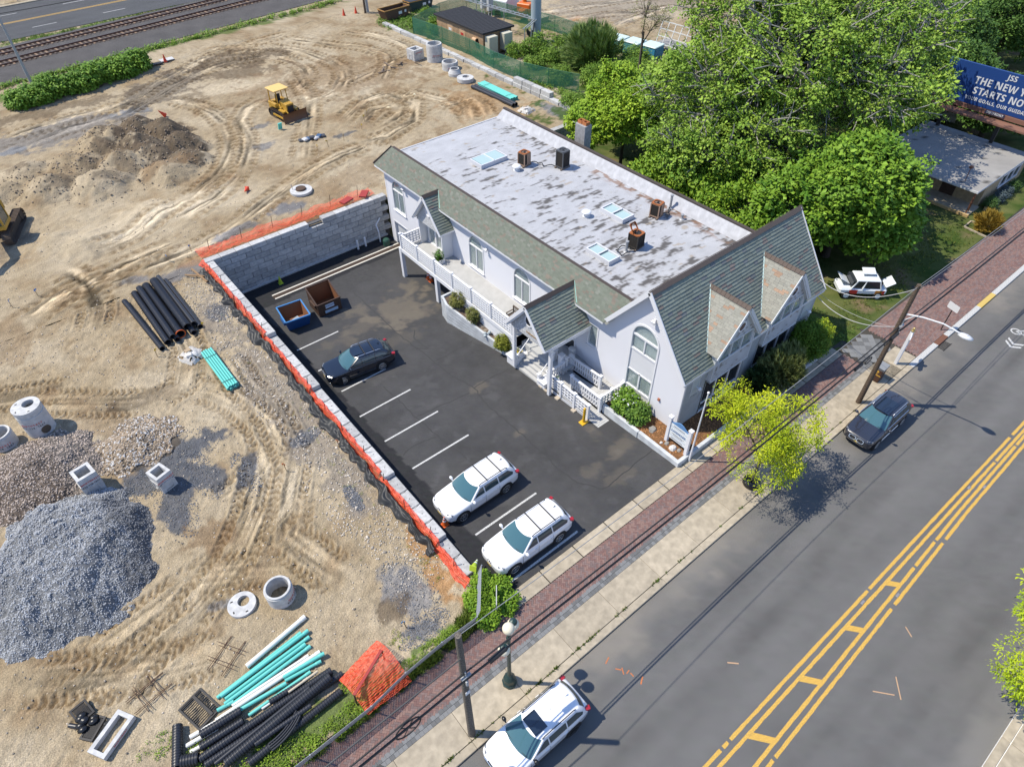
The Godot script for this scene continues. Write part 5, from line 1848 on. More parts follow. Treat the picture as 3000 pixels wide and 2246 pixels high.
func planters()->void:
	var pm:=mt("planter_white",Color(0.58,0.61,0.63),0.75,{"tex":slabt(),"scale":0.2})
	var t:=thing("front_planter","low white timber planter wrapping the front corner of the building","planter",Vector3(22.2,0,-12.4))
	for q in[[22.02,-18.3,22.24,-15.4],[22.05,-15.38,22.27,-12.3],[22.28,-12.52,29.4,-12.3],[29.42,-12.52,36.4,-12.3]]:
		var b:=MB.new()
		b.cbox(Vector3((q[0]+q[2])/2,0.02,(q[1]+q[3])/2),Vector3(absf(q[2]-q[0]),0.66,absf(q[3]-q[1])),0.02)
		wpart("planter_wall",b,pm,t)
	var b2:=MB.new()
	b2.bar(Vector3(36.4,0.02,-12.41),Vector3(36.9,0.02,-12.9),0.22,0.66)
	b2.bar(Vector3(36.9,0.02,-12.9),Vector3(36.9,0.02,-14.2),0.22,0.66)
	wpart("planter_wall",b2,pm,t)
	var mul:=sheet(22.2,36.85,-14.25,-12.5,0.12,func(x,z):return 0.26+fb(x,z,1.5)*0.03,func(x,z):return Color(0.26,0.125,0.05)*(0.85+0.5*fb(x,z,2.5)))
	var mm:=mt("mulch",Color(1,1,1),0.95,{"vc":true,"tex":gritt(),"scale":2.0,"bump":gritn(),"bumps":1.5})
	part("mulch",mul,mm,t,-t.position)
	var mul2:=sheet(22.2,23.85,-18.3,-14.2,0.12,func(x,z):return 0.26+fb(x,z,1.5)*0.03,func(x,z):return Color(0.29,0.14,0.055).lerp(Color(0.12,0.07,0.045),sstep(-16.0,-17.2,z))*(0.85+0.5*fb(x,z,2.5)))
	part("mulch",mul2,mm,t,-t.position)
	var chip:=MB.new()
	chip.box(Vector3.ZERO,Vector3(0.09,0.012,0.022))
	var xf:=[]
	var cols:=[]
	for i in 2600:
		var x:=rng.randf_range(22.3,30.0)
		var z:=rng.randf_range(-17.0,-12.6)
		if x>23.8 and z<-14.1:continue
		xf.append(Transform3D(Basis.from_euler(Vector3(rng.randf_range(-0.4,0.4),rng.randf()*TAU,rng.randf_range(-0.3,0.3))).scaled(Vector3.ONE*rng.randf_range(0.6,1.5)),Vector3(x,0.285,z)))
		cols.append(Color(0.36,0.18,0.075)*rng.randf_range(0.45,1.5))
	scatter("bark_chips",chip.mesh(),mt("chips",Color(1,1,1),0.9,{"vc":true}),xf,cols,t).position=-t.position
	var sl:=["grey boulder on the bark beside the building's corner","white stone near the planter's front wall","grey stone at the foot of the name sign's left post","small pale stone under the name sign","white stone under the name sign's right end"]
	var sp:=[[22.9,-15.0,0.3],[22.75,-13.3,0.26],[22.75,-13.75,0.16],[22.55,-14.0,0.11],[22.9,-12.95,0.16]]
	for i in 5:
		solo("garden_stone",rock(0.22 if i==0 else 0.1,i),mt("stone_%d"%(i%2),Color(0.24,0.23,0.21)if i%3==0 else Color(0.52,0.51,0.49),0.9),Vector3(sp[i][0],0.27,sp[i][1]),sl[i],"stone","stones in the planting bed").scale=Vector3.ONE*sp[i][2]
	var s:=thing("side_planter","white timber planting bed with a sloping top beside the deck","planter",Vector3(20.6,-1.0,-29.5))
	var wb:=MB.new()
	var pts:=[Vector3(20.5,0,-33.3),Vector3(20.28,0,-32.5),Vector3(20.55,0,-30.5),Vector3(20.85,0,-28.3),Vector3(21.1,0,-26.2)]
	for i in 4:
		var a:Vector3=pts[i]
		var b:Vector3=pts[i+1]
		var ta:=lerpf(0.6,-0.42,(a.z+33.3)/7.1)
		var tb:=lerpf(0.6,-0.42,(b.z+33.3)/7.1)
		var n:=6
		for j in n:
			var ya0:=lerpf(-1.4,ta,float(j)/n)
			var ya1:=lerpf(-1.4,ta,(j+0.94)/n)
			var yb0:=lerpf(-1.4,tb,float(j)/n)
			var yb1:=lerpf(-1.4,tb,(j+0.94)/n)
			var nn:=Vector3(-(b.z-a.z),0,b.x-a.x).normalized()*0.16
			if nn.x>0:nn=-nn
			wb.quad(Vector3(a.x,ya0,a.z),Vector3(b.x,yb0,b.z),Vector3(b.x,yb1,b.z),Vector3(a.x,ya1,a.z))
			if j==n-1:
				wb.quad(Vector3(a.x,ya1,a.z),Vector3(b.x,yb1,b.z),Vector3(b.x,yb1,b.z)-nn,Vector3(a.x,ya1,a.z)-nn)
				wb.quad(Vector3(a.x,ya1,a.z)-nn,Vector3(b.x,yb1,b.z)-nn,Vector3(b.x,yb1-0.3,b.z)-nn,Vector3(a.x,ya1-0.3,a.z)-nn)
	wb.bar(Vector3(20.5,-0.35,-33.35),Vector3(21.4,-0.35,-33.35),0.16,1.9)
	wpart("timber_wall",wb,pm,s)
	var so:=sheet(20.4,21.4,-33.2,-26.1,0.1,func(x,z):return lerpf(0.5,-0.5,(z+33.3)/7.1)+fb(x,z,1.5)*0.04,func(x,z):return Color(0.17,0.12,0.085).lerp(Color(0.36,0.31,0.25),sstep(0.1,0.3,fb(x,z,0.9)))*(0.9+0.4*fb(x,z,3.0)),func(x,z):return x>lerpf(20.35,21.15,(z+33.0)/6.8))
	part("soil",so,mm,s,-s.position)
func rock(rough:float,sd:int)->MB:
	var b:=MB.new()
	var k:=8
	var f:=func(a:float,t:float)->Vector3:
		var d:=Vector3(cos(a)*cos(t),sin(a),cos(a)*sin(t))
		return d*(1.0+rough*2.2*nz.get_noise_3d(d.x*0.9+sd*7.0,d.y*0.9,d.z*0.9))*Vector3(1.0,0.7,0.85)
	for j in k/2:
		for i in k:
			var a0:=-PI/2+PI*j/(k/2)
			var a1:=-PI/2+PI*(j+1)/(k/2)
			var t0:=-TAU*i/k
			var t1:=-TAU*(i+1)/k
			b.quad(f.call(a0,t0),f.call(a0,t1),f.call(a1,t1),f.call(a1,t0))
	return b
func wire(a:Vector3,b:Vector3,sag:float,r:float,mat:Material,called:String,label:String,group:="overhead wires")->void:
	var m:=MB.new()
	var pts:=[]
	var n:=16
	for i in n+1:
		var t:=float(i)/n
		pts.append((b-a)*t-Vector3.UP*sag*4.0*t*(1.0-t))
	m.tube(pts,r,5)
	solo(called,m,mat,a,label,"wire",group)
func street_things()->void:
	var wood:=mt("pole_wood",Color(0.155,0.11,0.075),0.9,{"tex":graint(),"scale":0.8,"bump":gritn(),"bumps":0.6})
	var blk:=mt("black_rubber",Color(0.018,0.018,0.018),0.6)
	var galv:=mt("galvanised",Color(0.42,0.44,0.45),0.5,{"metal":0.6})
	var P1:=Vector3(4.59,0,-8.52)
	var P2:=Vector3(34.69,0,-8.52)
	for i in 2:
		var base:=P1 if i==0 else P2
		var h:=9.25 if i==0 else 8.95
		var t:=thing("utility_pole",["grey wooden utility pole beside the three globe street lamp","brown wooden utility pole with a street light arm beside the parcel box"][i],"utility pole",base,0.0,"utility poles")
		var b:=MB.new()
		b.cyl(Vector3(0,-0.2,0),Vector3(0,h,0),0.165,0.115,16)
		part("shaft",b,wood if i==1 else mt("pole_grey",Color(0.19,0.165,0.135),0.9,{"tex":graint(),"scale":0.8}),t)
		var f:=MB.new()
		f.bar(Vector3(-0.2,6.25,0.16),Vector3(0.2,6.25,0.16),0.12,0.08)
		f.bar(Vector3(0,5.9,0.14),Vector3(0,6.6,0.14),0.08,0.05,Vector3.RIGHT)
		part("cable_bracket",f,galv,t)
		var c:=MB.new()
		c.cyl(Vector3(0,5.55,0.18),Vector3(0,5.85,0.18),0.06,0.06,8)
		part("splice_box",c,mt("box_grey",Color(0.4,0.42,0.43),0.6),t)
		if i==0:
			var w:=MB.new()
			for k in 22:
				var a:=TAU*k/22
				var e:=TAU*(k+1)/22
				w.cyl(Vector3(-2.45+cos(a)*0.5,5.75+sin(a)*0.5,0.12),Vector3(-2.45+cos(e)*0.5,5.75+sin(e)*0.5,0.12),0.03,0.03,6,false)
			for k in 3:w.bar(Vector3(-2.45-cos(k*1.05)*0.5,5.75-sin(k*1.05)*0.5,0.12),Vector3(-2.45+cos(k*1.05)*0.5,5.75+sin(k*1.05)*0.5,0.12),0.025,0.025)
			part("cable_wheel",w,blk,t)
			var sp:=MB.new()
			sp.cyl(Vector3(1.0,6.05,0.2),Vector3(1.75,6.08,0.2),0.11,0.11,10)
			part("splice_case",sp,blk,t)
			var tg:=MB.new()
			tg.bb(-0.1,4.6,0.13,0.1,4.85,0.15)
			part("tag",tg,mt("white_trim"),t)
		else:
			var ar:=MB.new()
			ar.tube([Vector3(0,7.0,0),Vector3(0.1,7.25,0.9),Vector3(0.25,7.35,1.9),Vector3(0.38,7.2,2.75)],0.045,8,true)
			ar.tube([Vector3(0,6.5,0.02),Vector3(0.06,7.15,0.55)],0.03,6,true)
			part("lamp_arm",ar,mt("lamp_white",Color(0.6,0.61,0.62),0.5),t)
			var hd:=MB.new()
			hd.sphere(Vector3(0.45,7.12,3.05),Vector3(0.22,0.11,0.42),14)
			hd.cyl(Vector3(0.45,7.2,3.1),Vector3(0.45,7.28,3.1),0.05,0.04,8)
			var ho:=part("lamp_head",hd,mt("lamp_white"),t)
			for q in[[-1.2,5.75],[-2.9,5.35]]:
				var lp:=MB.new()
				for k in 14:
					var a:=TAU*k/14
					var e:=TAU*(k+1)/14
					lp.cyl(Vector3(q[0]+cos(a)*0.34,q[1]+sin(a)*0.2,0.2),Vector3(q[0]+cos(e)*0.34,q[1]+sin(e)*0.2,0.2),0.03,0.03,5,false)
				part("cable_loop",lp,blk,t)
			var sp:=MB.new()
			sp.cyl(Vector3(-0.35,5.95,0.25),Vector3(-1.05,5.9,0.25),0.1,0.1,10)
			sp.cyl(Vector3(-3.9,5.75,0.25),Vector3(-4.6,5.72,0.25),0.09,0.09,10)
			part("splice_case",sp,blk,t)
	var labels:=["thick black cable, upper of the bundle over the bricks","thick black cable in the middle of the bundle over the bricks","thick black cable, lowest of the bundle over the bricks"]
	for k in 3:
		var y=[6.45,6.2,6.0][k]
		var zo:float=[0.1,0.22,0.18][k]
		wire(P1+Vector3(0,y,zo),P2+Vector3(0,y-0.2,zo),0.35,0.034 if k<2 else 0.026,blk,"overhead_cable",labels[k])
		wire(P1+Vector3(0,y,zo),Vector3(-22,y+0.1,-8.4),0.3,0.034 if k<2 else 0.026,blk,"overhead_cable","left of the grey pole, "+labels[k].trim_prefix("thick "))
		wire(P2+Vector3(0,y-0.2,zo),Vector3(74,y,-8.4),0.4,0.034,blk,"overhead_cable","beyond the brown pole, "+labels[k].trim_prefix("thick "))
	var thin:=mt("thin_wire",Color(0.3,0.3,0.3),0.5,{"metal":0.4})
	wire(P1+Vector3(0,9.2,0),P2+Vector3(0,8.85,0),0.45,0.016,thin,"overhead_wire","thin pale wire between the tops of the two utility poles")
	wire(P1+Vector3(0,7.75,0.1),Vector3(-22,7.6,-8.6),0.3,0.03,mt("grey_cable",Color(0.06,0.06,0.06),0.6),"overhead_wire","grey twisted cable from the grey pole along the fence")
	wire(P2+Vector3(0,8.85,0),Vector3(74,8.8,-8.5),0.5,0.016,thin,"overhead_wire","thin pale wire from the brown pole along the shaded pavement")
	wire(P2+Vector3(0,8.6,0),Vector3(74,8.0,-8.6),0.5,0.014,thin,"overhead_wire","second thin wire from the brown pole along the shaded pavement")
	var sv:=mt("service_wire",Color(0.45,0.45,0.45),0.5)
	wire(P2+Vector3(0,8.7,0),Vector3(37.0,5.0,-14.6),1.0,0.022,sv,"service_wire","grey service cable from the pole top to the building's right corner","service cables to the office")
	wire(P2+Vector3(0,6.1,0),Vector3(36.9,3.9,-14.3),0.8,0.022,sv,"service_wire","grey service cable from the pole's middle to the right corner","service cables to the office")
	wire(P2+Vector3(0,6.0,0),Vector3(38.2,3.4,-15.3),0.5,0.01,sv,"service_wire","thin wire sagging below the service cable by the right corner","service cables to the office")
	var dg:=mt("lamp_green",Color(0.022,0.05,0.048),0.4,{"metal":0.2})
	var l:=thing("street_lamp","dark green street lamp post with three cream globes","street lamp",Vector3(7.15,0,-9.15))
	var lb:=MB.new()
	lb.lathe(Vector3.ZERO,[Vector2(0.34,0),Vector2(0.34,0.14),Vector2(0.29,0.2),Vector2(0.27,0.5),Vector2(0.16,0.72),Vector2(0.11,0.8),Vector2(0.09,0.9),Vector2(0.07,4.3),Vector2(0.11,4.34),Vector2(0.11,4.42),Vector2(0.05,4.5),Vector2(0.04,4.85),Vector2(0.13,4.9),Vector2(0.15,5.0),Vector2(0.0,5.02)],8)
	part("post",lb,dg,l)
	var gb:=mt("globe_cream",Color(0.72,0.66,0.5),0.25)
	for k in 3:
		var off:=[Vector3(0,5.2,0),Vector3(-0.55,4.75,0.0),Vector3(0.55,4.75,0.0)][k]as Vector3
		off=Basis(Vector3.UP,0.55)*off
		var g:=MB.new()
		g.sphere(off+Vector3(0,0.0 if k==0 else-0.26,0),Vector3.ONE*0.25,18)
		part("globe",g,gb,l)
		if k>0:
			var a:=MB.new()
			a.tube([Vector3(0,4.3,0),Vector3(off.x*0.5,4.55,off.z*0.5),Vector3(off.x,4.72,off.z)],0.035,8,true)
			a.lathe(off,[Vector2(0.17,-0.14),Vector2(0.17,-0.04),Vector2(0.13,0.06),Vector2(0.05,0.1),Vector2(0.0,0.13)],14)
			part("lamp_arm",a,dg,l)
	var ub:=thing("parcel_drop_box","brown parcel drop box with a grey slanted lid and gold shield","drop box",Vector3(37.45,0,-8.95))
	var br:=mt("parcel_brown",Color(0.06,0.026,0.015),0.5)
	var u1:=MB.new()
	u1.cbox(Vector3(0,0.5,0),Vector3(0.62,1.0,0.6),0.02)
	part("body",u1,br,ub)
	var u2:=MB.new()
	u2.box(Vector3(0,1.12,0),Vector3(0.66,0.16,0.7),Basis(Vector3(0,0,1),0.16))
	part("lid",u2,mt("lid_grey",Color(0.2,0.21,0.22),0.5),ub)
	var gold:=mt("gold_print",Color(0.62,0.36,0.05),0.6)
	var u3:=MB.new()
	u3.bb(-0.312,0.52,-0.3,-0.311,0.58,0.3)
	part("gold_band",u3,gold,ub)
	var u4:=MB.new()
	u4.prism(Vector3(-0.313,0.62,0),Vector3(0,0,1),Vector3.UP,PackedVector2Array([Vector2(0,0),Vector2(0.1,0.1),Vector2(0.11,0.26),Vector2(0,0.3),Vector2(-0.11,0.26),Vector2(-0.1,0.1)]),0.002)
	var u4o:=part("shield",u4,gold,ub)
	text("ups",0.13,br,ub,Vector3(-0.316,0.76,0),Basis(Vector3(0,0,1),Vector3.UP,Vector3(-1,0,0)),"lettering","Droid Sans",true,0.002)
	var gp:=thing("guide_post","white square post with two white finger boards and brass knob","post",Vector3(39.8,0,-8.85))
	var wt:=mt("white_trim")
	var g1:=MB.new()
	g1.cbox(Vector3(0,1.4,0),Vector3(0.2,2.8,0.2),0.015)
	part("post",g1,wt,gp)
	var g2:=MB.new()
	g2.prism(Vector3(0,2.3,0.03),Vector3(1,0,0),Vector3.UP,PackedVector2Array([Vector2(-0.62,0.2),Vector2(-0.5,0),Vector2(0.5,0),Vector2(0.62,0.2),Vector2(0.5,0.4),Vector2(-0.5,0.4)]),0.06)
	part("finger_board",g2,wt,gp).rotation.y=0.35
	var g3:=MB.new()
	g3.lathe(Vector3(0,2.8,0),[Vector2(0.14,0),Vector2(0.14,0.05),Vector2(0.05,0.08),Vector2(0.05,0.12)],12)
	g3.sphere(Vector3(0,2.98,0),Vector3.ONE*0.09,12)
	part("knob",g3,mt("brass",Color(0.5,0.38,0.16),0.35,{"metal":0.7}),gp)
	var ss:=thing("street_sign","street sign on a dark steel post, its pale back towards us","sign",Vector3(45.5,0,-8.6))
	var s1:=MB.new()
	s1.bb(-0.03,0,-0.03,0.03,2.25,0.03)
	part("post",s1,mt("dark_iron",Color(0.03,0.028,0.027),0.7,{"metal":0.5}),ss)
	var s2:=MB.new()
	s2.prism(Vector3(-0.04,1.75,0),Vector3(0,0,1),Vector3.UP,PackedVector2Array([Vector2(-0.42,0.04),Vector2(-0.38,0),Vector2(0.38,0),Vector2(0.42,0.04),Vector2(0.42,0.46),Vector2(0.38,0.5),Vector2(-0.38,0.5),Vector2(-0.42,0.46)]),0.01)
	part("plate",s2,mt("plate_back",Color(0.62,0.63,0.64),0.45),ss).rotation.y=-0.3
	var fp:=thing("flagpole","white flagpole at the planter's street corner","flagpole",Vector3(22.95,0,-12.2))
	var f1:=MB.new()
	f1.cyl(Vector3(0,-0.1,0),Vector3(0,5.5,0),0.06,0.035,12)
	part("shaft",f1,wt,fp)
	var f2:=MB.new()
	f2.sphere(Vector3(0,5.56,0),Vector3.ONE*0.075,12)
	part("ball",f2,wt,fp)
	var ns:=thing("name_sign","white board with blue arched top between two white posts in the planter","sign",Vector3(22.94,0.25,-13.25))
	for s in[-0.72,0.72]:
		var p:=MB.new()
		p.cbox(Vector3(0,1.0,s),Vector3(0.2,2.0,0.2),0.012)
		p.cbox(Vector3(0,2.04,s),Vector3(0.27,0.08,0.27),0.02)
		part("post",p,wt,ns)
	var bo:=MB.new()
	var pts:=PackedVector2Array([Vector2(-0.62,0.45),Vector2(0.62,0.45),Vector2(0.62,1.62)])
	for k in 13:
		var x:=0.62-1.24*k/12.0
		pts.append(Vector2(x,1.72+0.26*pow(cos(x/0.62*PI/2),2)))
	pts.append(Vector2(-0.62,1.62))
	bo.prism(Vector3(-0.03,0,0),Vector3(0,0,1),Vector3.UP,pts,0.06)
	var bd:=part("board",bo,mt("sign_blue",Color(0.10,0.22,0.42),0.5),ns)
	for q in[[0.48,0.72],[0.76,1.06],[1.1,1.4],[1.44,1.66]]:
		var pl:=MB.new()
		pl.bb(-0.045,q[0],-0.6,-0.035,q[1],0.6)
		part("name_plate",pl,mt("plate_white",Color(0.68,0.72,0.72),0.5),bd)
	var left:=Basis(Vector3(0,0,1),Vector3.UP,Vector3(-1,0,0))
	var ink:=mt("ink_blue",Color(0.05,0.11,0.26),0.6)
	text("LANDMARK",0.17,ink,bd,Vector3(-0.05,1.18,0),left,"lettering","Droid Serif",true)
	for q in[[1.55,0.08,0.8],[0.95,0.06,0.9],[0.86,0.05,0.7],[0.6,0.08,0.85]]:
		var ln:=MB.new()
		for k in 9:ln.bb(-0.05,q[0]-q[1]/2,-q[2]/2+q[2]*k/9.0,-0.046,q[0]+q[1]/2*(0.4+0.6*absf(sin(k*2.3))),-q[2]/2+q[2]*(k+0.7)/9.0)
		stuff(part("small_print",ln,mt("ink_grey",Color(0.16,0.17,0.2),0.6),bd))
	var yb:=MB.new()
	yb.lathe(Vector3.ZERO,[Vector2(0.085,0),Vector2(0.085,1.2),Vector2(0.07,1.27),Vector2(0.03,1.3),Vector2(0,1.305)],14)
	yb.cbox(Vector3(0,0.04,0),Vector3(0.5,0.08,0.4),0.02)
	solo("bollard",yb,mt("bollard_yellow",Color(0.62,0.36,0.015),0.5),Vector3(20.55,lot_y(-18.4),-18.4),"yellow steel bollard at the foot of the white ramp","bollard")
	var bs:=thing("bench_frame","black steel frame at the bottom edge of the pavement","bench",Vector3(0.9,0,-9.7))
	var bf:=MB.new()
	bf.bar(Vector3(0,0.8,0),Vector3(0.5,0.8,0.9),0.12,0.05)
	for q in[0.0,0.45,0.9]:bf.bar(Vector3(-0.3+q*0.5,0.4,0.2+q),Vector3(0.05+q*0.5,0.8,q),0.04,0.04)
	part("frame",bf,mt("black_metal",Color(0.02,0.02,0.02),0.5),bs)
	for q in[[-0.05,0.0],[0.5,0.9]]:
		var lg:=MB.new()
		lg.bb(q[0]-0.03,0,q[1]-0.03,q[0]+0.03,0.8,q[1]+0.03)
		part("leg",lg,mt("black_metal"),bs)
func cone(called:String,at:Vector3,label:String,body:Material,tilt:=0.0,turn:=0.0,h:=0.7,bands:=true)->void:
	var t:=thing(called,label,"cone",at,turn,"traffic cones")
	t.rotation.z=tilt
	var b:=MB.new()
	b.lathe(Vector3.ZERO,[Vector2(0.17*h/0.7,0.03),Vector2(0.03,h),Vector2(0.0,h)],16)
	part("cone_body",b,body,t)
	var f:=MB.new()
	f.cbox(Vector3(0,0.02,0),Vector3(0.36,0.04,0.36),0.01)
	part("cone_foot",f,body,t)
	if bands:
		for y in[0.36,0.56]:
			var k:=MB.new()
			var r0:float=0.17-0.14*(y-0.03)/0.67+0.004
			var r1:float=0.17-0.14*(y+0.1-0.03)/0.67+0.004
			k.lathe(Vector3.ZERO,[Vector2(r0,y),Vector2(r1,y+0.1)],16)
			part("white_band",k,mt("white_trim"),t)
func lot_things()->void:
	var org:=mt("cone_orange",Color(0.62,0.11,0.015),0.6)
	var lime:=mt("cone_lime",Color(0.38,0.50,0.03),0.6)
	cone("traffic_cone",Vector3(9.75,lot_y(-17.8),-17.8),"orange traffic cone by the nose of the white car",org)
	cone("traffic_cone",Vector3(13.3,lot_y(-46.1),-46.1),"lime traffic cone against the tall block wall",lime,0.0,0.0,0.7,false)
	cone("traffic_cone",Vector3(22.5,lot_y(-37.9),-37.9),"orange traffic cone under the deck, in front",org)
	cone("traffic_cone",Vector3(22.55,lot_y(-38.3),-38.35),"orange traffic cone under the deck, behind another",org)
	cone("traffic_cone",Vector3(9.0,0.75,-14.25),"lime and white traffic cone lying on the fence end",lime,-1.9,0.6)
	var y:=1.4
	for q in[[18.8,-92.1,"red traffic cone beside the hedge, left of the dark plate"],[21.1,-92.2,"red traffic cone on the pale board by the dirt path"],[46.7,-94.3,"red traffic cone on the far path, left of a pair"],[48.5,-94.1,"red traffic cone on the far path, right of a pair"]]:
		cone("traffic_cone",Vector3(q[0],y,q[1]),q[2],mt("cone_red",Color(0.6,0.06,0.02),0.6),0.0,0.0,0.9)
	cone("traffic_cone",Vector3(15.5,y+0.25,-75.8),"red traffic cone tipped over on the spoil heap",mt("cone_red"),0.7,0.4,0.9)
	cone("traffic_cone",Vector3(15.75,y+0.12,-55.9),"red traffic cone lying on the sand near the manhole",mt("cone_red"),1.45,0.9,0.75)
	var blue:=mt("dumpster_blue",Color(0.02,0.10,0.32),0.5,{"tex":wornt(),"scale":0.6})
	var rust:=mt("dumpster_rust",Color(0.26,0.105,0.04),0.85,{"tex":wornt(),"scale":0.9})
	var brown:=mt("dumpster_brown",Color(0.085,0.045,0.028),0.6,{"tex":wornt(),"scale":0.6})
	dumpster(Vector3(11.85,lot_y(-40.2),-40.15),-0.12,1.85,2.1,1.15,1.15,0.35,blue,rust,"blue steel skip with rusty inside and rubbish in it",0)
	dumpster(Vector3(14.45,lot_y(-40.4),-40.4),-0.04,1.85,1.75,1.15,1.75,0.0,brown,rust,"brown steel dumpster with white and blue notices on its front",1)
	var pc:=MB.new()
	pc.tube([Vector3(0,0,0),Vector3(0,1.0,0),Vector3(0.1,1.4,-0.5),Vector3(0.6,1.9,-0.55)],0.06,8,true)
	solo("drain_pipe",pc,mt("white_trim"),Vector3(22.75,lot_y(-46.0),-46.2),"white bent drain pipe at the building's back corner","pipe")
	for i in 2:
		var p:=MB.new()
		p.lathe(Vector3.ZERO,[Vector2(0.09,0),Vector2(0.09,0.85),Vector2(0,0.86)],12)
		solo("bollard",p,mt("white_trim"),Vector3(20.7+i*0.75,lot_y(-46.4),-46.45),["white pipe bollard by the block wall, left one","white pipe bollard by the block wall, right one"][i],"bollard","white bollards by the wall")
	var gb:=MB.new()
	gb.lathe(Vector3.ZERO,[Vector2(0.3,0),Vector2(0.3,0.5),Vector2(0.22,0.62),Vector2(0,0.64)],16)
	solo("septic_riser",gb,mt("riser_green",Color(0.02,0.07,0.05),0.5),Vector3(22.9,lot_y(-45.6),-45.35),"dark green round riser by the garage door","riser")
	var be:=thing("garden_bench","weathered wooden garden bench on the deck beside the porch","bench",Vector3(22.55,1.15,-27.0),PI/2*0)
	var bw:=mt("bench_wood",Color(0.12,0.095,0.075),0.85)
	for k in 5:
		var s:=MB.new()
		s.bb(-0.5+k*0.11,0.42,-0.7,-0.41+k*0.11,0.45,0.7)
		part("seat_slat",s,bw,be)
	for k in 13:
		var s:=MB.new()
		s.bb(0.1,0.48,-0.66+k*0.11-0.02,0.13,0.88,-0.66+k*0.11+0.02)
		part("back_slat",s,bw,be)
	var br:=MB.new()
	br.bb(0.08,0.86,-0.72,0.15,0.96,0.72)
	br.bb(0.08,0.46,-0.72,0.14,0.52,0.72)
	part("back_rail",br,bw,be)
	for s in[-0.7,0.7]:
		for x in[-0.48,0.1]:
			var lg:=MB.new()
			lg.bb(x-0.03,0,s-0.03,x+0.03,0.62 if x<0 else 0.95,s+0.03)
			part("leg",lg,bw,be)
		var a:=MB.new()
		a.bb(-0.52,0.6,s-0.04,0.12,0.64,s+0.04)
		part("arm_rest",a,bw,be)
	for q in[[22.45,1.15,-36.3,"white box with a leafy green plant on the deck",0],[21.2,-0.02,-25.45,"white flower box with yellow pansies at the left porch column",1],[21.3,-0.02,-22.0,"white flower box with yellow and blue pansies at the right porch column",2]]:
		var t:=thing("flower_box",q[3],"planter",Vector3(q[0],q[1],q[2]),0.1,"flower boxes")
		var b:=MB.new()
		var w:=0.62 if q[4]==0 else 0.42
		for s in[-1.0,1.0]:
			b.box(Vector3(s*w*0.5,0.18,0),Vector3(0.03,0.36,0.62))
			b.box(Vector3(0,0.18,s*0.3),Vector3(w,0.36,0.03))
		part("box",b,mt("white_trim"),t)
		var so:=MB.new()
		so.box(Vector3(0,0.28,0),Vector3(w-0.04,0.04,0.58))
		part("soil",so,mt("dark_soil",Color(0.05,0.032,0.022),0.95),t)
		var xf:=[]
		var cols:=[]
		var n:=90 if q[4]==0 else 36
		for k in n:
			var hh:float=rng.randf_range(0.3,0.95)if q[4]==0 else rng.randf_range(0.3,0.45)
			xf.append(Transform3D(Basis.from_euler(Vector3(rng.randf_range(-0.8,0.8),rng.randf()*TAU,rng.randf_range(-0.8,0.8))).scaled(Vector3.ONE*(0.2 if q[4]==0 else 0.1)),Vector3(rng.randf_range(-0.25,0.25),hh,rng.randf_range(-0.26,0.26))))
			var c:=Color(0.07,0.17,0.02)*rng.randf_range(0.6,1.4)
			if q[4]>0 and k%2==0:c=Color(0.7,0.55,0.03)
			if q[4]==2 and k%6==0:c=Color(0.06,0.09,0.4)
			if q[4]==1 and k%7==0:c=Color(0.7,0.7,0.68)
			cols.append(c)
		scatter("leaves",leaf_clump(6,0.6),leafmat(),xf,cols,t)
	var bn:=MB.new()
	bn.lathe(Vector3.ZERO,[Vector2(0.2,0),Vector2(0.22,0.02),Vector2(0.22,0.7),Vector2(0.24,0.71),Vector2(0.24,0.76),Vector2(0.1,0.8),Vector2(0,0.8)],18)
	solo("litter_bin",bn,mt("bin_pale",Color(0.5,0.52,0.53),0.5),Vector3(23.4,0.5,-22.6),"pale round litter bin beside the entrance door","bin")
	var lr:=MB.new()
	for k in 6:lr.sphere(Vector3(-0.25+0.1*k,0.12+0.1*sin(k*2.0),0.1*cos(k*1.7)),Vector3(0.13,0.12,0.12),8)
	solo("garden_ornament",lr,mt("ornament",Color(0.35,0.4,0.42),0.6),Vector3(21.0,-0.22,-28.6),"small grey and white garden ornament in the side planting bed","ornament")
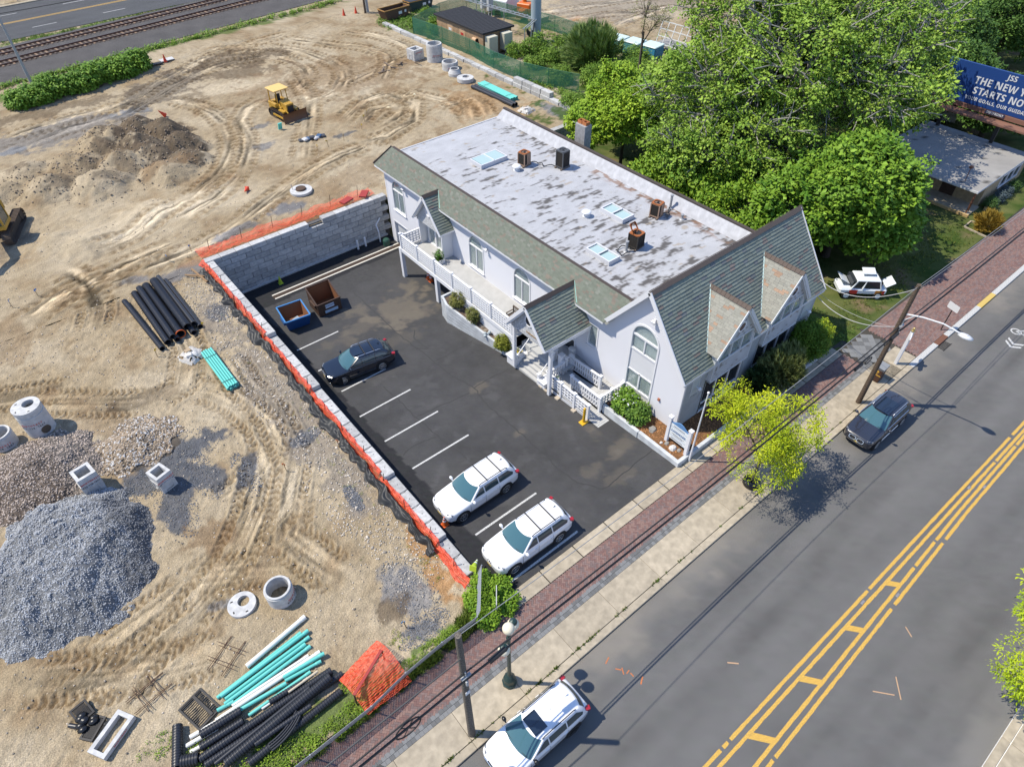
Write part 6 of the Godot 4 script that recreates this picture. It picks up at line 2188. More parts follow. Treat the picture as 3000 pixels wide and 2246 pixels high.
func dumpster(at:Vector3,turn:float,w:float,d:float,hf:float,hb:float,taper:float,outm:Material,inm:Material,label:String,kind:int)->void:
	var t:=thing("dumpster",label,"dumpster",at,turn,"steel dumpsters in the car park")
	var fl:=[Vector3(-w/2+taper*0.4,0.1,d/2-taper),Vector3(w/2-taper*0.4,0.1,d/2-taper),Vector3(w/2-taper*0.4,0.1,-d/2+taper),Vector3(-w/2+taper*0.4,0.1,-d/2+taper)]
	var rm:=[Vector3(-w/2,hf,d/2),Vector3(w/2,hf,d/2),Vector3(w/2,hb,-d/2),Vector3(-w/2,hb,-d/2)]
	var b:=MB.new()
	var i2:=MB.new()
	var c:=Vector3(0,0.6,0)
	for i in 4:
		var j:=(i+1)%4
		b.quad(fl[i],fl[j],rm[j],rm[i])
		var s:=func(p:Vector3)->Vector3:return Vector3(p.x*0.965,p.y+(0.03 if p.y<0.2 else 0.0),p.z*0.965)
		i2.quad(s.call(fl[j]),s.call(fl[i]),s.call(rm[i]),s.call(rm[j]))
	b.quad(fl[3],fl[2],fl[1],fl[0])
	i2.quad(Vector3(fl[0].x,0.13,fl[0].z),Vector3(fl[1].x,0.13,fl[1].z),Vector3(fl[2].x,0.13,fl[2].z),Vector3(fl[3].x,0.13,fl[3].z))
	part("shell",b,outm,t)
	part("inner_lining",i2,inm,t)
	var r:=MB.new()
	for i in 4:r.bar(rm[i],rm[(i+1)%4],0.09,0.08)
	part("rim",r,mt("dumpster_blue_rim",Color(0.05,0.2,0.45),0.5)if kind==0 else outm,t)
	for s in[-1.0,1.0]:
		var p:=MB.new()
		p.box(Vector3(s*(w/2+0.06-taper*0.15),0.75 if kind==0 else 0.95,0.2),Vector3(0.16,0.2,0.9))
		part("fork_pocket",p,outm,t)
	var sk:=MB.new()
	for s in[-0.6,0.6]:sk.box(Vector3(s,0.05,0),Vector3(0.12,0.1,d-taper*2.2))
	part("skid",sk,mt("black_metal",Color(0.02,0.02,0.02),0.5),t)
	if kind==1:
		var n:=MB.new()
		n.bb(-0.32,0.62,d/2+0.002,0.38,0.95,d/2+0.008)
		var no:=part("notice",n,mt("notice_pale",Color(0.5,0.58,0.66),0.6),t)
		text("marpal",0.2,mt("ink_blue",Color(0.05,0.11,0.26),0.6),no,Vector3(0.03,0.82,d/2+0.012),Basis(),"lettering","Droid Sans",true,0.002)
		var n2:=MB.new()
		n2.bb(-0.42,0.22,d/2+0.002,0.62,0.46,d/2+0.008)
		part("notice",n2,mt("notice_blue",Color(0.36,0.5,0.62),0.6),t)
	else:
		for q in[[0.1,-0.2,0.5,0.4,0.3,Color(0.3,0.32,0.34)],[0.3,0.35,0.7,0.06,0.2,Color(0.6,0.45,0.3)],[0.1,0.5,0.5,0.2,-0.4,Color(0.55,0.55,0.5)]]:
			var g:=MB.new()
			g.box(Vector3(q[0],0.22,q[1]),Vector3(q[2],0.06,q[3]),Basis.from_euler(Vector3(0.1,q[4],0.12)))
			part("rubbish",g,mt("rubbish_%d"%int(q[4]*10+9),q[5],0.8),t)
# ---------------------------------------------------------------- building site
func gy(x:float,z:float)->float:
	return site_y(x,z)+relief(x,z)*(sstep(-12.2,-14.0,z)*sstep(8.95,8.2,x)if z>-47.25 else 1.0)
func corr_mesh(l:float,r:float,pitch:=0.11)->ArrayMesh:
	var b:=MB.new()
	var prof:=[]
	var n:=int(l/pitch)
	for i in n:
		var s:=-l/2+l*i/n
		prof.append(Vector2(r*0.90,s))
		prof.append(Vector2(r,s+pitch*0.25))
		prof.append(Vector2(r,s+pitch*0.62))
		prof.append(Vector2(r*0.90,s+pitch*0.85))
	prof.append(Vector2(r*0.9,l/2))
	prof.append(Vector2(r*0.80,l/2))
	prof.append(Vector2(r*0.80,-l/2))
	prof.append(Vector2(r*0.9,-l/2))
	b.lathe(Vector3.ZERO,prof,14,Basis(Vector3(0,-1,0),Vector3(1,0,0),Vector3(0,0,1)))
	return b.mesh()
func pipe_mesh(l:float,r:float)->ArrayMesh:
	var b:=MB.new()
	b.lathe(Vector3.ZERO,[Vector2(r,-l/2),Vector2(r,l/2-0.25),Vector2(r*1.12,l/2-0.22),Vector2(r*1.12,l/2),Vector2(r*0.86,l/2),Vector2(r*0.86,-l/2),Vector2(r,-l/2)],14,Basis(Vector3(0,-1,0),Vector3(1,0,0),Vector3(0,0,1)))
	return b.mesh()
func lay(called:String,mesh_of:Callable,mat:Material,a:Vector3,b:Vector3,r:float,label:String,category:String,group:String)->MeshInstance3D:
	var o:=part(called,mesh_of.call(a.distance_to(b),r),mat,self,(a+b)*0.5)
	var x:=(b-a).normalized()
	var z:=x.cross(Vector3.UP).normalized()
	o.basis=Basis(x,z.cross(x),z)
	tag(o,label,category,group)
	return o
func site_things()->void:
	var blk:=mt("black_pipe",Color(0.022,0.024,0.03),0.38)
	var teal:=mt("teal_pipe",Color(0.12,0.50,0.44),0.4)
	var whp:=mt("white_pipe",Color(0.66,0.66,0.62),0.45)
	var conc:=mt("precast",Color(0.56,0.56,0.55),0.85,{"tex":slabt(),"scale":0.4})
	var bp:=[[2.45,-46.4,2.8,-39.8,0.19],[3.3,-46.9,3.3,-40.1,0.24],[3.72,-46.85,3.72,-40.15,0.22],[4.22,-47.15,4.25,-40.4,0.31],[4.82,-47.0,4.84,-40.5,0.29],[5.24,-47.4,5.3,-40.7,0.17],[5.56,-47.1,5.58,-40.5,0.17]]
	var bl:=["black corrugated pipe lying apart on the left of the row","second black corrugated pipe of the row from the left","third black corrugated pipe of the row from the left","thick black corrugated pipe with an orange rim at its near end","thick black corrugated pipe right of the orange rimmed one","thin black pipe near the right end of the row","rightmost thin black pipe of the row"]
	for i in 7:
		var q:Array=bp[i]
		var up:float=q[4]+(0.28 if i in[2,4,5]else 0.0)
		lay("corrugated_pipe",corr_mesh if i<5 else pipe_mesh,blk,Vector3(q[0],gy(q[0],q[1])+up,q[1]),Vector3(q[2],gy(q[2],q[3])+up,q[3]),q[4],bl[i],"pipe","black pipes in the row on the sand")
	for i in 2:
		var x:float=[3.9,5.0][i]
		lay("corrugated_pipe",corr_mesh,blk,Vector3(x,gy(x,-46.5)+0.2,-46.5),Vector3(x,gy(x,-40.1)+0.2,-40.1),0.2,["black corrugated pipe under the thick ones, left","black corrugated pipe under the thick ones, right"][i],"pipe","black pipes in the row on the sand")
	var rim:=MB.new()
	rim.lathe(Vector3.ZERO,[Vector2(0.32,-0.03),Vector2(0.34,0),Vector2(0.32,0.03),Vector2(0.28,0.03),Vector2(0.28,-0.03),Vector2(0.32,-0.03)],18,Basis(Vector3.RIGHT,PI/2))
	solo("pipe_gasket",rim,mt("cone_orange"),Vector3(4.25,gy(4.25,-40.4)+0.31,-40.38),"orange ring on the end of the thick black pipe","ring")
	for q in[[4.75,-38.0,4.72,-33.6,0,"strapped bundle of teal pipes lying near the red mesh wall"],[45.95,-61.7,45.95,-55.8,1,"strapped bundle of teal pipes beside the white block row"]]:
		var d:=Vector3(q[2]-q[0],0,q[3]-q[1])
		var l:=d.length()
		var t:=thing("pipe_bundle",q[5],"pipe bundle",Vector3((q[0]+q[2])/2+(0.25 if q[4]==0 else 0.0),gy((q[0]+q[2])/2,(q[1]+q[3])/2)+0.02,(q[1]+q[3])/2),-PI/2)
		var r:=0.075 if q[4]==0 else 0.1
		for row in 2:
			for k in 5:
				var o:=part("pipe",pipe_mesh(l-rng.randf_range(0,0.12),r*0.95),teal,t,Vector3(rng.randf_range(-0.06,0.06),r+row*r*1.8,(k-2)*r*2.05))
		for s in[-0.3,0.35]:
			var b:=MB.new()
			b.bb(s*l-0.02,0.0,-r*5.4,s*l+0.02,r*4.1,-r*5.3)
			b.bb(s*l-0.02,r*4.05,-r*5.4,s*l+0.02,r*4.15,r*5.4)
			part("strap",b,mt("strap",Color(0.03,0.12,0.1),0.6),t)
	for i in 2:
		lay("black_water_pipe",pipe_mesh,blk,Vector3(44.6+i*0.45,gy(44.6,-61.5)+0.2,-61.6),Vector3(44.8+i*0.4,gy(44.8,-54.7)+0.2,-54.6),0.2,["long smooth black pipe, left of two beside the teal bundle","long smooth black pipe next to the far teal bundle"][i],"pipe","smooth black pipes by the block row")
	for q in[[4.1,-38.25,0.5,"wooden pallet of boxes under torn plastic by the black pipes"],[45.2,-52.9,0.2,"wooden pallet of white wrapped goods by the block row"]]:
		var t:=thing("pallet",q[3],"pallet",Vector3(q[0],gy(q[0],q[1])+0.02,q[1]),q[2],"pallets")
		for k in 6:
			var b:=MB.new()
			b.bb(-0.6,0.12,-0.5+k*0.19,0.6,0.14,-0.38+k*0.19)
			part("board",b,mt("pallet_wood",Color(0.30,0.22,0.13),0.9),t)
		var b2:=MB.new()
		for x in[-0.55,0.0,0.55]:b2.bb(x-0.04,0.0,-0.5,x+0.04,0.12,0.58)
		part("bearer",b2,mt("pallet_wood"),t)
		for k in 5:
			var b:=MB.new()
			b.cbox(Vector3(-0.3+(k%3)*0.3,0.24+(k/3)*0.17,-0.2+(k%2)*0.35),Vector3(0.34,0.2,0.36),0.02,Basis(Vector3.UP,k*0.3))
			part("carton",b,mt("carton_%d"%(k%2),[Color(0.36,0.27,0.17),Color(0.55,0.53,0.5)][k%2],0.85),t)
		var sh:=MB.new()
		var hf:=func(x:float,z:float)->float:return 0.46-0.42*pow(maxf(absf(x),absf(z))/0.75,3)+0.06*fb(x*3.0,z*3.0+q[0],1.0)
		for i in 12:
			for j in 12:
				if fb(i*0.3,j*0.3+q[0],1.0)>0.28:continue
				var x0:=-0.75+i*0.125
				var z0:=-0.75+j*0.125
				sh.quad(Vector3(x0,hf.call(x0,z0+0.125),z0+0.125),Vector3(x0+0.125,hf.call(x0+0.125,z0+0.125),z0+0.125),Vector3(x0+0.125,hf.call(x0+0.125,z0),z0),Vector3(x0,hf.call(x0,z0),z0))
		part("plastic_sheet",sh,mt("plastic",Color(0.72,0.72,0.7,0.55),0.35),t)
	ring_thing(Vector3(-5.05,gy(-5,-37.6),-37.6),0.75,1.95,0,conc,"tall white precast manhole with a lid hole and red lettering")
	ring_thing(Vector3(-6.95,gy(-7,-37.8),-37.7),0.66,0.95,1,conc,"open white precast ring at the left edge of the picture")
	ring_thing(Vector3(-0.5,gy(-0.5,-19.9),-19.95),0.66,0.22,2,conc,"flat white precast lid with an off-centre round hole")
	ring_thing(Vector3(1.15,gy(1.1,-19.2),-19.2),0.66,0.92,3,conc,"open white precast ring beside the flat lid")
	ring_thing(Vector3(46.3,1.4,-71.3),0.95,2.0,1,conc,"tall white precast ring beside the square chamber")
	ring_thing(Vector3(46.1,1.4,-67.9),0.95,0.9,3,conc,"low white precast ring with a side opening by the block row")
	ring_thing(Vector3(45.4,1.4,-66.0),0.75,0.75,4,conc,"white precast cone ring between two others by the block row")
	ring_thing(Vector3(45.3,1.4,-63.8),0.95,0.4,2,conc,"flat white precast lid nearest the far teal pipes")
	box_thing(Vector3(-3.95,gy(-3.9,-31.3),-31.35),0.16,0.98,1.0,1.45,conc,"white precast catch basin by the grey and brown gravel heaps")
	box_thing(Vector3(-0.85,gy(-0.8,-29.0),-29.1),0.3,0.86,0.95,1.2,conc,"white precast catch basin with its shadow on dark gravel")
	box_thing(Vector3(44.9,1.4,-73.4),0.1,1.5,1.4,1.2,conc,"white square precast chamber at the far block row")
	var mh:=thing("manhole","white concrete manhole collar with a rusty round cover in the sand","manhole",Vector3(19.2,1.42,-52.5))
	var m1:=MB.new()
	m1.lathe(Vector3.ZERO,[Vector2(0.95,0),Vector2(0.95,0.2),Vector2(0.45,0.22),Vector2(0.45,0.1)],28)
	part("collar",m1,conc,mh)
	var m2:=MB.new()
	m2.lathe(Vector3.ZERO,[Vector2(0.46,0.2),Vector2(0.42,0.36),Vector2(0.38,0.38),Vector2(0.36,0.35),Vector2(0,0.36)],24)
	part("cover",m2,mt("rust_iron",Color(0.10,0.065,0.045),0.8,{"metal":0.4}),mh)
	piles()
	pipe_heap(blk,teal,whp)
	site_small(conc,blk)
	fences()
func ring_thing(at:Vector3,r:float,h:float,kind:int,m:Material,label:String)->void:
	var t:=thing("precast_ring",label,"precast ring",at,0.0,"precast rings on the site")
	var b:=MB.new()
	var k:=36
	if kind==2 or kind==0:
		var o:=PackedVector2Array()
		var i:=PackedVector2Array()
		for j in k:
			var d:=Vector2(cos(TAU*j/k),sin(TAU*j/k))
			o.append(d*r)
			i.append(d*r*0.42+Vector2(r*0.2,r*0.16))
		var th:=h if kind==2 else 0.3
		b.ring(Vector3(0,h,0),Vector3.RIGHT,Vector3(0,0,-1),o,i,th)
		part("lid",b,m,t)
		for j in 3:
			var a:=2.3+j*1.25
			var s:=MB.new()
			s.box(Vector3(cos(a)*r*0.78,h+0.003,-sin(a)*r*0.78),Vector3(0.12,0.006,0.06),Basis(Vector3.UP,a*1.3))
			part("lifting_hole",s,mt("dark_gap",Color(0.015,0.014,0.013),0.9),t)
	if kind!=2:
		var w:=MB.new()
		var top:=h if kind!=0 else h-0.31
		var r2:=r*(1.0 if kind!=4 else 0.75)
		w.lathe(Vector3.ZERO,[Vector2(r,0),Vector2(r,top-0.12)if kind!=4 else Vector2(r,top*0.4),Vector2(r2,top-0.11),Vector2(r2*0.95,top-0.1),Vector2(r2*0.95,top),Vector2(r2*0.8,top),Vector2(r*0.8,0.02)],k)
		part("barrel",w,m,t)
		if kind in[0,3]:
			var ang:=0.35 if kind==0 else PI+0.7
			var dir:=Vector3(sin(ang),0,cos(ang))
			var c:=MB.new()
			c.cyl(dir*(r-0.05)+Vector3(0,0.42,0),dir*(r+0.012)+Vector3(0,0.42,0),0.26,0.26,18)
			part("pipe_opening",c,mt("bore",Color(0.09,0.07,0.05),0.9),t)
		if kind==4:
			pass
	if h>0.5 and kind!=4:
		var far:=at.x>20.0
		var ang:=-0.35 if not far else-0.2
		if kind==3 and not far:ang=1.1
		for j in 2:
			var word:String=["NORTHEAST","973-728-1667"][j]
			var n:=word.length()
			for c in n:
				if word[c]==" ":continue
				var a:=ang+(c-(n-1)/2.0)*(0.125/r)*(0.9 if j else 1.05)
				var dir:=Vector3(sin(a),0,cos(a))
				var y:=h*0.52-j*0.2 if kind==0 else h*0.42-j*0.17
				text(word[c],0.17,mt("stencil_red",Color(0.45,0.05,0.04),0.8)if j==0 else mt("stencil_dark",Color(0.06,0.05,0.06),0.8),t,dir*(r+0.004)+Vector3(0,y,0),Basis(Vector3.UP,a),"letter","Droid Sans",true,0.004)
func box_thing(at:Vector3,turn:float,w:float,d:float,h:float,m:Material,label:String)->void:
	var t:=thing("catch_basin",label,"catch basin",at,turn,"precast catch basins")
	var b:=MB.new()
	var o:=rect_pts(w,d)
	var i:=rect_pts(w*0.66,d*0.66)
	for j in 4:i[j].y+=d*0.17
	b.ring(Vector3(0,h,d/2),Vector3.RIGHT,Vector3(0,0,-1),o,i,h)
	b.box(Vector3(0,0.05,0),Vector3(w*0.98,0.1,d*0.98))
	part("shell",b,m,t)
	for q in[[0.0,1.0],[1.0,0.0],[-1.0,0.0]]:
		var f:=MB.new()
		var ux:=Vector3(q[1],0,-q[0])
		var n:=Vector3(q[0],0,q[1])
		var dist:=(w if q[0]!=0.0 else d)*0.5
		f.ring(n*(dist+0.03)+Vector3(0,h*0.12,0),ux,Vector3.UP,rect_pts(0.62,0.58),rect_pts(0.46,0.46),0.05)
		part("knock_out_frame",f,m,t)
	text("NORTHEAST",0.17,mt("stencil_red",Color(0.45,0.05,0.04),0.8),t,Vector3(0,h*0.72,d/2+0.004),Basis(),"lettering","Droid Sans",true,0.004)
	text("973-728-1667",0.15,mt("stencil_dark",Color(0.06,0.05,0.06),0.8),t,Vector3(0,h*0.57,d/2+0.004),Basis(),"lettering","Droid Sans",true,0.004)
func pile_sheet(x0:float,x1:float,z0:float,z1:float,step:float,hf:Callable,cf:Callable)->ArrayMesh:
	return sheet(x0,x1,z0,z1,step,func(x,z):return gy(x,z)+hf.call(x,z),cf,func(x,z):return hf.call(x,z)>-0.06)
func piles()->void:
	var gm:=mt("gravel",Color(1,1,1),0.95,{"vc":true,"tex":noise_tex("stones",0.12,3,0.5,1.0,512,FastNoiseLite.TYPE_CELLULAR,0.9),"scale":1.3,"bump":bump_tex("stonesn",0.12,3,10.0,512,FastNoiseLite.TYPE_CELLULAR),"bumps":0.6})
	var hg:=func(x:float,z:float)->float:
		var dx:=x+6.3
		var dz:=z+27.3
		var a:=deg_to_rad(-24.0)
		var u:=(dx*cos(a)-dz*sin(a))/4.2
		var v:=(dx*sin(a)+dz*cos(a))/4.6
		var r:=sqrt(u*u+v*v)+fb(x,z,0.35)*0.18
		var h:=2.7*(1.0-r)
		h=minf(h,1.55+fb(x,z,0.5)*0.3+dx*0.09)
		h+=0.3*absf(fb(dx*0.3+dz*0.7,dx*0.9-dz*0.3,0.9))*sstep(0.0,0.6,h)
		return h+fb(x,z,2.0)*0.03
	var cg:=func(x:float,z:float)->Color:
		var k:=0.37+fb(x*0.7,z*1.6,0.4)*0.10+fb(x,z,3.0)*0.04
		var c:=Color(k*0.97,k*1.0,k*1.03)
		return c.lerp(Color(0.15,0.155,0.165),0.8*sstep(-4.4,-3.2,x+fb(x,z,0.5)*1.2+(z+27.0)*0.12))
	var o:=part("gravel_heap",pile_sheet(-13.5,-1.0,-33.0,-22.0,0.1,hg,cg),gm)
	tag(o,"large heap of blue grey gravel at the left of the site","gravel heap","heaps of stone","stuff")
	var hb:=func(x:float,z:float)->float:
		var u:=(x+6.2)/3.6
		var v:=(z+34.0)/3.2
		var r:=sqrt(u*u+v*v)+fb(x,z,0.5)*0.22
		return 1.3*(1.0-r)+fb(x,z,1.8)*0.06
	var cb:=func(x:float,z:float)->Color:
		var k:=1.0+fb(x,z,1.2)*0.3+fb(x,z,4.0)*0.2
		return Color(0.27,0.205,0.155).lerp(Color(0.33,0.29,0.25),sstep(-5.6,-4.4,x+fb(x,z,0.8)))*k
	o=part("gravel_heap",pile_sheet(-11.0,-2.2,-38.0,-30.4,0.1,hb,cb),gm)
	tag(o,"heap of brown stony soil between the white manhole and the grey gravel","gravel heap","heaps of stone","stuff")
	var hc:=func(x:float,z:float)->float:
		var u:=(x+1.1)/2.2
		var v:=(z+32.9)/1.9
		var r:=sqrt(u*u+v*v)+fb(x,z,0.6)*0.2
		return 0.85*(1.0-r)
	o=part("cobble_heap",pile_sheet(-4.2,1.6,-35.6,-30.4,0.12,hc,func(x,z):return Color(0.27,0.22,0.165)*(1.0+fb(x,z,3.0)*0.4)),gm)
	tag(o,"heap of tan cobbles behind the two white catch basins","cobble heap","heaps of stone","stuff")
	var rk:=[rock(0.12,1).mesh(),rock(0.14,5).mesh()]
	var sm:=mt("loose_stone",Color(1,1,1),0.92,{"vc":true})
	var sets:=[["cobbles",5200,0],["gravel_grains",30000,1],["brown_grains",7000,2],["wall_rubble",3600,3],["dark_gravel",6000,4],["scattered_stones",3000,5],["heap_clods",1500,6]]
	var darkz:=[[0.6,-31.0,2.2,1.3],[1.0,-28.6,0.7,1.9],[-0.9,-27.6,0.9,2.3],[2.9,-27.2,0.5,1.7],[-1.8,-29.8,1.4,0.9],[7.3,-41.5,0.9,1.0],[6.7,-27.6,0.9,0.55],[6.7,-22.0,0.32,0.9],[5.6,-13.6,1.3,0.6],[6.2,-15.6,1.0,2.0]]
	for s in sets:
		var xf:=[]
		var cols:=[]
		for i in s[1]:
			var x:=0.0
			var z:=0.0
			var sz:=0.05
			var y:=0.0
			var c:=Color(0.4,0.38,0.35)
			match s[2]:
				0:
					var a:=rng.randf()*TAU
					var r:=sqrt(rng.randf())*(1.0+0.35*nzf.get_noise_1d(a*1.3))
					x=-1.1+cos(a)*r*2.3
					z=-32.9+sin(a)*r*2.0
					y=maxf(hc.call(x,z),0.0)
					sz=rng.randf_range(0.035,0.085)
					c=Color(0.30,0.235,0.165)*rng.randf_range(0.45,1.5)
					if rng.randf()<0.2:c=Color(0.5,0.49,0.47)*rng.randf_range(0.7,1.2)
				1:
					x=rng.randf_range(-12.0,-1.3)
					z=rng.randf_range(-32.6,-22.3)
					y=hg.call(x,z)
					if y<-0.02:continue
					sz=rng.randf_range(0.02,0.045)
					c=cg.call(x,z)*rng.randf_range(0.65,1.3)
				2:
					x=rng.randf_range(-9.5,-2.6)
					z=rng.randf_range(-37.2,-30.8)
					y=hb.call(x,z)
					if y<-0.02:continue
					sz=rng.randf_range(0.02,0.055)
					c=Color(0.36,0.3,0.25)*rng.randf_range(0.5,1.6)
				3:
					z=rng.randf_range(-46.5,-15.5)
					x=rng.randf_range(5.3,8.3)+fb(z,0.0,0.2)
					if x>8.4 or fb(x,z,0.4)<-0.28:continue
					sz=rng.randf_range(0.018,0.06)*(1.7 if rng.randf()<0.04 else 1.0)
					c=Color(0.46,0.41,0.34)*rng.randf_range(0.5,1.4)
				4:
					var q:Array=darkz[i%darkz.size()]
					var a:=rng.randf()*TAU
					var r:=sqrt(rng.randf())
					x=q[0]+cos(a)*r*q[2]*1.1
					z=q[1]+sin(a)*r*q[3]*1.1
					sz=rng.randf_range(0.018,0.04)
					c=Color(0.14,0.147,0.16)*rng.randf_range(0.5,1.6)
				5:
					z=rng.randf_range(-62.0,-14.0)
					x=rng.randf_range(xl(z)+3.0,8.2 if z>-47.3 else 30.0)
					sz=rng.randf_range(0.02,0.06)
					c=Color(0.42,0.36,0.28)*rng.randf_range(0.4,1.4)
				6:
					var q:Array=mounds[rng.randi()%17]
					var a:=rng.randf()*TAU
					var r:=sqrt(rng.randf())*1.15
					x=q[0]+cos(a)*r*q[2]
					z=q[1]+sin(a)*r*q[2]
					sz=rng.randf_range(0.03,0.1)
					c=Color(0.24,0.19,0.135)*rng.randf_range(0.6,1.4)
			xf.append(Transform3D(Basis.from_euler(Vector3(rng.randf()*TAU,rng.randf()*TAU,0)).scaled(Vector3.ONE*sz),Vector3(x,gy(x,z)+y+sz*0.25,z)))
			cols.append(c)
		var mo:=scatter(s[0],rk[s[2]%2],sm,xf,cols)
		tag(mo,{"cobbles":"tan cobbles covering the heap behind the catch basins","gravel_grains":"loose grains on the blue grey gravel heap","brown_grains":"loose stones on the brown heap","wall_rubble":"pale rubble strewn along the red mesh wall","dark_gravel":"dark grey gravel spilt on the sand","scattered_stones":"small stones scattered over the sand","heap_clods":"clods of earth on the spoil heaps"}[s[0]],"stones","","stuff")
func pipe_heap(blk:Material,teal:Material,whp:Material)->void:
	var hp:=[[-1.55,-17.05,1.55,-17.55,0.12,2,0],[-3.1,-16.6,1.04,-16.97,0.085,1,0],[-2.95,-16.5,1.35,-16.82,0.085,1,0.1],[-2.85,-16.35,1.25,-16.55,0.085,1,0],[-2.95,-16.15,0.96,-16.33,0.085,1,0.05],[-2.67,-15.96,1.09,-16.13,0.085,1,0],[-2.73,-15.9,0.82,-15.8,0.07,2,0.02],[-3.5,-15.75,1.3,-15.6,0.1,2,0],[-0.5,-15.55,1.41,-15.38,0.085,1,0.12],[-3.3,-16.1,-2.6,-16.03,0.085,1,0],[-2.5,-15.5,-0.5,-15.27,0.085,1,0.1],[-0.5,-15.4,1.14,-15.2,0.08,1,0.05],[-2.34,-15.1,0.55,-15.05,0.08,1,0.05],[-1.8,-15.0,0.52,-14.95,0.06,2,0],[-4.6,-15.85,-2.5,-15.6,0.1,2,0],[-4.85,-15.62,-3.55,-15.45,0.1,2,0],[-4.8,-15.3,-3.6,-15.1,0.09,2,0],[-4.2,-15.55,-2.5,-15.4,0.18,0,0.12],[-4.4,-15.15,-2.6,-15.0,0.17,0,0.05],[-5.2,-15.1,-4.6,-14.8,0.26,0,0],[-4.6,-14.75,1.3,-14.5,0.19,0,0.02],[-4.5,-14.4,1.62,-14.1,0.17,0,0],[-4.15,-14.1,0.2,-14.36,0.09,3,0.3],[-3.83,-13.85,1.12,-14.2,0.21,0,0.15],[-1.42,-14.95,0.1,-14.83,0.13,0,0.12],[-2.6,-13.75,-0.1,-13.65,0.12,0,0.2],[-3.1,-13.3,1.2,-13.45,0.18,0,0],[-0.6,-14.75,0.8,-14.78,0.055,4,0.3],[-4.8,-16.55,-5.4,-15.0,0.21,0,0.02]]
	var words:=["nearest the black corrugated pipes","in the middle of the heap","under the others","at the left of the heap","at the top of the heap"]
	var kinds:=["ribbed black pipe","teal drain pipe","white drain pipe","smooth black pipe","beige drain pipe"]
	var lab:=["long white pipe lying apart above the teal pipes","topmost teal pipe of the heap, next to the long white one","second teal pipe of the heap from the top","third teal pipe of the heap from the top","fourth teal pipe of the heap from the top","fifth long teal pipe of the heap from the top","thin white pipe below the five long teal pipes","long white pipe across the middle of the heap","short teal pipe at the heap's right end, upper one","stub of teal pipe at the heap's left end","teal pipe in the middle of the heap beside the white one","short teal pipe at the heap's right end, lower one","long thin teal pipe just above the ribbed black pipes","thin white pipe just above the ribbed black pipes","white pipe end at the heap's left, upper of three","white pipe end at the heap's left, middle of three","white pipe end at the heap's left, lowest of three","short ribbed black pipe below the iron frame, upper one","short ribbed black pipe below the iron frame, lower one","wide ribbed black coupling at the bottom edge","long ribbed black pipe, upper of the four long ones","long ribbed black pipe, second of the four long ones","smooth black pipe lying on the ribbed ones","thick ribbed black pipe in front of the smooth one","short ribbed black pipe between teal and black pipes","short thin ribbed black pipe near the fence","ribbed black pipe closest to the chain link fence","thin beige pipe lying on the ribbed black ones","ribbed black pipe pointing at the bottom edge, leftmost"]
	var beige:=mt("beige_pipe",Color(0.5,0.42,0.3),0.6)
	for i in hp.size():
		var q:Array=hp[i]
		var y0=gy(q[0],q[1])+q[4]+q[6]
		var y1=gy(q[2],q[3])+q[4]+q[6]
		var m:Material=[blk,teal,whp,blk,beige][q[5]]
		lay("drain_pipe",corr_mesh if q[5]==0 else pipe_mesh,m,Vector3(q[0],y0,q[1]),Vector3(q[2],y1,q[3]),q[4],lab[i],"pipe","pipes in the heap by the fence")
	for k in 4:
		var b:=MB.new()
		var pts:=[]
		for i in 9:
			var t:=i/8.0
			pts.append(Vector3(-0.75+1.5*t,0.05+0.03*k,0.12*k-0.5*pow(t,2.2)+0.1))
		b.tube(pts,0.045,8,true)
		solo("black_conduit",b,blk,Vector3(-1.4,gy(-1.4,-13.4)+0.3,-13.5),["bent black conduit on the pipe heap, outermost of four","bent black conduit on the pipe heap, second of four","bent black conduit on the pipe heap, third of four","bent black conduit on the pipe heap, innermost of four"][k],"conduit","bent conduits on the heap")
func grate(t:Node,w:float,d:float,n:int,m:Material)->void:
	var f:=MB.new()
	var o:=rect_pts(w,d)
	var i:=rect_pts(w-0.16,d-0.16)
	for j in 4:i[j].y+=0.08
	f.ring(Vector3(0,0.1,d/2),Vector3.RIGHT,Vector3(0,0,-1),o,i,0.1)
	part("iron_frame",f,m,t)
	for k in n:
		var b:=MB.new()
		b.bb(-w/2+0.1,0.03,-d/2+0.12+(d-0.24)*k/(n-1)-0.014,w/2-0.1,0.08,-d/2+0.12+(d-0.24)*k/(n-1)+0.014)
		part("grate_bar",b,m,t)
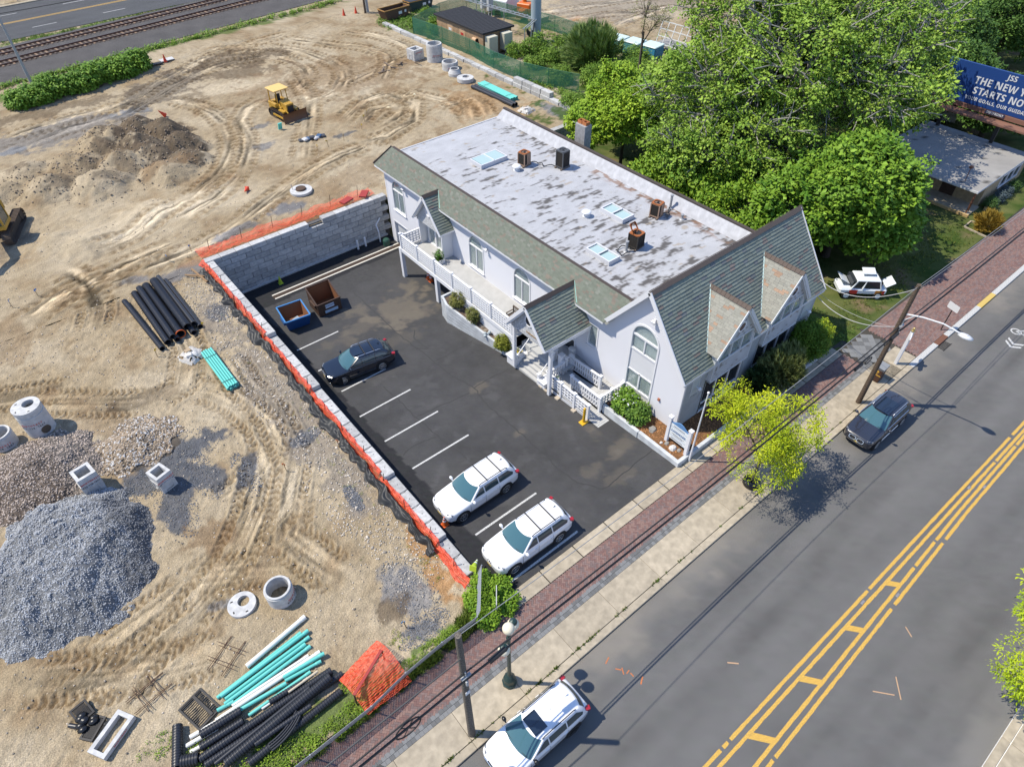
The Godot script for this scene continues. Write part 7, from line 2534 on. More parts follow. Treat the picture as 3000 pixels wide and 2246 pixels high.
func site_small(conc:Material,blk:Material)->void:
	var iron:=mt("cast_iron",Color(0.028,0.027,0.028),0.6,{"metal":0.3})
	var t:=thing("iron_grate","black cast iron frame with a grate beside the white and teal pipes","grate",Vector3(-3.85,gy(-3.8,-16.6)+0.05,-16.65),0.28)
	grate(t,1.15,1.45,13,iron)
	var b:=MB.new()
	b.bb(0.1,0.08,-0.65,0.22,0.14,0.65)
	part("cross_bar",b,iron,t)
	t=thing("iron_grate","black cast iron grate tilted on the junk near the white frame","grate",Vector3(-7.75,gy(-7.7,-19.7)+0.15,-19.65),0.2)
	t.rotation.x=0.25
	grate(t,0.7,0.75,11,iron)
	t=thing("iron_grate","black grating half buried under a black bag, left of the white frame","grate",Vector3(-7.6,gy(-7.6,-18.7)+0.08,-18.75),0.7)
	grate(t,1.0,0.6,9,iron)
	var bag:=MB.new()
	for k in 9:
		bag.sphere(Vector3(0.18*cos(k*2.4)*(k%3),0.1+0.03*(k%4),0.2*sin(k*1.7)*(k%2+0.5)),Vector3(0.24,0.09,0.16),7)
	solo("black_bag",bag,mt("bag_black",Color(0.012,0.012,0.013),0.35),Vector3(-7.8,gy(-7.8,-19.2)+0.06,-19.2),"crumpled black plastic bag between the iron grates","bag")
	var st:=MB.new()
	st.cyl(Vector3(0,0.1,0),Vector3(0.5,0.12,0.55),0.1,0.1,12)
	solo("pipe_stub",st,blk,Vector3(-8.35,gy(-8.3,-19.3),-19.5),"short black pipe stub left of the crumpled bag","pipe")
	var wf:=thing("concrete_frame","white rectangular concrete frame lying on the sand at the lower left","frame",Vector3(-7.05,gy(-7,-17.9)+0.02,-17.95),0.55)
	var f:=MB.new()
	var o:=rect_pts(1.75,0.85)
	var i:=rect_pts(1.4,0.5)
	for j in 4:i[j].y+=0.175
	f.ring(Vector3(0,0.26,0.43),Vector3.RIGHT,Vector3(0,0,-1),o,i,0.26)
	part("frame",f,conc,wf)
	text("NORTHEAST",0.13,mt("stencil_red",Color(0.45,0.05,0.04),0.8),wf,Vector3(0,0.13,0.434),Basis(),"lettering","Droid Sans",true,0.004)
	for q in[[-2.05,-18.1,0.55,"bent rebar mat on the sand left of the long white pipe"],[-5.3,-18.7,0.2,"rusty rebar mat half sunk in the sand near the weeds"]]:
		var m:=MB.new()
		for k in 2:
			for s in[-0.05,0.05]:
				m.bar(Vector3(-0.35+k*0.7+s,0.06+s,-0.75),Vector3(-0.35+k*0.7+s*1.6,0.1,0.75),0.022,0.022)
			m.bar(Vector3(-0.85,0.1,-0.4+k*0.75),Vector3(0.85,0.06,-0.35+k*0.75),0.022,0.022)
			m.bar(Vector3(-0.85,0.07,-0.32+k*0.75),Vector3(0.85,0.1,-0.28+k*0.75),0.022,0.022)
		solo("rebar_mat",m,mt("rebar",Color(0.07,0.035,0.022),0.85),Vector3(q[0],gy(q[0],q[1])+0.02,q[1]),q[3],"rebar","rebar mats",q[2])
	var sp:=[[-2.1,-50.8,0],[-3.8,-50.6,0],[4.7,-25.9,1],[8.4,-49.5,0],[6.6,-49.3,0],[5.75,-40.2,2],[2.3,-39.4,2],[24.0,-58.7,2],[25.2,-58.8,2],[27.0,-59.0,2],[29.6,-60.0,2],[30.8,-61.5,2],[31.6,-62.4,2],[7.8,-25.6,1],[5.0,-14.2,3],[18.6,-52.9,0]]
	var fl:=[mt("flag_blue",Color(0.03,0.2,0.55),0.7),mt("cone_orange"),mt("flag_yellow",Color(0.6,0.42,0.03),0.7),mt("flag_sky",Color(0.05,0.3,0.6),0.7)]
	var where:=["by the left edge beyond the excavator","left of the blue flagged one at the left edge","alone on the pale sand below the teal bundle","nearest the block wall corner","second from the block wall corner","beside the right end of the black pipe row","at the left end of the black pipe row","left of three below the bulldozer","middle of three below the bulldozer","right of three below the bulldozer","first of a row towards the flat roof","second of a row towards the flat roof","third of a row towards the flat roof","by the red mesh wall","by the chain link fence","beside the round manhole"]
	for k in sp.size():
		var q:Array=sp[k]
		var s:=thing("survey_stake","survey stake with %s ribbon %s"%[["a blue","an orange","a yellow","a sky blue"][q[2]],where[k]],"stake",Vector3(q[0],gy(q[0],q[1]),q[1]),k*1.1,"survey stakes")
		s.rotation.z=0.1*sin(k*3.0)
		var a:=MB.new()
		a.bb(-0.02,-0.05,-0.012,0.02,0.7,0.012)
		part("stick",a,mt("stake_wood",Color(0.32,0.22,0.12),0.9),s)
		var r:=MB.new()
		r.box(Vector3(0.06,0.62,0.02),Vector3(0.14,0.1,0.01),Basis(Vector3.UP,0.5))
		r.box(Vector3(-0.03,0.55,0.02),Vector3(0.05,0.16,0.01),Basis(Vector3(0,0,1),0.4))
		part("ribbon",r,fl[q[2]],s)
	for k in 2:
		var p:=MB.new()
		p.box(Vector3(0,0.1+k*0.05,0),Vector3(0.14,0.05,2.1),Basis.from_euler(Vector3(0.08,[0.9,0.15][k],0)))
		solo("timber_plank",p,mt("plank",Color(0.26,0.16,0.08),0.9),Vector3(7.7,gy(7.7,-46)+0.05,-46.1),["timber plank lying across the black fabric at the wall's far corner","timber plank crossing under the other at the wall's far corner"][k],"plank")
	var tb:=MB.new()
	tb.box(Vector3(0,0.35,0),Vector3(0.4,0.7,0.12),Basis(Vector3.RIGHT,0.3))
	solo("teal_box",tb,teal_m(),Vector3(23.4,1.4,-65.4),"small teal box standing in front of the bulldozer","box")
	var bg:=thing("supply_pile","pile of black and blue bags and fittings on the sand by the bulldozer","supplies",Vector3(24.8,1.42,-61.3),-0.2)
	for k in 7:
		var p:=MB.new()
		p.cbox(Vector3(-1.1+k*0.36,0.1+0.08*(k%2),0.12*sin(k*2.0)),Vector3(0.5,0.22,0.55),0.06,Basis(Vector3.UP,k*0.5))
		part("bag",p,mt("supply_%d"%(k%3),[Color(0.05,0.05,0.055),Color(0.5,0.5,0.5),Color(0.03,0.08,0.17)][k%3],0.5),bg)
	var pl:=MB.new()
	pl.bb(-1.4,0.02,-0.4,0.6,0.07,0.3)
	solo("steel_plate",pl,mt("cast_iron"),Vector3(20.0,1.5,-91.9),"dark steel plate on the sand between two red cones","plate")
	var pb:=MB.new()
	pb.bb(-0.8,0.02,-0.5,0.8,0.06,0.5)
	solo("pale_board",pb,conc,Vector3(21.4,1.5,-92.6),"pale board under a red cone by the dirt path","board")
	for k in 7:
		var p:=MB.new()
		p.box(Vector3(0,0.08,0),Vector3(1.5+0.3*(k%3),0.08,0.14),Basis.from_euler(Vector3(0,k*0.8,0.05*k)))
		solo("scrap_timber",p,mt("old_timber",Color(0.16,0.12,0.09),0.9),Vector3(39.5+0.75*k-0.5*(k%2),1.45,-72.0-0.6*(k%3)),["scrap timber left of the far precast rings, %s"%["first","second","third","fourth","fifth","sixth","seventh"][k]+" from the left"][0],"timber","scrap timbers")
	machines()
	far_things()
func teal_m()->Material:
	return mt("teal_pipe")
func fences()->void:
	var om:=mt("mesh_orange",Color(0.72,0.085,0.03),0.55,{"back":Color(0.5,0.06,0.02)})
	var t:=thing("safety_mesh","long red orange plastic safety mesh draped along the block wall","safety fence",Vector3(8.6,0.5,-30.0))
	var P:=func(s:float,v:float)->Vector3:
		var z:=-47.6+s
		var top:=wall_top(clampf(z,-47.2,-14.9))
		var g:=site_y(8.2,z)
		var sag:=0.25+0.35*absf(nzf.get_noise_1d(z*0.35))+0.2*nzf.get_noise_1d(z*1.7)
		var x:=lerpf(8.25+0.12*nzf.get_noise_1d(z*0.9+40.0),8.6+sag*0.16,v)
		var y:=lerpf(g+0.06,top+0.06,sstep(0.0,0.75,v))+0.06*nzf.get_noise_2d(z*2.0,v*3.0)
		return Vector3(x,y,z)
	var b:=MB.new()
	var n:=440
	var rows:=9
	var L:=33.6
	var wr:=0.011
	for i in n:
		for j in rows+1:
			var a:Vector3=P.call(L*i/n,float(j)/rows)
			var c:Vector3=P.call(L*(i+1)/n,float(j)/rows)
			var up:Vector3=(P.call(L*i/n,minf(1.0,float(j)/rows+0.08))-P.call(L*i/n,maxf(0.0,float(j)/rows-0.08))).normalized()*wr*1.5
			b.quad(a-up,c-up,c+up,a+up)
		for j in rows:
			var a:Vector3=P.call(L*i/n,float(j)/rows)
			var c:Vector3=P.call(L*i/n,float(j+1)/rows)
			var d:=Vector3(0,0,wr)
			b.quad(a-d,a+d,c+d,c-d)
	stuff(wpart("mesh",b,om,t))
	for k in 15:
		var z:=-46.0+k*2.2
		var p:=MB.new()
		p.bar(Vector3(8.45,site_y(8,z),z),Vector3(8.6+0.1*sin(k*2.0),wall_top(z)+0.55,z+0.2*cos(k*3.0)),0.03,0.03)
		wpart("stake",p,mt("rebar",Color(0.07,0.035,0.022),0.85),t)
	var t2:=thing("safety_mesh","red orange safety mesh lying along the top of the back wall","safety fence",Vector3(16.0,1.6,-48.3))
	var b2:=MB.new()
	var P2:=func(s:float,v:float)->Vector3:
		var x:=8.6+s
		return Vector3(x,1.5+0.16*absf(nzf.get_noise_2d(x*1.3,v*2.0))+0.05,lerpf(-49.1+0.3*nzf.get_noise_1d(x*0.6),-47.75,v))
	for i in 170:
		for j in 13:
			var a:Vector3=P2.call(15.2*i/170.0,j/12.0)
			var c:Vector3=P2.call(15.2*(i+1)/170.0,j/12.0)
			b2.quad(a+Vector3(0,0,0.014),c+Vector3(0,0,0.014),c-Vector3(0,0,0.014),a-Vector3(0,0,0.014))
			if j<12:
				var e:Vector3=P2.call(15.2*i/170.0,(j+1)/12.0)
				b2.quad(a-Vector3(0.011,0,0),a+Vector3(0.011,0,0),e+Vector3(0.011,0,0),e-Vector3(0.011,0,0))
	stuff(wpart("mesh",b2,om,t2))
	for k in 6:
		var p:=MB.new()
		p.bar(Vector3(9.5+k*2.6,1.4,-48.6),Vector3(9.6+k*2.6,2.5,-48.5),0.03,0.03)
		wpart("stake",p,mt("rebar"),t2)
	for k in 2:
		var rl:=MB.new()
		rl.box(Vector3.ZERO,Vector3(1.1,0.12,0.6),Basis(Vector3.UP,0.3+k*0.5))
		solo("mesh_roll",rl,mt("mesh_red",Color(0.30,0.03,0.025),0.7),Vector3(21.2+k*1.7,1.75,-48.1),["folded dark red mesh on the back wall, left one","folded dark red mesh on the back wall by the building corner"][k],"mesh roll")
	var sf:=thing("silt_fabric","crumpled black silt fabric along the foot of the block wall","silt fence",Vector3(8.0,0.5,-30.0))
	var s:=MB.new()
	var Q:=func(d:float,v:float)->Vector3:
		var z:=-46.5+d
		var w:=0.22+0.5*absf(nzf.get_noise_1d(z*0.5+9.0))
		var x:=8.32-w*v+0.14*nzf.get_noise_1d(z*0.8)
		return Vector3(x,site_y(x,z)+0.12+0.32*(1.0-v)+0.12*nzf.get_noise_2d(z*1.6,v*2.0)-0.05*v,z)
	var nn:=330
	var vs:=PackedVector3Array()
	var cs:=PackedColorArray()
	var ix:=PackedInt32Array()
	for i in nn+1:
		for j in 9:
			vs.append(Q.call(30.0*i/nn,j/8.0)-Vector3(8.0,0.5,-30.0))
			cs.append(Color(1,1,1))
	for i in nn:
		for j in 8:
			var a:=i*9+j
			ix.append_array([a,a+1,a+10,a,a+10,a+9])
	part("fabric",grid_mesh(vs,cs,ix),mt("silt_black",Color(0.02,0.021,0.022),0.55),sf)
	var t3:=thing("safety_mesh","square of orange safety mesh on a red rail at the street fence","safety fence",Vector3(2.6,0.3,-12.9))
	var b3:=MB.new()
	var P3:=func(u:float,v:float)->Vector3:
		var x:=lerpf(1.35,3.55,u)+0.25*v
		var z:=lerpf(-13.9,-11.85,v)-0.5*u*(1.0-v)
		return Vector3(x,0.25+0.75*sin(PI*clampf(v*1.15,0,1))*(0.8+0.2*u)+0.06*nzf.get_noise_2d(x*4.0,z*4.0),z)
	for i in 37:
		for j in 31:
			var a:Vector3=P3.call(i/36.0,j/30.0)
			if i<36:
				var c:Vector3=P3.call((i+1)/36.0,j/30.0)
				b3.quad(a+Vector3(0,0,0.016),c+Vector3(0,0,0.016),c-Vector3(0,0,0.016),a-Vector3(0,0,0.016))
			if j<30:
				var e:Vector3=P3.call(i/36.0,(j+1)/30.0)
				b3.quad(a-Vector3(0.01,0,0),a+Vector3(0.01,0,0),e+Vector3(0.01,0,0),e-Vector3(0.01,0,0))
	stuff(wpart("mesh",b3,om,t3))
	var rb:=MB.new()
	rb.bar(Vector3(1.5,1.0,-12.6),Vector3(3.4,1.05,-13.5),0.12,0.05)
	wpart("rail",rb,mt("mesh_red"),t3)
	var pst:=MB.new()
	pst.bar(Vector3(1.45,0,-12.6),Vector3(1.5,1.0,-12.6),0.06,0.06)
	pst.bar(Vector3(3.4,0,-13.5),Vector3(3.4,1.0,-13.5),0.06,0.06)
	wpart("post",pst,mt("rebar"),t3)
	chain_fence("chain_link_fence","leaning chain link fence with weeds along the brick pavement",[[9.0,-14.1],[7.55,-12.3],[5.6,-12.35],[3.6,-12.25],[1.8,-12.0],[-1.0,-11.95],[-6.0,-11.95]],1.25,0.0,-0.35,mt("fence_wire",Color(0.34,0.36,0.38),0.5,{"metal":0.5}),0.09)
	chain_fence("green_fence","green chain link fence behind the white block row",[[49.9,-81.5],[50.6,-75.8],[50.6,-70.0],[50.1,-64.7],[50.4,-60.2],[51.4,-56.5],[52.8,-53.0]],1.9,1.4,0.0,mt("fence_green",Color(0.03,0.16,0.09),0.6),0.13)
	chain_fence("green_fence","green chain link fence at the back of the beige hut",[[49.9,-81.5],[56.2,-84.4],[61.5,-85.4],[63.0,-78.0],[64.5,-70.0],[64.8,-63.5]],1.9,1.4,0.0,mt("fence_green"),0.15)
	var gp:=thing("fence_gate","grey steel gate leaf by the green fence corner","gate",Vector3(65.0,1.4,-62.5))
	var gb:=MB.new()
	for q in[[0.0,0.0,0.0,1.9],[1.8,0.0,1.8,1.9],[0.0,0.05,1.8,0.05],[0.0,1.85,1.8,1.85],[0.0,0.95,1.8,0.95]]:
		gb.bar(Vector3(q[0]*0.4,q[1],q[0]),Vector3(q[2]*0.4,q[3],q[2]),0.06,0.06)
	part("frame",gb,mt("galvanised",Color(0.42,0.44,0.45),0.5,{"metal":0.6}),gp)
func chain_fence(called:String,label:String,pts:Array,h:float,y0:float,lean:float,m:Material,cell:float)->void:
	var t:=thing(called,label,"fence",Vector3(pts[0][0],y0,pts[0][1]))
	var b:=MB.new()
	for i in pts.size()-1:
		var a:=Vector3(pts[i][0],y0,pts[i][1])
		var e:=Vector3(pts[i+1][0],y0,pts[i+1][1])
		var d:=(e-a)
		var l:=d.length()
		d/=l
		var side:=Vector3(-d.z,0,d.x)*lean
		var n:=int(l/cell)
		var up:=(Vector3.UP*h+side)
		var k:=int(h/cell)
		for j in range(-k,n):
			for s in[1.0,-1.0]:
				var u0:=j*cell
				var u1:=u0+h
				var v0:=0.0
				var v1:=1.0
				if u0<0.0:
					v0=-u0/h
					u0=0.0
				if u1>l:
					v1=1.0-(u1-l)/h
					u1=l
				if v1<=v0:continue
				if s<0:
					v0=1.0-v0
					v1=1.0-v1
				var p:=a+d*u0+up*v0
				var q:=a+d*u1+up*v1
				b.bar(p,q,0.014,0.014)
		var pb:=MB.new()
		pb.cyl(a,a+up*1.04,0.032,0.032,8)
		wpart("post",pb,mt("galvanised",Color(0.42,0.44,0.45),0.5,{"metal":0.6})if called!="green_fence" else m,t)
		var rb:=MB.new()
		rb.cyl(a+up,e+up,0.022 if y0>0.5 else 0.008,0.022 if y0>0.5 else 0.008,6)
		wpart("top_rail",rb,mt("galvanised")if called!="green_fence" else m,t)
	stuff(wpart("wire_mesh",b,m,t))
	if called=="green_fence":
		var c:=MB.new()
		for i in pts.size()-1:
			var a:=Vector3(pts[i][0],y0,pts[i][1])
			var e:=Vector3(pts[i+1][0],y0,pts[i+1][1])
			for j in 22:
				c.quad(a+Vector3(0,h*j/22.0,0),e+Vector3(0,h*j/22.0,0),e+Vector3(0,h*(j+0.42)/22.0,0),a+Vector3(0,h*(j+0.42)/22.0,0))
		stuff(wpart("windscreen",c,mt("screen_green",Color(0.035,0.15,0.085),0.8,{"back":Color(0.03,0.1,0.05)}),t))
# ---------------------------------------------------------------- machines and far things
func crawler(b:MB,wheels:MB,x:float,l:float,h:float,w:float)->void:
	var r:=h/2
	var n:=44
	var per:=2.0*(l-h)+PI*h
	for i in n:
		var s:=per*i/n
		var p:=Vector3.ZERO
		var a:=0.0
		if s<l-h:
			p=Vector3(x,h,-(l-h)/2+s)
			a=0.0
		elif s<l-h+PI*r:
			a=(s-(l-h))/r
			p=Vector3(x,r+cos(a)*r,(l-h)/2+sin(a)*r)
		elif s<2*(l-h)+PI*r:
			a=PI
			p=Vector3(x,0.02,(l-h)/2-(s-(l-h)-PI*r))
		else:
			a=PI+(s-2*(l-h)-PI*r)/r
			p=Vector3(x,r+cos(a)*r,-(l-h)/2+sin(a)*r)
		var bs:=Basis(Vector3.RIGHT,a)
		b.box(p,Vector3(w,0.035,per/n*0.9),bs)
		b.box(p+bs*Vector3(0,0.03,0),Vector3(w,0.05,0.03),bs)
	wheels.box(Vector3(x,r,0),Vector3(w*0.5,h*0.5,l-h*0.6))
	for s in[-1.0,1.0]:wheels.cyl(Vector3(x-w*0.3,r,s*(l-h)/2),Vector3(x+w*0.3,r,s*(l-h)/2),r*0.82,r*0.82,16)
func machines()->void:
	var yel:=mt("machine_yellow",Color(0.58,0.34,0.04),0.5,{"tex":wornt(),"scale":0.5})
	var trk:=mt("track_steel",Color(0.13,0.095,0.07),0.7,{"metal":0.3,"tex":wornt(),"scale":0.8})
	var dark:=mt("machine_dark",Color(0.025,0.025,0.027),0.6)
	var t:=thing("bulldozer","yellow crawler bulldozer with a canopy and a brown blade on the sand","bulldozer",Vector3(25.35,1.38,-68.4),0.12)
	for s in[-1.0,1.0]:
		var b:=MB.new()
		var w:=MB.new()
		crawler(b,w,s*0.85,2.6,0.75,0.46)
		var o:=part("crawler_track",b,trk,t)
		part("track_frame",w,dark,o)
	var body:=MB.new()
	body.cbox(Vector3(0,0.85,-0.4),Vector3(1.15,0.5,1.9),0.05)
	body.cbox(Vector3(0,1.0,-1.15),Vector3(1.7,0.75,0.55),0.06)
	body.cbox(Vector3(-0.72,1.15,-0.45),Vector3(0.3,0.4,0.9),0.04)
	body.cbox(Vector3(0.72,1.15,-0.45),Vector3(0.3,0.4,0.9),0.04)
	part("hull",body,yel,t)
	var hood:=MB.new()
	hood.cbox(Vector3(0,1.12,0.75),Vector3(0.84,0.95,1.3),0.05,Basis(Vector3.RIGHT,0.08))
	part("bonnet",hood,yel,t)
	var gr:=MB.new()
	gr.box(Vector3(0,1.1,1.405),Vector3(0.68,0.8,0.03))
	for k in 8:gr.box(Vector3(0,0.76+k*0.1,1.425),Vector3(0.68,0.02,0.02))
	part("radiator_grille",gr,dark,t)
	var seat:=MB.new()
	seat.cbox(Vector3(0,1.3,-0.5),Vector3(0.55,0.16,0.5),0.04)
	seat.cbox(Vector3(0,1.65,-0.78),Vector3(0.55,0.65,0.14),0.04)
	part("seat",seat,dark,t)
	for p in[[-0.72,-1.2],[0.72,-1.2],[-0.6,0.12],[0.6,0.12]]:
		var c:=MB.new()
		c.bar(Vector3(p[0],1.2,p[1]),Vector3(p[0]*0.95,2.6,p[1]*0.92),0.08,0.08)
		part("canopy_post",c,yel,t)
	var cn:=MB.new()
	cn.cbox(Vector3(0,2.65,-0.52),Vector3(1.7,0.1,1.75),0.03)
	part("canopy",cn,mt("machine_pale",Color(0.66,0.44,0.14),0.5),t)
	var bl:=MB.new()
	for i in 8:
		var a0:=-0.6+1.2*i/8.0
		var a1:=-0.6+1.2*(i+1)/8.0
		var p0:=Vector2(1.0-cos(a0),sin(a0))*0.85
		var p1:=Vector2(1.0-cos(a1),sin(a1))*0.85
		bl.quad(Vector3(-1.35,0.5+p0.y,2.0+p0.x),Vector3(1.35,0.5+p0.y,2.0+p0.x),Vector3(1.35,0.5+p1.y,2.0+p1.x),Vector3(-1.35,0.5+p1.y,2.0+p1.x))
		bl.quad(Vector3(1.35,0.5+p0.y,1.93+p0.x),Vector3(-1.35,0.5+p0.y,1.93+p0.x),Vector3(-1.35,0.5+p1.y,1.93+p1.x),Vector3(1.35,0.5+p1.y,1.93+p1.x))
		for s in[-1.35,1.35]:bl.box(Vector3(s,0.5+(p0.y+p1.y)/2,1.98+p0.x),Vector3(0.03,0.16,0.1))
	part("blade",bl,mt("blade_rust",Color(0.15,0.075,0.04),0.6,{"metal":0.2}),t)
	for s in[-1.0,1.0]:
		var a:=MB.new()
		a.bar(Vector3(s*1.12,0.4,-0.3),Vector3(s*1.12,0.4,2.0),0.1,0.16)
		a.bar(Vector3(s*0.45,1.0,0.9),Vector3(s*0.6,0.75,2.0),0.08,0.08)
		part("push_arm",a,yel,t)
	var fl:=MB.new()
	fl.bb(-0.85,0.75,0.35,-0.5,0.9,1.3)
	fl.bb(0.5,0.75,0.35,0.85,0.9,1.3)
	part("track_guard",fl,yel,t)
	var e:=thing("excavator","yellow excavator with a glazed cab cut off by the left edge","excavator",Vector3(-2.45,1.38,-61.9),-0.39)
	for s in[-1.0,1.0]:
		var b:=MB.new()
		var w:=MB.new()
		crawler(b,w,s*1.2,4.6,0.95,0.62)
		var o:=part("crawler_track",b,trk,e)
		part("track_frame",w,dark,o)
	var up:=Basis()
	var hs:=MB.new()
	hs.cbox(Vector3(-0.5,1.55,-0.9),Vector3(2.0,0.9,2.4),0.12)
	hs.cyl(Vector3(0,0.7,0),Vector3(0,1.15,0),0.7,0.7,20)
	part("upper_body",hs,yel,e).basis=up
	var cab:=MB.new()
	for p in[[0.35,0.3],[1.3,0.3],[0.35,1.8],[1.3,1.8]]:
		cab.bar(Vector3(p[0],1.2,p[1]),Vector3(p[0],2.95,p[1]*0.96),0.12,0.12)
	cab.cbox(Vector3(0.82,2.98,1.05),Vector3(1.1,0.1,1.7),0.04)
	cab.cbox(Vector3(0.82,1.35,1.05),Vector3(1.12,0.34,1.75),0.04)
	var co:=part("cab",cab,yel,e)
	co.basis=up
	var gl:=MB.new()
	gl.bb(1.3,1.5,0.35,1.32,2.9,1.75)
	gl.bb(0.4,1.5,1.76,1.28,2.9,1.78)
	part("cab_window",gl,mt("car_glass",Color(0.035,0.06,0.065),0.05,{"spec":0.8}),co)
	var bm:=MB.new()
	bm.bar(Vector3(-0.3,1.6,1.0),Vector3(-0.6,4.2,3.2),0.45,0.6)
	bm.bar(Vector3(-0.6,4.2,3.2),Vector3(-0.8,3.4,5.6),0.4,0.5)
	part("boom",bm,yel,e).basis=up
func skip(at:Vector3,turn:float,col:Color,label:String,lid:bool)->void:
	var t:=thing("roll_off_skip",label,"skip",at,turn,"skips by the far path")
	var b:=MB.new()
	var w:=3.4
	var d:=1.7
	var h:=1.35
	var m:=mt("skip_%d"%int(col.r*1000),col,0.7,{"tex":wornt(),"scale":0.5})
	b.quad(Vector3(-w/2,0.15,d/2),Vector3(w/2,0.15,d/2),Vector3(w/2+0.4,h,d/2),Vector3(-w/2-0.4,h,d/2))
	b.quad(Vector3(w/2,0.15,-d/2),Vector3(-w/2,0.15,-d/2),Vector3(-w/2-0.4,h,-d/2),Vector3(w/2+0.4,h,-d/2))
	b.quad(Vector3(-w/2,0.15,-d/2),Vector3(-w/2,0.15,d/2),Vector3(-w/2-0.4,h,d/2),Vector3(-w/2-0.4,h,-d/2))
	b.quad(Vector3(w/2,0.15,d/2),Vector3(w/2,0.15,-d/2),Vector3(w/2+0.4,h,-d/2),Vector3(w/2+0.4,h,d/2))
	b.quad(Vector3(-w/2,0.16,d/2),Vector3(w/2,0.16,d/2),Vector3(w/2,0.16,-d/2),Vector3(-w/2,0.16,-d/2))
	part("shell",b,m,t)
	var r:=MB.new()
	for s in[-1.0,1.0]:
		r.bar(Vector3(-w/2-0.4,h,s*d/2),Vector3(w/2+0.4,h,s*d/2),0.1,0.1)
		r.bar(Vector3(s*(w/2+0.4),h,-d/2),Vector3(s*(w/2+0.4),h,d/2),0.1,0.1)
	part("rim",r,mt("skip_rim",Color(0.34,0.18,0.05),0.7),t)
	var s2:=MB.new()
	for s in[-0.5,0.5]:s2.bb(-w/2,0,s-0.06,w/2,0.16,s+0.06)
	part("skid",s2,mt("machine_dark"),t)
	var n:=MB.new()
	n.bb(0.2,0.6,d/2+0.002,0.75,0.95,d/2+0.01)
	n.bb(1.2,0.7,d/2+0.002,1.5,1.0,d/2+0.01)
	part("notice",n,mt("white_trim"),t)
	if lid:
		var l:=MB.new()
		l.box(Vector3(0,h+0.06,0),Vector3(w+0.6,0.06,d))
		part("lid",l,mt("machine_dark"),t)
func far_things()->void:
	var galv:=mt("galvanised",Color(0.42,0.44,0.45),0.5,{"metal":0.6})
	skip(Vector3(51.5,1.4,-88.7),0.08,Color(0.13,0.065,0.04),"rusty brown open skip by the far corner of the site",false)
	skip(Vector3(56.3,1.4,-89.9),0.05,Color(0.03,0.055,0.05),"dark green skip with a black lid behind the rusty one",true)
	skip(Vector3(65.5,1.4,-88.0),0.4,Color(0.12,0.08,0.045),"brown skip behind the beige hut at the top edge",false)
	var lp:=thing("light_pole","tall grey light pole standing in the hedge by the railway","light pole",Vector3(6.8,1.4,-93.4))
	var a:=MB.new()
	a.cyl(Vector3.ZERO,Vector3(0,11.5,0),0.16,0.1,12)
	part("shaft",a,mt("pole_concrete",Color(0.30,0.31,0.32),0.7),lp)
	var ar:=MB.new()
	ar.tube([Vector3(0,11.2,0),Vector3(-1.0,11.6,0),Vector3(-2.2,11.7,0)],0.05,8,true)
	part("lamp_arm",ar,galv,lp)
	for i in 2:
		var p:=MB.new()
		p.cyl(Vector3.ZERO,Vector3(0,10,0),0.16 if i==0 else 0.2,0.13,12)
		solo("far_pole",p,mt("pole_wood",Color(0.155,0.11,0.075),0.9)if i==0 else mt("pole_steel",Color(0.36,0.4,0.43),0.5,{"metal":0.4}),Vector3(49.5+i*0.5,1.4,-93.2-i*0.2),["wooden pole beside the rusty skip at the top edge","grey steel pole beside the wooden one at the top edge"][i],"pole")
	wire(Vector3(6.8,9.0,-93.4),Vector3(49.5,10.5,-100.0),0.9,0.03,mt("black_rubber",Color(0.018,0.018,0.018),0.6),"overhead_cable","black cable from the light pole over the railway","far wires")
	wire(Vector3(6.8,9.0,-93.4),Vector3(-12.0,9.0,-90.0),0.5,0.03,mt("black_rubber"),"overhead_cable","black cable from the light pole off to the left","far wires")
	var pst:=MB.new()
	pst.cyl(Vector3.ZERO,Vector3(0,1.6,0),0.12,0.12,10)
	solo("marker_post",pst,mt("old_timber",Color(0.16,0.12,0.09),0.9),Vector3(34.5,1.4,-114.3),"short dark post at the edge of the main road","post")
	var h:=thing("equipment_hut","beige equipment hut with a black flat roof behind the green fence","hut",Vector3(53.9,1.4,-73.6))
	var tan:=mt("hut_tan",Color(0.40,0.265,0.155),0.8,{"tex":slabt(),"scale":0.3})
	var wb:=MB.new()
	wb.cbox(Vector3(0,1.25,0),Vector3(4.4,2.5,9.8),0.02)
	part("wall",wb,tan,h)
	var rf:=MB.new()
	rf.cbox(Vector3(0,2.6,0),Vector3(4.9,0.22,10.4),0.02)
	for k in 24:rf.bb(-2.4,2.71,-5.1+k*0.43,2.4,2.73,-5.06+k*0.43)
	part("roof",rf,mt("hut_roof",Color(0.025,0.026,0.03),0.8,{"tex":wornt(),"scale":0.6}),h)
	for z in[-1.95,0.6]:
		var d:=MB.new()
		d.ring(Vector3(-2.215,0.1,z),Vector3(0,0,1),Vector3.UP,rect_pts(1.3,2.15),rect_pts(1.14,2.06),0.03)
		var fo:=part("door_frame",d,tan,h)
		var l:=MB.new()
		l.bb(-2.21,0.1,z-0.56,-2.205,2.15,z+0.56)
		part("door_leaf",l,mt("door_tan",Color(0.52,0.34,0.2),0.7),fo)
		var n:=MB.new()
		n.bb(-2.222,1.4,z-0.3,-2.216,1.7,z+0.3)
		part("notice",n,mt("notice_red",Color(0.45,0.04,0.03),0.6)if z>0 else mt("white_trim"),fo)
	var hv:=MB.new()
	hv.box(Vector3(-2.35,1.5,3.5),Vector3(0.3,0.5,0.7))
	hv.cyl(Vector3(-2.4,1.6,3.15),Vector3(-2.4,1.6,3.85),0.25,0.25,12)
	part("vent_hood",hv,mt("door_tan"),h)
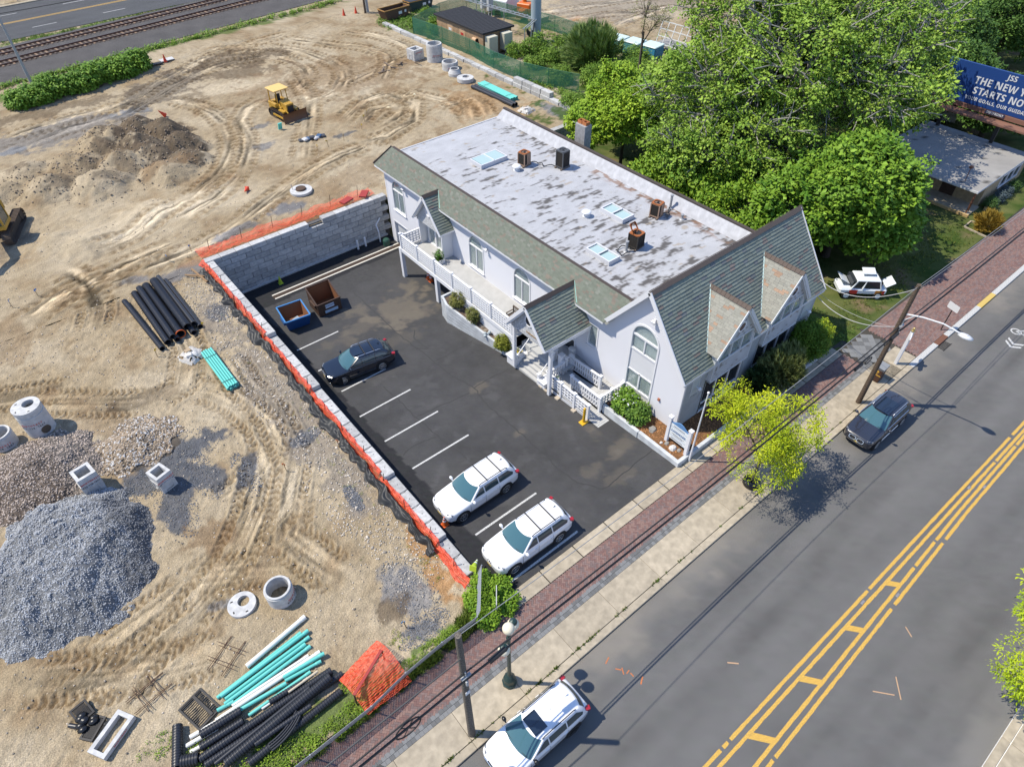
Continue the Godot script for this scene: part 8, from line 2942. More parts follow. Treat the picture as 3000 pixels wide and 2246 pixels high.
	for q in[[-1.4,5.5],[0.9,5.5]]:
		var ac:=MB.new()
		ac.cbox(Vector3(q[0],1.35,q[1]),Vector3(1.3,1.9,0.9),0.03)
		part("cooling_unit",ac,mt("unit_pale",Color(0.5,0.48,0.38),0.6),h)
	var stand:=MB.new()
	for x in[-2.0,-0.8,0.4,1.5]:
		stand.bb(x-0.05,0,6.0,x+0.05,0.5,6.1)
	part("unit_stand",stand,galv,h)
	var cb:=thing("cable_bridge","galvanised cable bridge on posts between the hut and the mast","cable bridge",Vector3(58.0,1.4,-70.0))
	var c1:=MB.new()
	for s in[-0.3,0.3]:
		c1.bar(Vector3(-1.6+s,2.7,3.5),Vector3(2.0+s,2.7,1.5),0.08,0.1)
		c1.bar(Vector3(0.2+s,2.7,-12.0),Vector3(1.8+s,2.7,1.5),0.08,0.1)
	for k in 16:c1.bar(Vector3(-0.1+k*0.11,2.76,-11.5+k*0.8),Vector3(0.6+k*0.11,2.76,-11.5+k*0.8),0.1,0.03)
	part("tray",c1,galv,cb)
	for p in[[-1.6,3.5],[-0.9,3.9],[1.8,1.5],[1.2,-4.0],[0.5,-9.0]]:
		var c:=MB.new()
		c.cyl(Vector3(p[0],0,p[1]),Vector3(p[0],2.7,p[1]),0.06,0.06,8)
		part("post",c,galv,cb)
	var c2:=MB.new()
	for k in 6:c2.tube([Vector3(-1.2,2.6-k*0.1,3.4),Vector3(-0.4,2.0-k*0.12,3.1),Vector3(0.6,1.9-k*0.1,2.5),Vector3(1.5,2.5-k*0.1,1.6)],0.05,6)
	part("cables",c2,mt("black_rubber"),cb)
	var m:=MB.new()
	m.lathe(Vector3.ZERO,[Vector2(0.75,0),Vector2(0.75,0.1),Vector2(0.66,0.15),Vector2(0.6,22),Vector2(0,22)],12)
	solo("phone_mast",m,mt("mast_grey",Color(0.30,0.37,0.40),0.5),Vector3(60.1,1.4,-68.7),"thick blue grey steel mast rising beside the hut","mast")
	for i in 2:
		var b:=MB.new()
		b.cbox(Vector3(0,1.7,0),Vector3(0.8,1.7,0.5),0.02)
		b.bb(-0.3,0,-0.05,-0.2,1.0,0.05)
		b.bb(0.2,0,-0.05,0.3,1.0,0.05)
		solo("meter_cabinet",b,mt("cabinet_grey",Color(0.4,0.43,0.44),0.5),Vector3(61.8,1.4,-81.8+i*1.5),["grey meter cabinet behind the hut, left one","grey meter cabinet behind the hut, right one"][i],"cabinet","meter cabinets")
	var wt:=thing("white_canopy","white canopy trailer behind the hut at the top edge","canopy",Vector3(64.5,1.4,-80.8),0.3)
	var w1:=MB.new()
	w1.prism(Vector3(0,0,1.6),Vector3.RIGHT,Vector3.UP,PackedVector2Array([Vector2(-1.6,0.6),Vector2(1.6,0.6),Vector2(1.6,1.9),Vector2(0,2.9),Vector2(-1.6,1.9)]),3.2)
	part("cover",w1,mt("canvas_white",Color(0.66,0.67,0.68),0.8),wt)
	var w2:=MB.new()
	w2.bb(-1.5,0.2,-1.5,1.5,0.6,1.5)
	part("base",w2,mt("lime_panel",Color(0.3,0.38,0.1),0.7),wt)
	var ch:=thing("wood_chipper","orange wood chipper with a curved chute at the top edge","chipper",Vector3(65.6,1.4,-77.2),0.4)
	var orange:=mt("chipper_orange",Color(0.55,0.13,0.015),0.5)
	var k1:=MB.new()
	k1.cbox(Vector3(0,1.2,0),Vector3(1.6,1.3,2.0),0.1)
	k1.cbox(Vector3(-1.6,0.9,0.2),Vector3(1.6,0.9,1.0),0.06)
	part("body",k1,orange,ch)
	var k2:=MB.new()
	k2.tube([Vector3(0.3,1.8,-0.3),Vector3(0.3,3.0,-0.3),Vector3(0.7,3.6,-0.6),Vector3(1.5,3.7,-1.2)],0.28,10,true)
	part("chute",k2,orange,ch)
	for s in[-1.0,1.0]:
		var k3:=MB.new()
		k3.cyl(Vector3(s*0.85,0.4,0.2),Vector3(s*1.05,0.4,0.2),0.4,0.4,16)
		part("wheel",k3,mt("machine_dark"),ch)
	var sl:=MB.new()
	for k in 4:sl.bb(-1.2+k*0.1,k*0.18,-0.7,1.2+k*0.1,k*0.18+0.15,0.8)
	solo("slab_stack",sl,mt("slab_tan",Color(0.42,0.37,0.27),0.9),Vector3(65.3,1.4,-74.4),"stack of tan slabs beside the mast","slabs")
	for i in 3:
		var b:=thing("teal_tank",["teal tank with a pale lid, left of three behind the willow","teal tank with a pale lid, middle of three behind the willow","blue tank with a pale lid, right of three behind the willow"][i],"tank",Vector3(66.0+i*0.6,1.4,-60.0+i*2.3),0.15,"tanks behind the willow")
		var o:=MB.new()
		o.cbox(Vector3(0,0.65,0),Vector3(2.0,1.3,2.1),0.08)
		part("body",o,mt("tank_%d"%(i/2),[Color(0.10,0.30,0.30),Color(0.05,0.25,0.42)][i/2],0.5),b)
		var l:=MB.new()
		l.cbox(Vector3(0,1.36,0),Vector3(2.1,0.16,2.15),0.06)
		part("lid",l,mt("lid_pale",Color(0.5,0.62,0.6),0.5),b)
	var tr:=thing("rack_trailer","flat trailer carrying a tall white lattice rack","trailer",Vector3(70.4,1.4,-52.6),0.05)
	var r1:=MB.new()
	r1.bb(-1.2,0.75,-4.2,1.2,0.9,4.2)
	part("bed",r1,mt("trailer_grey",Color(0.25,0.24,0.23),0.8),tr)
	var r2:=MB.new()
	for k in 9:r2.bar(Vector3(-1.1,0.9,-4.0+k),Vector3(-0.2,3.2,-4.0+k),0.08,0.08)
	for k in 4:r2.bar(Vector3(-1.1+k*0.3,0.95+k*0.76,-4.1),Vector3(-1.1+k*0.3,0.95+k*0.76,4.1),0.08,0.08)
	part("rack",r2,mt("rack_white",Color(0.62,0.62,0.6),0.6),tr)
	for z in[-0.5,0.5]:
		for s in[-1.0,1.0]:
			var w:=MB.new()
			w.cyl(Vector3(s*1.0,0.42,z),Vector3(s*1.25,0.42,z),0.42,0.42,16)
			part("wheel",w,mt("machine_dark"),tr)
	var bk:=thing("loader_bucket","black loader bucket on the far yard at the trees' edge","bucket",Vector3(83.0,1.4,-56.0),0.5)
	var b1:=MB.new()
	b1.prism(Vector3(-1.0,0,0),Vector3(0,0,1),Vector3.UP,PackedVector2Array([Vector2(-0.9,0),Vector2(0.9,0),Vector2(0.5,0.4),Vector2(-0.4,0.5),Vector2(-0.7,1.4),Vector2(-1.0,1.4)]),-2.0)
	part("shell",b1,mt("machine_dark"),bk)
	var b2:=MB.new()
	b2.bar(Vector3(0,0.8,-0.9),Vector3(0,0.5,-3.0),0.3,0.3)
	part("arm",b2,mt("machine_dark"),bk)
	var ho:=thing("flat_roofed_house","low tan house with a pale flat roof under the trees' edge","house",Vector3(67.3,0,-19.0))
	var hw:=mt("house_tan",Color(0.42,0.33,0.2),0.85,{"tex":slabt(),"scale":0.4})
	var h1:=MB.new()
	h1.cbox(Vector3(1.2,1.0,0.0),Vector3(8.6,2.0,8.8),0.02)
	part("wall",h1,hw,ho)
	var rfs:=sheet(62.05,72.7,-24.2,-14.5,0.35,func(x,z):return 2.24+fb(x,z,0.5)*0.012,func(x,z):
		var k:=0.37+fb(x,z,0.3)*0.06+fb(x,z,2.0)*0.04
		var c:=Color(k,k*0.97,k*0.92)
		if fb(x*0.7,z*2.0,0.9)>0.5:c=Color(0.08,0.075,0.07)
		return c)
	var fo:=part("roof_felt",rfs,mt("roof_felt",Color(1,1,1),0.9,{"vc":true,"tex":gritt(),"scale":0.8}),ho,-ho.position)
	var h2:=MB.new()
	h2.cbox(Vector3(0.08,2.13,-0.35),Vector3(10.7,0.2,9.75),0.02)
	part("roof_slab",h2,mt("fascia_pale",Color(0.5,0.52,0.53),0.6),ho)
	var h3:=MB.new()
	h3.bb(-3.12,0.1,1.0,-3.08,1.85,2.2)
	part("door",h3,mt("door_brown",Color(0.05,0.03,0.02),0.6),ho)
	var h4:=MB.new()
	for x in[0.0,1.3,2.6,3.9]:h4.bb(x-0.06,0.75,4.4,x+0.06,1.95,4.5)
	h4.bb(-0.06,0.7,4.4,3.96,0.82,4.52)
	h4.bb(-0.06,1.86,4.4,3.96,1.98,4.52)
	part("window_frame",h4,mt("white_trim"),ho)
	for k in 3:
		var g:=MB.new()
		g.bb(0.06+k*1.3,0.82,4.41,1.24+k*1.3,1.86,4.43)
		part("pane",g,mt("dark_glass"),ho)
	var h5:=MB.new()
	h5.bar(Vector3(-5.1,0,4.35),Vector3(-5.0,2.05,4.3),0.08,0.08)
	h5.bar(Vector3(-4.9,0.3,4.4),Vector3(-5.0,2.05,4.35),0.06,0.06)
	part("porch_post",h5,mt("post_rust",Color(0.2,0.08,0.04),0.7),ho)
	var h6:=MB.new()
	h6.bb(-5.4,0,-0.5,-3.1,0.14,4.6)
	part("porch_slab",h6,mt("slab_1",Color(0.43,0.37,0.275)),ho)
	var h7:=MB.new()
	h7.bb(-5.5,0,-0.6,-5.32,0.22,4.7)
	h7.bb(-3.2,0,5.0,3.2,0.3,5.15)
	part("timber_edging",h7,mt("timber_yellow",Color(0.42,0.29,0.13),0.85),ho)
	var h8:=MB.new()
	h8.bar(Vector3(-4.2,2.24,2.9),Vector3(-4.0,3.3,2.8),0.05,0.05)
	h8.box(Vector3(-3.97,3.38,2.8),Vector3(0.3,0.16,0.25))
	part("roof_floodlight",h8,mt("post_rust"),ho)
	var kb:=MB.new()
	for q in[[60.1,-13.75,61.4,-13.8],[60.1,-13.75,59.9,-11.9],[61.4,-13.8,61.9,-11.9]]:
		kb.bar(Vector3(q[0]-60.0,0.05,q[1]+12.0),Vector3(q[2]-60.0,0.05,q[3]+12.0),0.12,0.12)
	solo("bed_edging",kb,mt("slab_1"),Vector3(60,0,-12),"pale stone edging round the golden shrub's bed","edging")
	var bb:=thing("billboard","blue advertising billboard with white lettering behind the flat roofed house","billboard",Vector3(72.0,0,-18.0))
	var f1:=MB.new()
	f1.bb(-0.1,5.0,-6.2,0.1,8.3,6.2)
	part("panel",f1,mt("billboard_blue",Color(0.012,0.05,0.20),0.5),bb)
	var f2:=MB.new()
	f2.bb(-1.3,4.3,-6.4,-0.1,4.45,6.4)
	f2.bb(-0.25,4.6,-6.4,0.2,4.95,6.4)
	part("catwalk",f2,mt("catwalk_rust",Color(0.20,0.10,0.07),0.7),bb)
	for z in[-5.0,0.0,5.0]:
		var f3:=MB.new()
		f3.bar(Vector3(0.3,0,z),Vector3(0.3,8.2,z),0.3,0.3)
		part("column",f3,mt("machine_dark"),bb)
	var left:=Basis(Vector3(0,0,1),Vector3.UP,Vector3(-1,0,0))
	var ink:=mt("billboard_white",Color(0.62,0.64,0.66),0.5)
	text("JSS",0.62,ink,bb,Vector3(-0.12,7.9,-0.65),left,"lettering","Droid Sans",true)
	text("THE NEW YOU",0.84,ink,bb,Vector3(-0.12,7.05,-0.7),left,"lettering","Droid Sans",true)
	text("STARTS NOW",0.84,ink,bb,Vector3(-0.12,6.2,-0.7),left,"lettering","Droid Sans",true)
	text("YOUR GOALS, OUR GUIDANCE",0.42,ink,bb,Vector3(-0.12,5.5,-0.7),left,"lettering","Droid Sans",true)
	var pl:=MB.new()
	pl.bb(-0.3,4.7,-1.5,-0.26,5.0,0.2)
	var po:=part("placard",pl,mt("placard_dark",Color(0.04,0.04,0.08),0.6),bb)
	text("OUTFRONT",0.28,ink,po,Vector3(-0.32,4.86,-0.65),left,"lettering","Droid Sans",true)
	for q in[[83,-28,8,6,4.2,0.3,Color(0.22,0.25,0.28),"grey shingled house roof behind the dark trees, right edge"],[86,-38,9,7,5.0,0.1,Color(0.26,0.27,0.28),"pale grey shingled house roof behind the dark trees, upper one"],[98,-38,10,8,5.0,0.0,Color(0.16,0.16,0.17),"dark roofed house with an orange wall at the top right corner"]]:
		var g:=thing("far_house",q[7],"house",Vector3(q[0],0,q[1]),q[5],"houses behind the trees")
		var w:=MB.new()
		w.bb(-q[2]/2,0,-q[3]/2,q[2]/2,q[4]*0.6,q[3]/2)
		part("wall",w,mt("house_orange",Color(0.55,0.2,0.02),0.7)if q[0]==98 else mt("house_pale",Color(0.45,0.45,0.43),0.8),g)
		var r:=MB.new()
		r.prism(Vector3(0,q[4]*0.6,q[3]/2+0.3),Vector3.RIGHT,Vector3.UP,PackedVector2Array([Vector2(-q[2]/2-0.3,0),Vector2(q[2]/2+0.3,0),Vector2(0,q[4]*0.5)]),q[3]+0.6)
		part("roof",r,mt("far_roof_%d"%int(q[0]),q[6],0.85,{"tex":gritt(),"scale":1.0}),g)
	var c:=thing("derelict_car","small white car with raised panels and red yellow stickers under the maple","car",Vector3(44.9,0.0,-14.6),-0.75)
	var cw:=mt("cart_white",Color(0.62,0.66,0.68),0.4)
	var q1:=MB.new()
	q1.cbox(Vector3(0,0.62,0),Vector3(3.4,0.5,1.45),0.12)
	q1.cbox(Vector3(0.2,1.5,0),Vector3(1.7,0.12,1.3),0.05)
	for s in[-1.0,1.0]:
		for x in[-0.9,-0.1,1.2]:
			q1.bar(Vector3(x,0.85,s*0.68),Vector3(x*0.75+0.1,1.5,s*0.6),0.1,0.08)
	part("body",q1,cw,c)
	var q2:=MB.new()
	q2.bb(-0.9,0.88,-0.64,1.2,1.44,0.64)
	part("glass",q2,mt("dark_glass"),c)
	var q3:=MB.new()
	q3.box(Vector3(0.3,1.85,-0.2),Vector3(0.9,0.04,0.6),Basis(Vector3.RIGHT,0.3))
	q3.box(Vector3(1.9,1.1,0.0),Vector3(0.7,0.04,1.0),Basis(Vector3(0,0,1),0.6))
	q3.box(Vector3(-1.3,1.2,-0.2),Vector3(0.8,0.04,1.0),Basis(Vector3(0,0,1),-0.5))
	part("raised_panel",q3,cw,c)
	for q in[[-0.7,0.6,Color(0.5,0.03,0.02)],[1.1,0.5,Color(0.55,0.2,0.02)],[1.35,0.35,Color(0.45,0.03,0.02)]]:
		var s:=MB.new()
		s.bb(q[0]-q[1]/2,0.45,0.727,q[0]+q[1]/2,0.78,0.732)
		part("sticker",s,mt("sticker_%d"%int(q[0]*10+9),q[2],0.6),c)
	for x in[-1.1,1.15]:
		for s in[-1.0,1.0]:
			var w:=MB.new()
			w.cyl(Vector3(x,0.3,s*0.55),Vector3(x,0.3,s*0.76),0.3,0.3,16)
			var wo:=part("wheel",w,mt("machine_dark"),c)
			var hub:=MB.new()
			hub.cyl(Vector3(x,0.3,s*0.76),Vector3(x,0.3,s*0.775),0.19,0.19,14)
			part("hub_cap",hub,cw,wo)
# ---------------------------------------------------------------- cars
func grid_surface(rows:Array,closed:=false)->ArrayMesh:
	var vs:=PackedVector3Array()
	var cs:=PackedColorArray()
	var ix:=PackedInt32Array()
	var n:int=rows[0].size()
	for r in rows:
		for p in r:
			vs.append(p)
			cs.append(Color(1,1,1))
	for j in rows.size()-1:
		for i in n-1:
			var a:=j*n+i
			ix.append_array([a,a+n,a+n+1,a,a+n+1,a+1])
	return grid_mesh(vs,cs,ix)
func interp(t:Array,x:float)->Array:
	for i in t.size()-1:
		if x<=t[i][0]and x>=t[i+1][0]:
			var k:float=(t[i][0]-x)/(t[i][0]-t[i+1][0])
			k=k*k*(3.0-2.0*k)*0.5+k*0.5
			var r:=[]
			for j in t[i].size():r.append(lerpf(t[i][j],t[i+1][j],k))
			return r
	return t[-1]
func car(at:Vector3,turn:float,s:Dictionary,label:String)->void:
	var t:=thing("parked_car",label,"car",at,turn,"parked cars")
	var paint:Material=s.paint
	var k:float=s.get("k",1.0)
	var L:float=s.get("front",2.36)
	var R:float=s.get("rear",2.46)
	var hw:float=s.get("hw",0.965)
	var hood:float=s.get("hood",1.06)
	var belt:float=s.get("belt",1.12)
	var tab:=[[L,0.50*hw,0.74*hood,0.48],[L-0.05,0.76*hw,0.82*hood,0.38],[L-0.18,0.88*hw,0.885*hood,0.31],[L-0.5,0.96*hw,0.945*hood,0.27],[L-0.95,0.99*hw,0.985*hood,0.25],[1.0,hw,hood*1.03,0.25],[0.5,hw,belt,0.25],[-0.6,hw,belt+0.01,0.25],[-1.4,hw,belt+0.04,0.26],[-R+0.4,0.975*hw,belt+0.05,0.29],[-R+0.16,0.93*hw,belt+0.03,0.34],[-R+0.04,0.84*hw,belt-0.06,0.40],[-R,0.62*hw,belt-0.2,0.5]]
	var prof:=[[0.0,0.0],[0.78,0.0],[0.92,0.05],[0.975,0.16],[0.992,0.32],[0.985,0.46],[0.995,0.60],[1.0,0.72],[0.985,0.83],[0.95,0.915],[0.90,0.96],[0.80,0.99],[0.5,1.015],[0.2,1.025],[0.0,1.027]]
	var rows:=[]
	var n:=44
	for i in n+1:
		var f:=float(i)/n
		f=0.5-0.5*cos(PI*f)*(0.75)-0.5*(1.0-2.0*f)*0.25
		var x:=lerpf(L,-R,clampf(f,0.0,1.0))
		var q:=interp(tab,x)
		var row:=[]
		for p in prof:row.append(Vector3(x,lerpf(q[3],q[2],p[1]),p[0]*q[1]))
		for j in range(prof.size()-2,-1,-1):row.append(Vector3(x,lerpf(q[3],q[2],prof[j][1]),-prof[j][0]*q[1]))
		rows.append(row)
	for e in[0,n]:
		var mid:Vector3=(rows[e][0]+rows[e][prof.size()-1])*0.5
		var row:=[]
		for p in rows[e]:row.append(mid+Vector3(0.015 if e==0 else-0.015,0,0)+(p-mid)*0.02)
		if e==0:rows.push_front(row)
		else:rows.append(row)
	part("body",grid_surface(rows),paint,t)
	var xf0:float=s.get("ws0",1.12)
	var xf1:float=s.get("ws1",0.36)
	var xr0:float=-R+s.get("rw0",0.14)
	var xr1:float=-R+s.get("rw1",0.42)
	var top:float=s.get("top",1.70)
	var z0:=hw*0.935
	var z1:float=hw*s.get("tumble",0.70)
	var HX:=func(v:float)->Array:
		var e:=sin(v*PI)*0.035
		return[lerpf(xf0,xf1,v)+e*1.3,lerpf(xr0,xr1,v*v),lerpf(z0,z1,pow(v,1.25))+e*0.3,lerpf(belt-0.06,top-0.06,v)]
	var RING:=func(v:float,grow:=0.0)->Array:
		var q:Array=HX.call(v)
		var r:=[]
		for i in 13:
			var a:=-1.0+2.0*i/12.0
			r.append(Vector3(q[0]-0.26*pow(absf(a),2.6)+grow,q[3],a*(q[2]-0.0)))
		for i in 9:
			r.append(Vector3(lerpf(q[0]-0.26,q[1]+0.16,(i+1)/10.0),q[3],q[2]+0.012*sin(PI*(i+1)/10.0)))
		for i in 13:
			var a:=1.0-2.0*i/12.0
			r.append(Vector3(q[1]+0.16*pow(absf(a),2.6),q[3],a*q[2]))
		for i in 9:
			r.append(Vector3(lerpf(q[1]+0.16,q[0]-0.26,(i+1)/10.0),q[3],-q[2]-0.012*sin(PI*(i+1)/10.0)))
		r.append(r[0])
		return r
	var hull:=[]
	for i in 9:hull.append(RING.call(i/8.0))
	var last:Array=hull[-1]
	var ce:=Vector3((xf1+xr1)/2-0.05,top,0)
	for q in[[0.965,-0.012],[0.90,0.004],[0.7,0.03],[0.4,0.05],[0.02,0.058]]:
		var r:=[]
		for p in last:r.append(Vector3(ce.x+(p.x-ce.x)*q[0],top-0.03+q[1],p.z*q[0]))
		hull.append(r)
	part("cabin",grid_surface(hull),paint,t)
	var glass:=mt("car_glass",Color(0.035,0.06,0.065),0.05,{"spec":0.8})
	var wsg:=mt("windscreen_glass",Color(0.05,0.12,0.14),0.04,{"spec":0.9})
	var ws:=[]
	for j in 9:
		var v:=lerpf(0.04,0.96,j/8.0)
		var q:Array=HX.call(v)
		var row:=[]
		for i in 15:
			var a:=-0.93+1.86*i/14.0
			row.append(Vector3(q[0]-0.26*pow(absf(a),2.6)+0.009,q[3]+0.006,a*q[2]))
		ws.append(row)
	part("windscreen",grid_surface(ws),wsg,t)
	var rw:=[]
	for j in 6:
		var v:=lerpf(0.28,0.9,j/5.0)
		var q:Array=HX.call(v)
		var row:=[]
		for i in 13:
			var a:=0.86-1.72*i/12.0
			row.append(Vector3(q[1]+0.16*pow(absf(a),2.6)-0.009,q[3]+0.004,a*q[2]))
		rw.append(row)
	part("rear_window",grid_surface(rw),glass,t)
	var tail:float=s.get("tail",0.5)
	for sg in[-1.0,1.0]:
		for w in[[-0.05,1.0,0],[-1.0,-0.11,1],[-9.0,-1.06,2]]:
			var sw:=[]
			for j in 6:
				var v:=lerpf(0.22,0.84,j/5.0)
				var q:Array=HX.call(v)
				var xa:float=q[0]-0.36
				var xb:float=q[1]+tail*(0.5+0.9*absf(v-0.45))
				var hi:=minf(w[1],xa)
				var lo:=maxf(w[0],xb)
				if w[2]==2:lo=xb
				var row:=[]
				for i in 7:
					var x:=lerpf(hi,lo,i/6.0)
					row.append(Vector3(x,q[3],sg*(q[2]+0.018)))
				if sg<0:row.reverse()
				sw.append(row)
			part("side_window",grid_surface(sw),glass,t)
		if s.get("chrome",false):
			var cb:=MB.new()
			var q:Array=HX.call(0.17)
			var q2:Array=HX.call(0.9)
			cb.bar(Vector3(q[0]-0.3,q[3],sg*(q[2]+0.02)),Vector3(q[1]+tail,q[3]+0.02,sg*(q[2]+0.02)),0.02,0.025)
			cb.bar(Vector3(q2[0]-0.3,q2[3],sg*(q2[2]+0.02)),Vector3(q2[1]+tail,q2[3],sg*(q2[2]+0.02)),0.02,0.02)
			part("chrome_trim",cb,mt("chrome",Color(0.75,0.76,0.78),0.15,{"metal":1.0}),t)
		var mi:=MB.new()
		mi.sphere(Vector3(0.78,belt+0.08,sg*(hw+0.1)),Vector3(0.09,0.085,0.13),10)
		mi.bar(Vector3(0.8,belt+0.02,sg*(hw-0.06)),Vector3(0.79,belt+0.05,sg*(hw+0.04)),0.06,0.04)
		part("wing_mirror",mi,s.get("mirror",paint),t)
		for x in[0.08,-0.92]:
			var h:=MB.new()
			h.cbox(Vector3(x,belt-0.17,sg*(hw*0.985+0.012)),Vector3(0.2,0.03,0.03),0.008)
			part("door_handle",h,s.get("handle",paint),t)
		var gap:=MB.new()
		for x in[0.95,-0.07,-1.02]:
			gap.box(Vector3(x,0.72,sg*hw*0.992),Vector3(0.012,0.62,0.016))
		part("door_gap",gap,mt("seal_black",Color(0.03,0.03,0.03),0.7),t)
		var sk:=MB.new()
		sk.cbox(Vector3(0.0,0.33,sg*(hw*0.955)),Vector3(2.0,0.12,0.08),0.02)
		part("sill_trim",sk,s.get("sill",mt("plastic_black",Color(0.02,0.02,0.021),0.6)),t)
		var rr:=MB.new()
		var zr:=z1-0.03
		rr.tube([Vector3(xf1-0.2,top-0.02,sg*zr),Vector3(xf1-0.32,top+0.055,sg*zr),Vector3(xr1+0.45,top+0.055,sg*zr),Vector3(xr1+0.32,top-0.01,sg*zr)],0.022,8,true)
		part("roof_rail",rr,s.get("rail",mt("plastic_black")),t)
		var hl:=MB.new()
		var lampx:=L-0.24
		hl.cbox(Vector3(lampx,hood*0.80,sg*hw*0.70),Vector3(0.20,0.13,0.36),0.03,Basis(Vector3.UP,-sg*0.62)*Basis(Vector3(0,0,1),0.35))
		part("headlight",hl,mt("headlamp",Color(0.16,0.17,0.18),0.08,{"spec":0.9}),t)
		var tl:=MB.new()
		tl.cbox(Vector3(-R+0.16,belt-0.06,sg*hw*0.83),Vector3(0.28,0.17,0.2),0.03,Basis(Vector3.UP,sg*0.35))
		part("tail_light",tl,mt("tail_red",Color(0.34,0.01,0.012),0.15,{"spec":0.8}),t)
	if s.get("bars",false):
		for x in[xf1-0.75,xr1+0.75]:
			var cb:=MB.new()
			cb.bar(Vector3(x,top+0.075,-z1),Vector3(x,top+0.075,z1),0.06,0.03)
			part("cross_bar",cb,s.get("barm",mt("plastic_black")),t)
	if s.has("sunroof"):
		var q:Array=s.sunroof
		var sr:=MB.new()
		sr.cbox(Vector3(q[0],top+0.022,0),Vector3(q[1],0.02,q[2]),0.008)
		part("sunroof",sr,mt("roof_glass",Color(0.012,0.02,0.035),0.05,{"spec":0.8}),t)
	var fa:=MB.new()
	fa.tri(Vector3(xr1+0.35,top+0.03,0),Vector3(xr1+0.17,top+0.03,0.025),Vector3(xr1+0.18,top+0.1,0))
	fa.tri(Vector3(xr1+0.17,top+0.03,-0.025),Vector3(xr1+0.35,top+0.03,0),Vector3(xr1+0.18,top+0.1,0))
	fa.tri(Vector3(xr1+0.17,top+0.03,0.025),Vector3(xr1+0.17,top+0.03,-0.025),Vector3(xr1+0.18,top+0.1,0))
	part("aerial",fa,mt("plastic_black")if s.get("bars",false)else paint,t)
	var dark:=mt("plastic_black")
	var gr:=MB.new()
	var slots:int=s.get("slots",7)
	for i in slots:
		var z:=(i-(slots-1)/2.0)*0.86*hw/slots
		gr.cbox(Vector3(L-0.035-0.22*pow(absf(z),2.0),hood*0.745,z),Vector3(0.07,0.13,0.086*7.0/slots),0.012,Basis(Vector3(0,0,1),0.45))
	part("grille",gr,dark,t)
	var bu:=MB.new()
	bu.cbox(Vector3(L-0.06,0.42,0),Vector3(0.14,0.1,1.15*hw),0.03)
	bu.cbox(Vector3(-R+0.07,0.45,0),Vector3(0.16,0.16,1.3*hw),0.04)
	part("bumper",bu,dark,t)
	var pl:=MB.new()
	pl.cbox(Vector3(L+0.012,0.58,0.0),Vector3(0.012,0.12,0.31),0.003,Basis(Vector3(0,0,1),0.12))
	part("number_plate",pl,mt("plate_yellow",Color(0.55,0.42,0.12),0.5),t)
	for sg in[-0.15,0.75]:
		var wp:=MB.new()
		var q:Array=HX.call(0.08)
		var q2:Array=HX.call(0.13)
		wp.bar(Vector3(q[0]-0.05,q[3]+0.025,sg*q[2]),Vector3(q2[0]-0.03-absf(sg-0.62)*0.05,q2[3]+0.03,(sg-0.62)*q[2]),0.016,0.016)
		part("wiper",wp,dark,t)
	var wb:float=s.get("wb",2.9)*0.5
	var r:float=s.get("r",0.375)
	for x in[-wb,wb]:
		for sg in[-1.0,1.0]:
			var arch:=MB.new()
			arch.cyl(Vector3(x,r+0.02,sg*(hw-0.3)),Vector3(x,r+0.02,sg*(hw*0.992+0.006)),r+0.075,r+0.075,28)
			part("wheel_arch",arch,mt("arch_black",Color(0.008,0.008,0.008),0.9),t)
			var w:=Node3D.new()
			w.name="wheel"
			w.position=Vector3(x,r,sg*(hw-0.1))
			if sg<0:w.rotation.y=PI
			if x>0 and s.get("steer",0.0)!=0.0:w.rotation.y+=s.steer
			t.add_child(w,true)
			var ty:=MB.new()
			ty.lathe(Vector3.ZERO,[Vector2(r*0.68,-0.11),Vector2(r*0.93,-0.12),Vector2(r,-0.085),Vector2(r,0.085),Vector2(r*0.93,0.125),Vector2(r*0.70,0.115),Vector2(r*0.66,0.08)],28,Basis(Vector3.RIGHT,PI/2))
			part("tyre",ty,mt("tyre",Color(0.014,0.014,0.014),0.85),w)
			var ri:=MB.new()
			ri.lathe(Vector3.ZERO,[Vector2(r*0.70,0.113),Vector2(r*0.64,0.118),Vector2(r*0.60,0.06),Vector2(r*0.58,0.0),Vector2(0,0.0)],28,Basis(Vector3.RIGHT,PI/2))
			part("rim_well",ri,s.get("rim2",mt("rim_dark",Color(0.05,0.05,0.052),0.5,{"metal":0.5})),w)
			var sp:=MB.new()
			var ns:int=s.get("spokes",10)
			for i in ns:
				var a:=TAU*i/ns
				sp.bar(Vector3(cos(a)*0.05,sin(a)*0.05,0.1),Vector3(cos(a)*r*0.64,sin(a)*r*0.64,0.105),0.026,0.03,Vector3(0,0,1))
			sp.cyl(Vector3(0,0,0.05),Vector3(0,0,0.12),0.065,0.055,14)
			sp.lathe(Vector3.ZERO,[Vector2(r*0.71,0.112),Vector2(r*0.665,0.122),Vector2(r*0.63,0.11)],28,Basis(Vector3.RIGHT,PI/2))
			part("spokes",sp,s.get("rim",mt("rim_silver",Color(0.6,0.61,0.62),0.3,{"metal":0.8})),w)
	if s.has("extra"):s.extra.call(t,L,hw,hood)
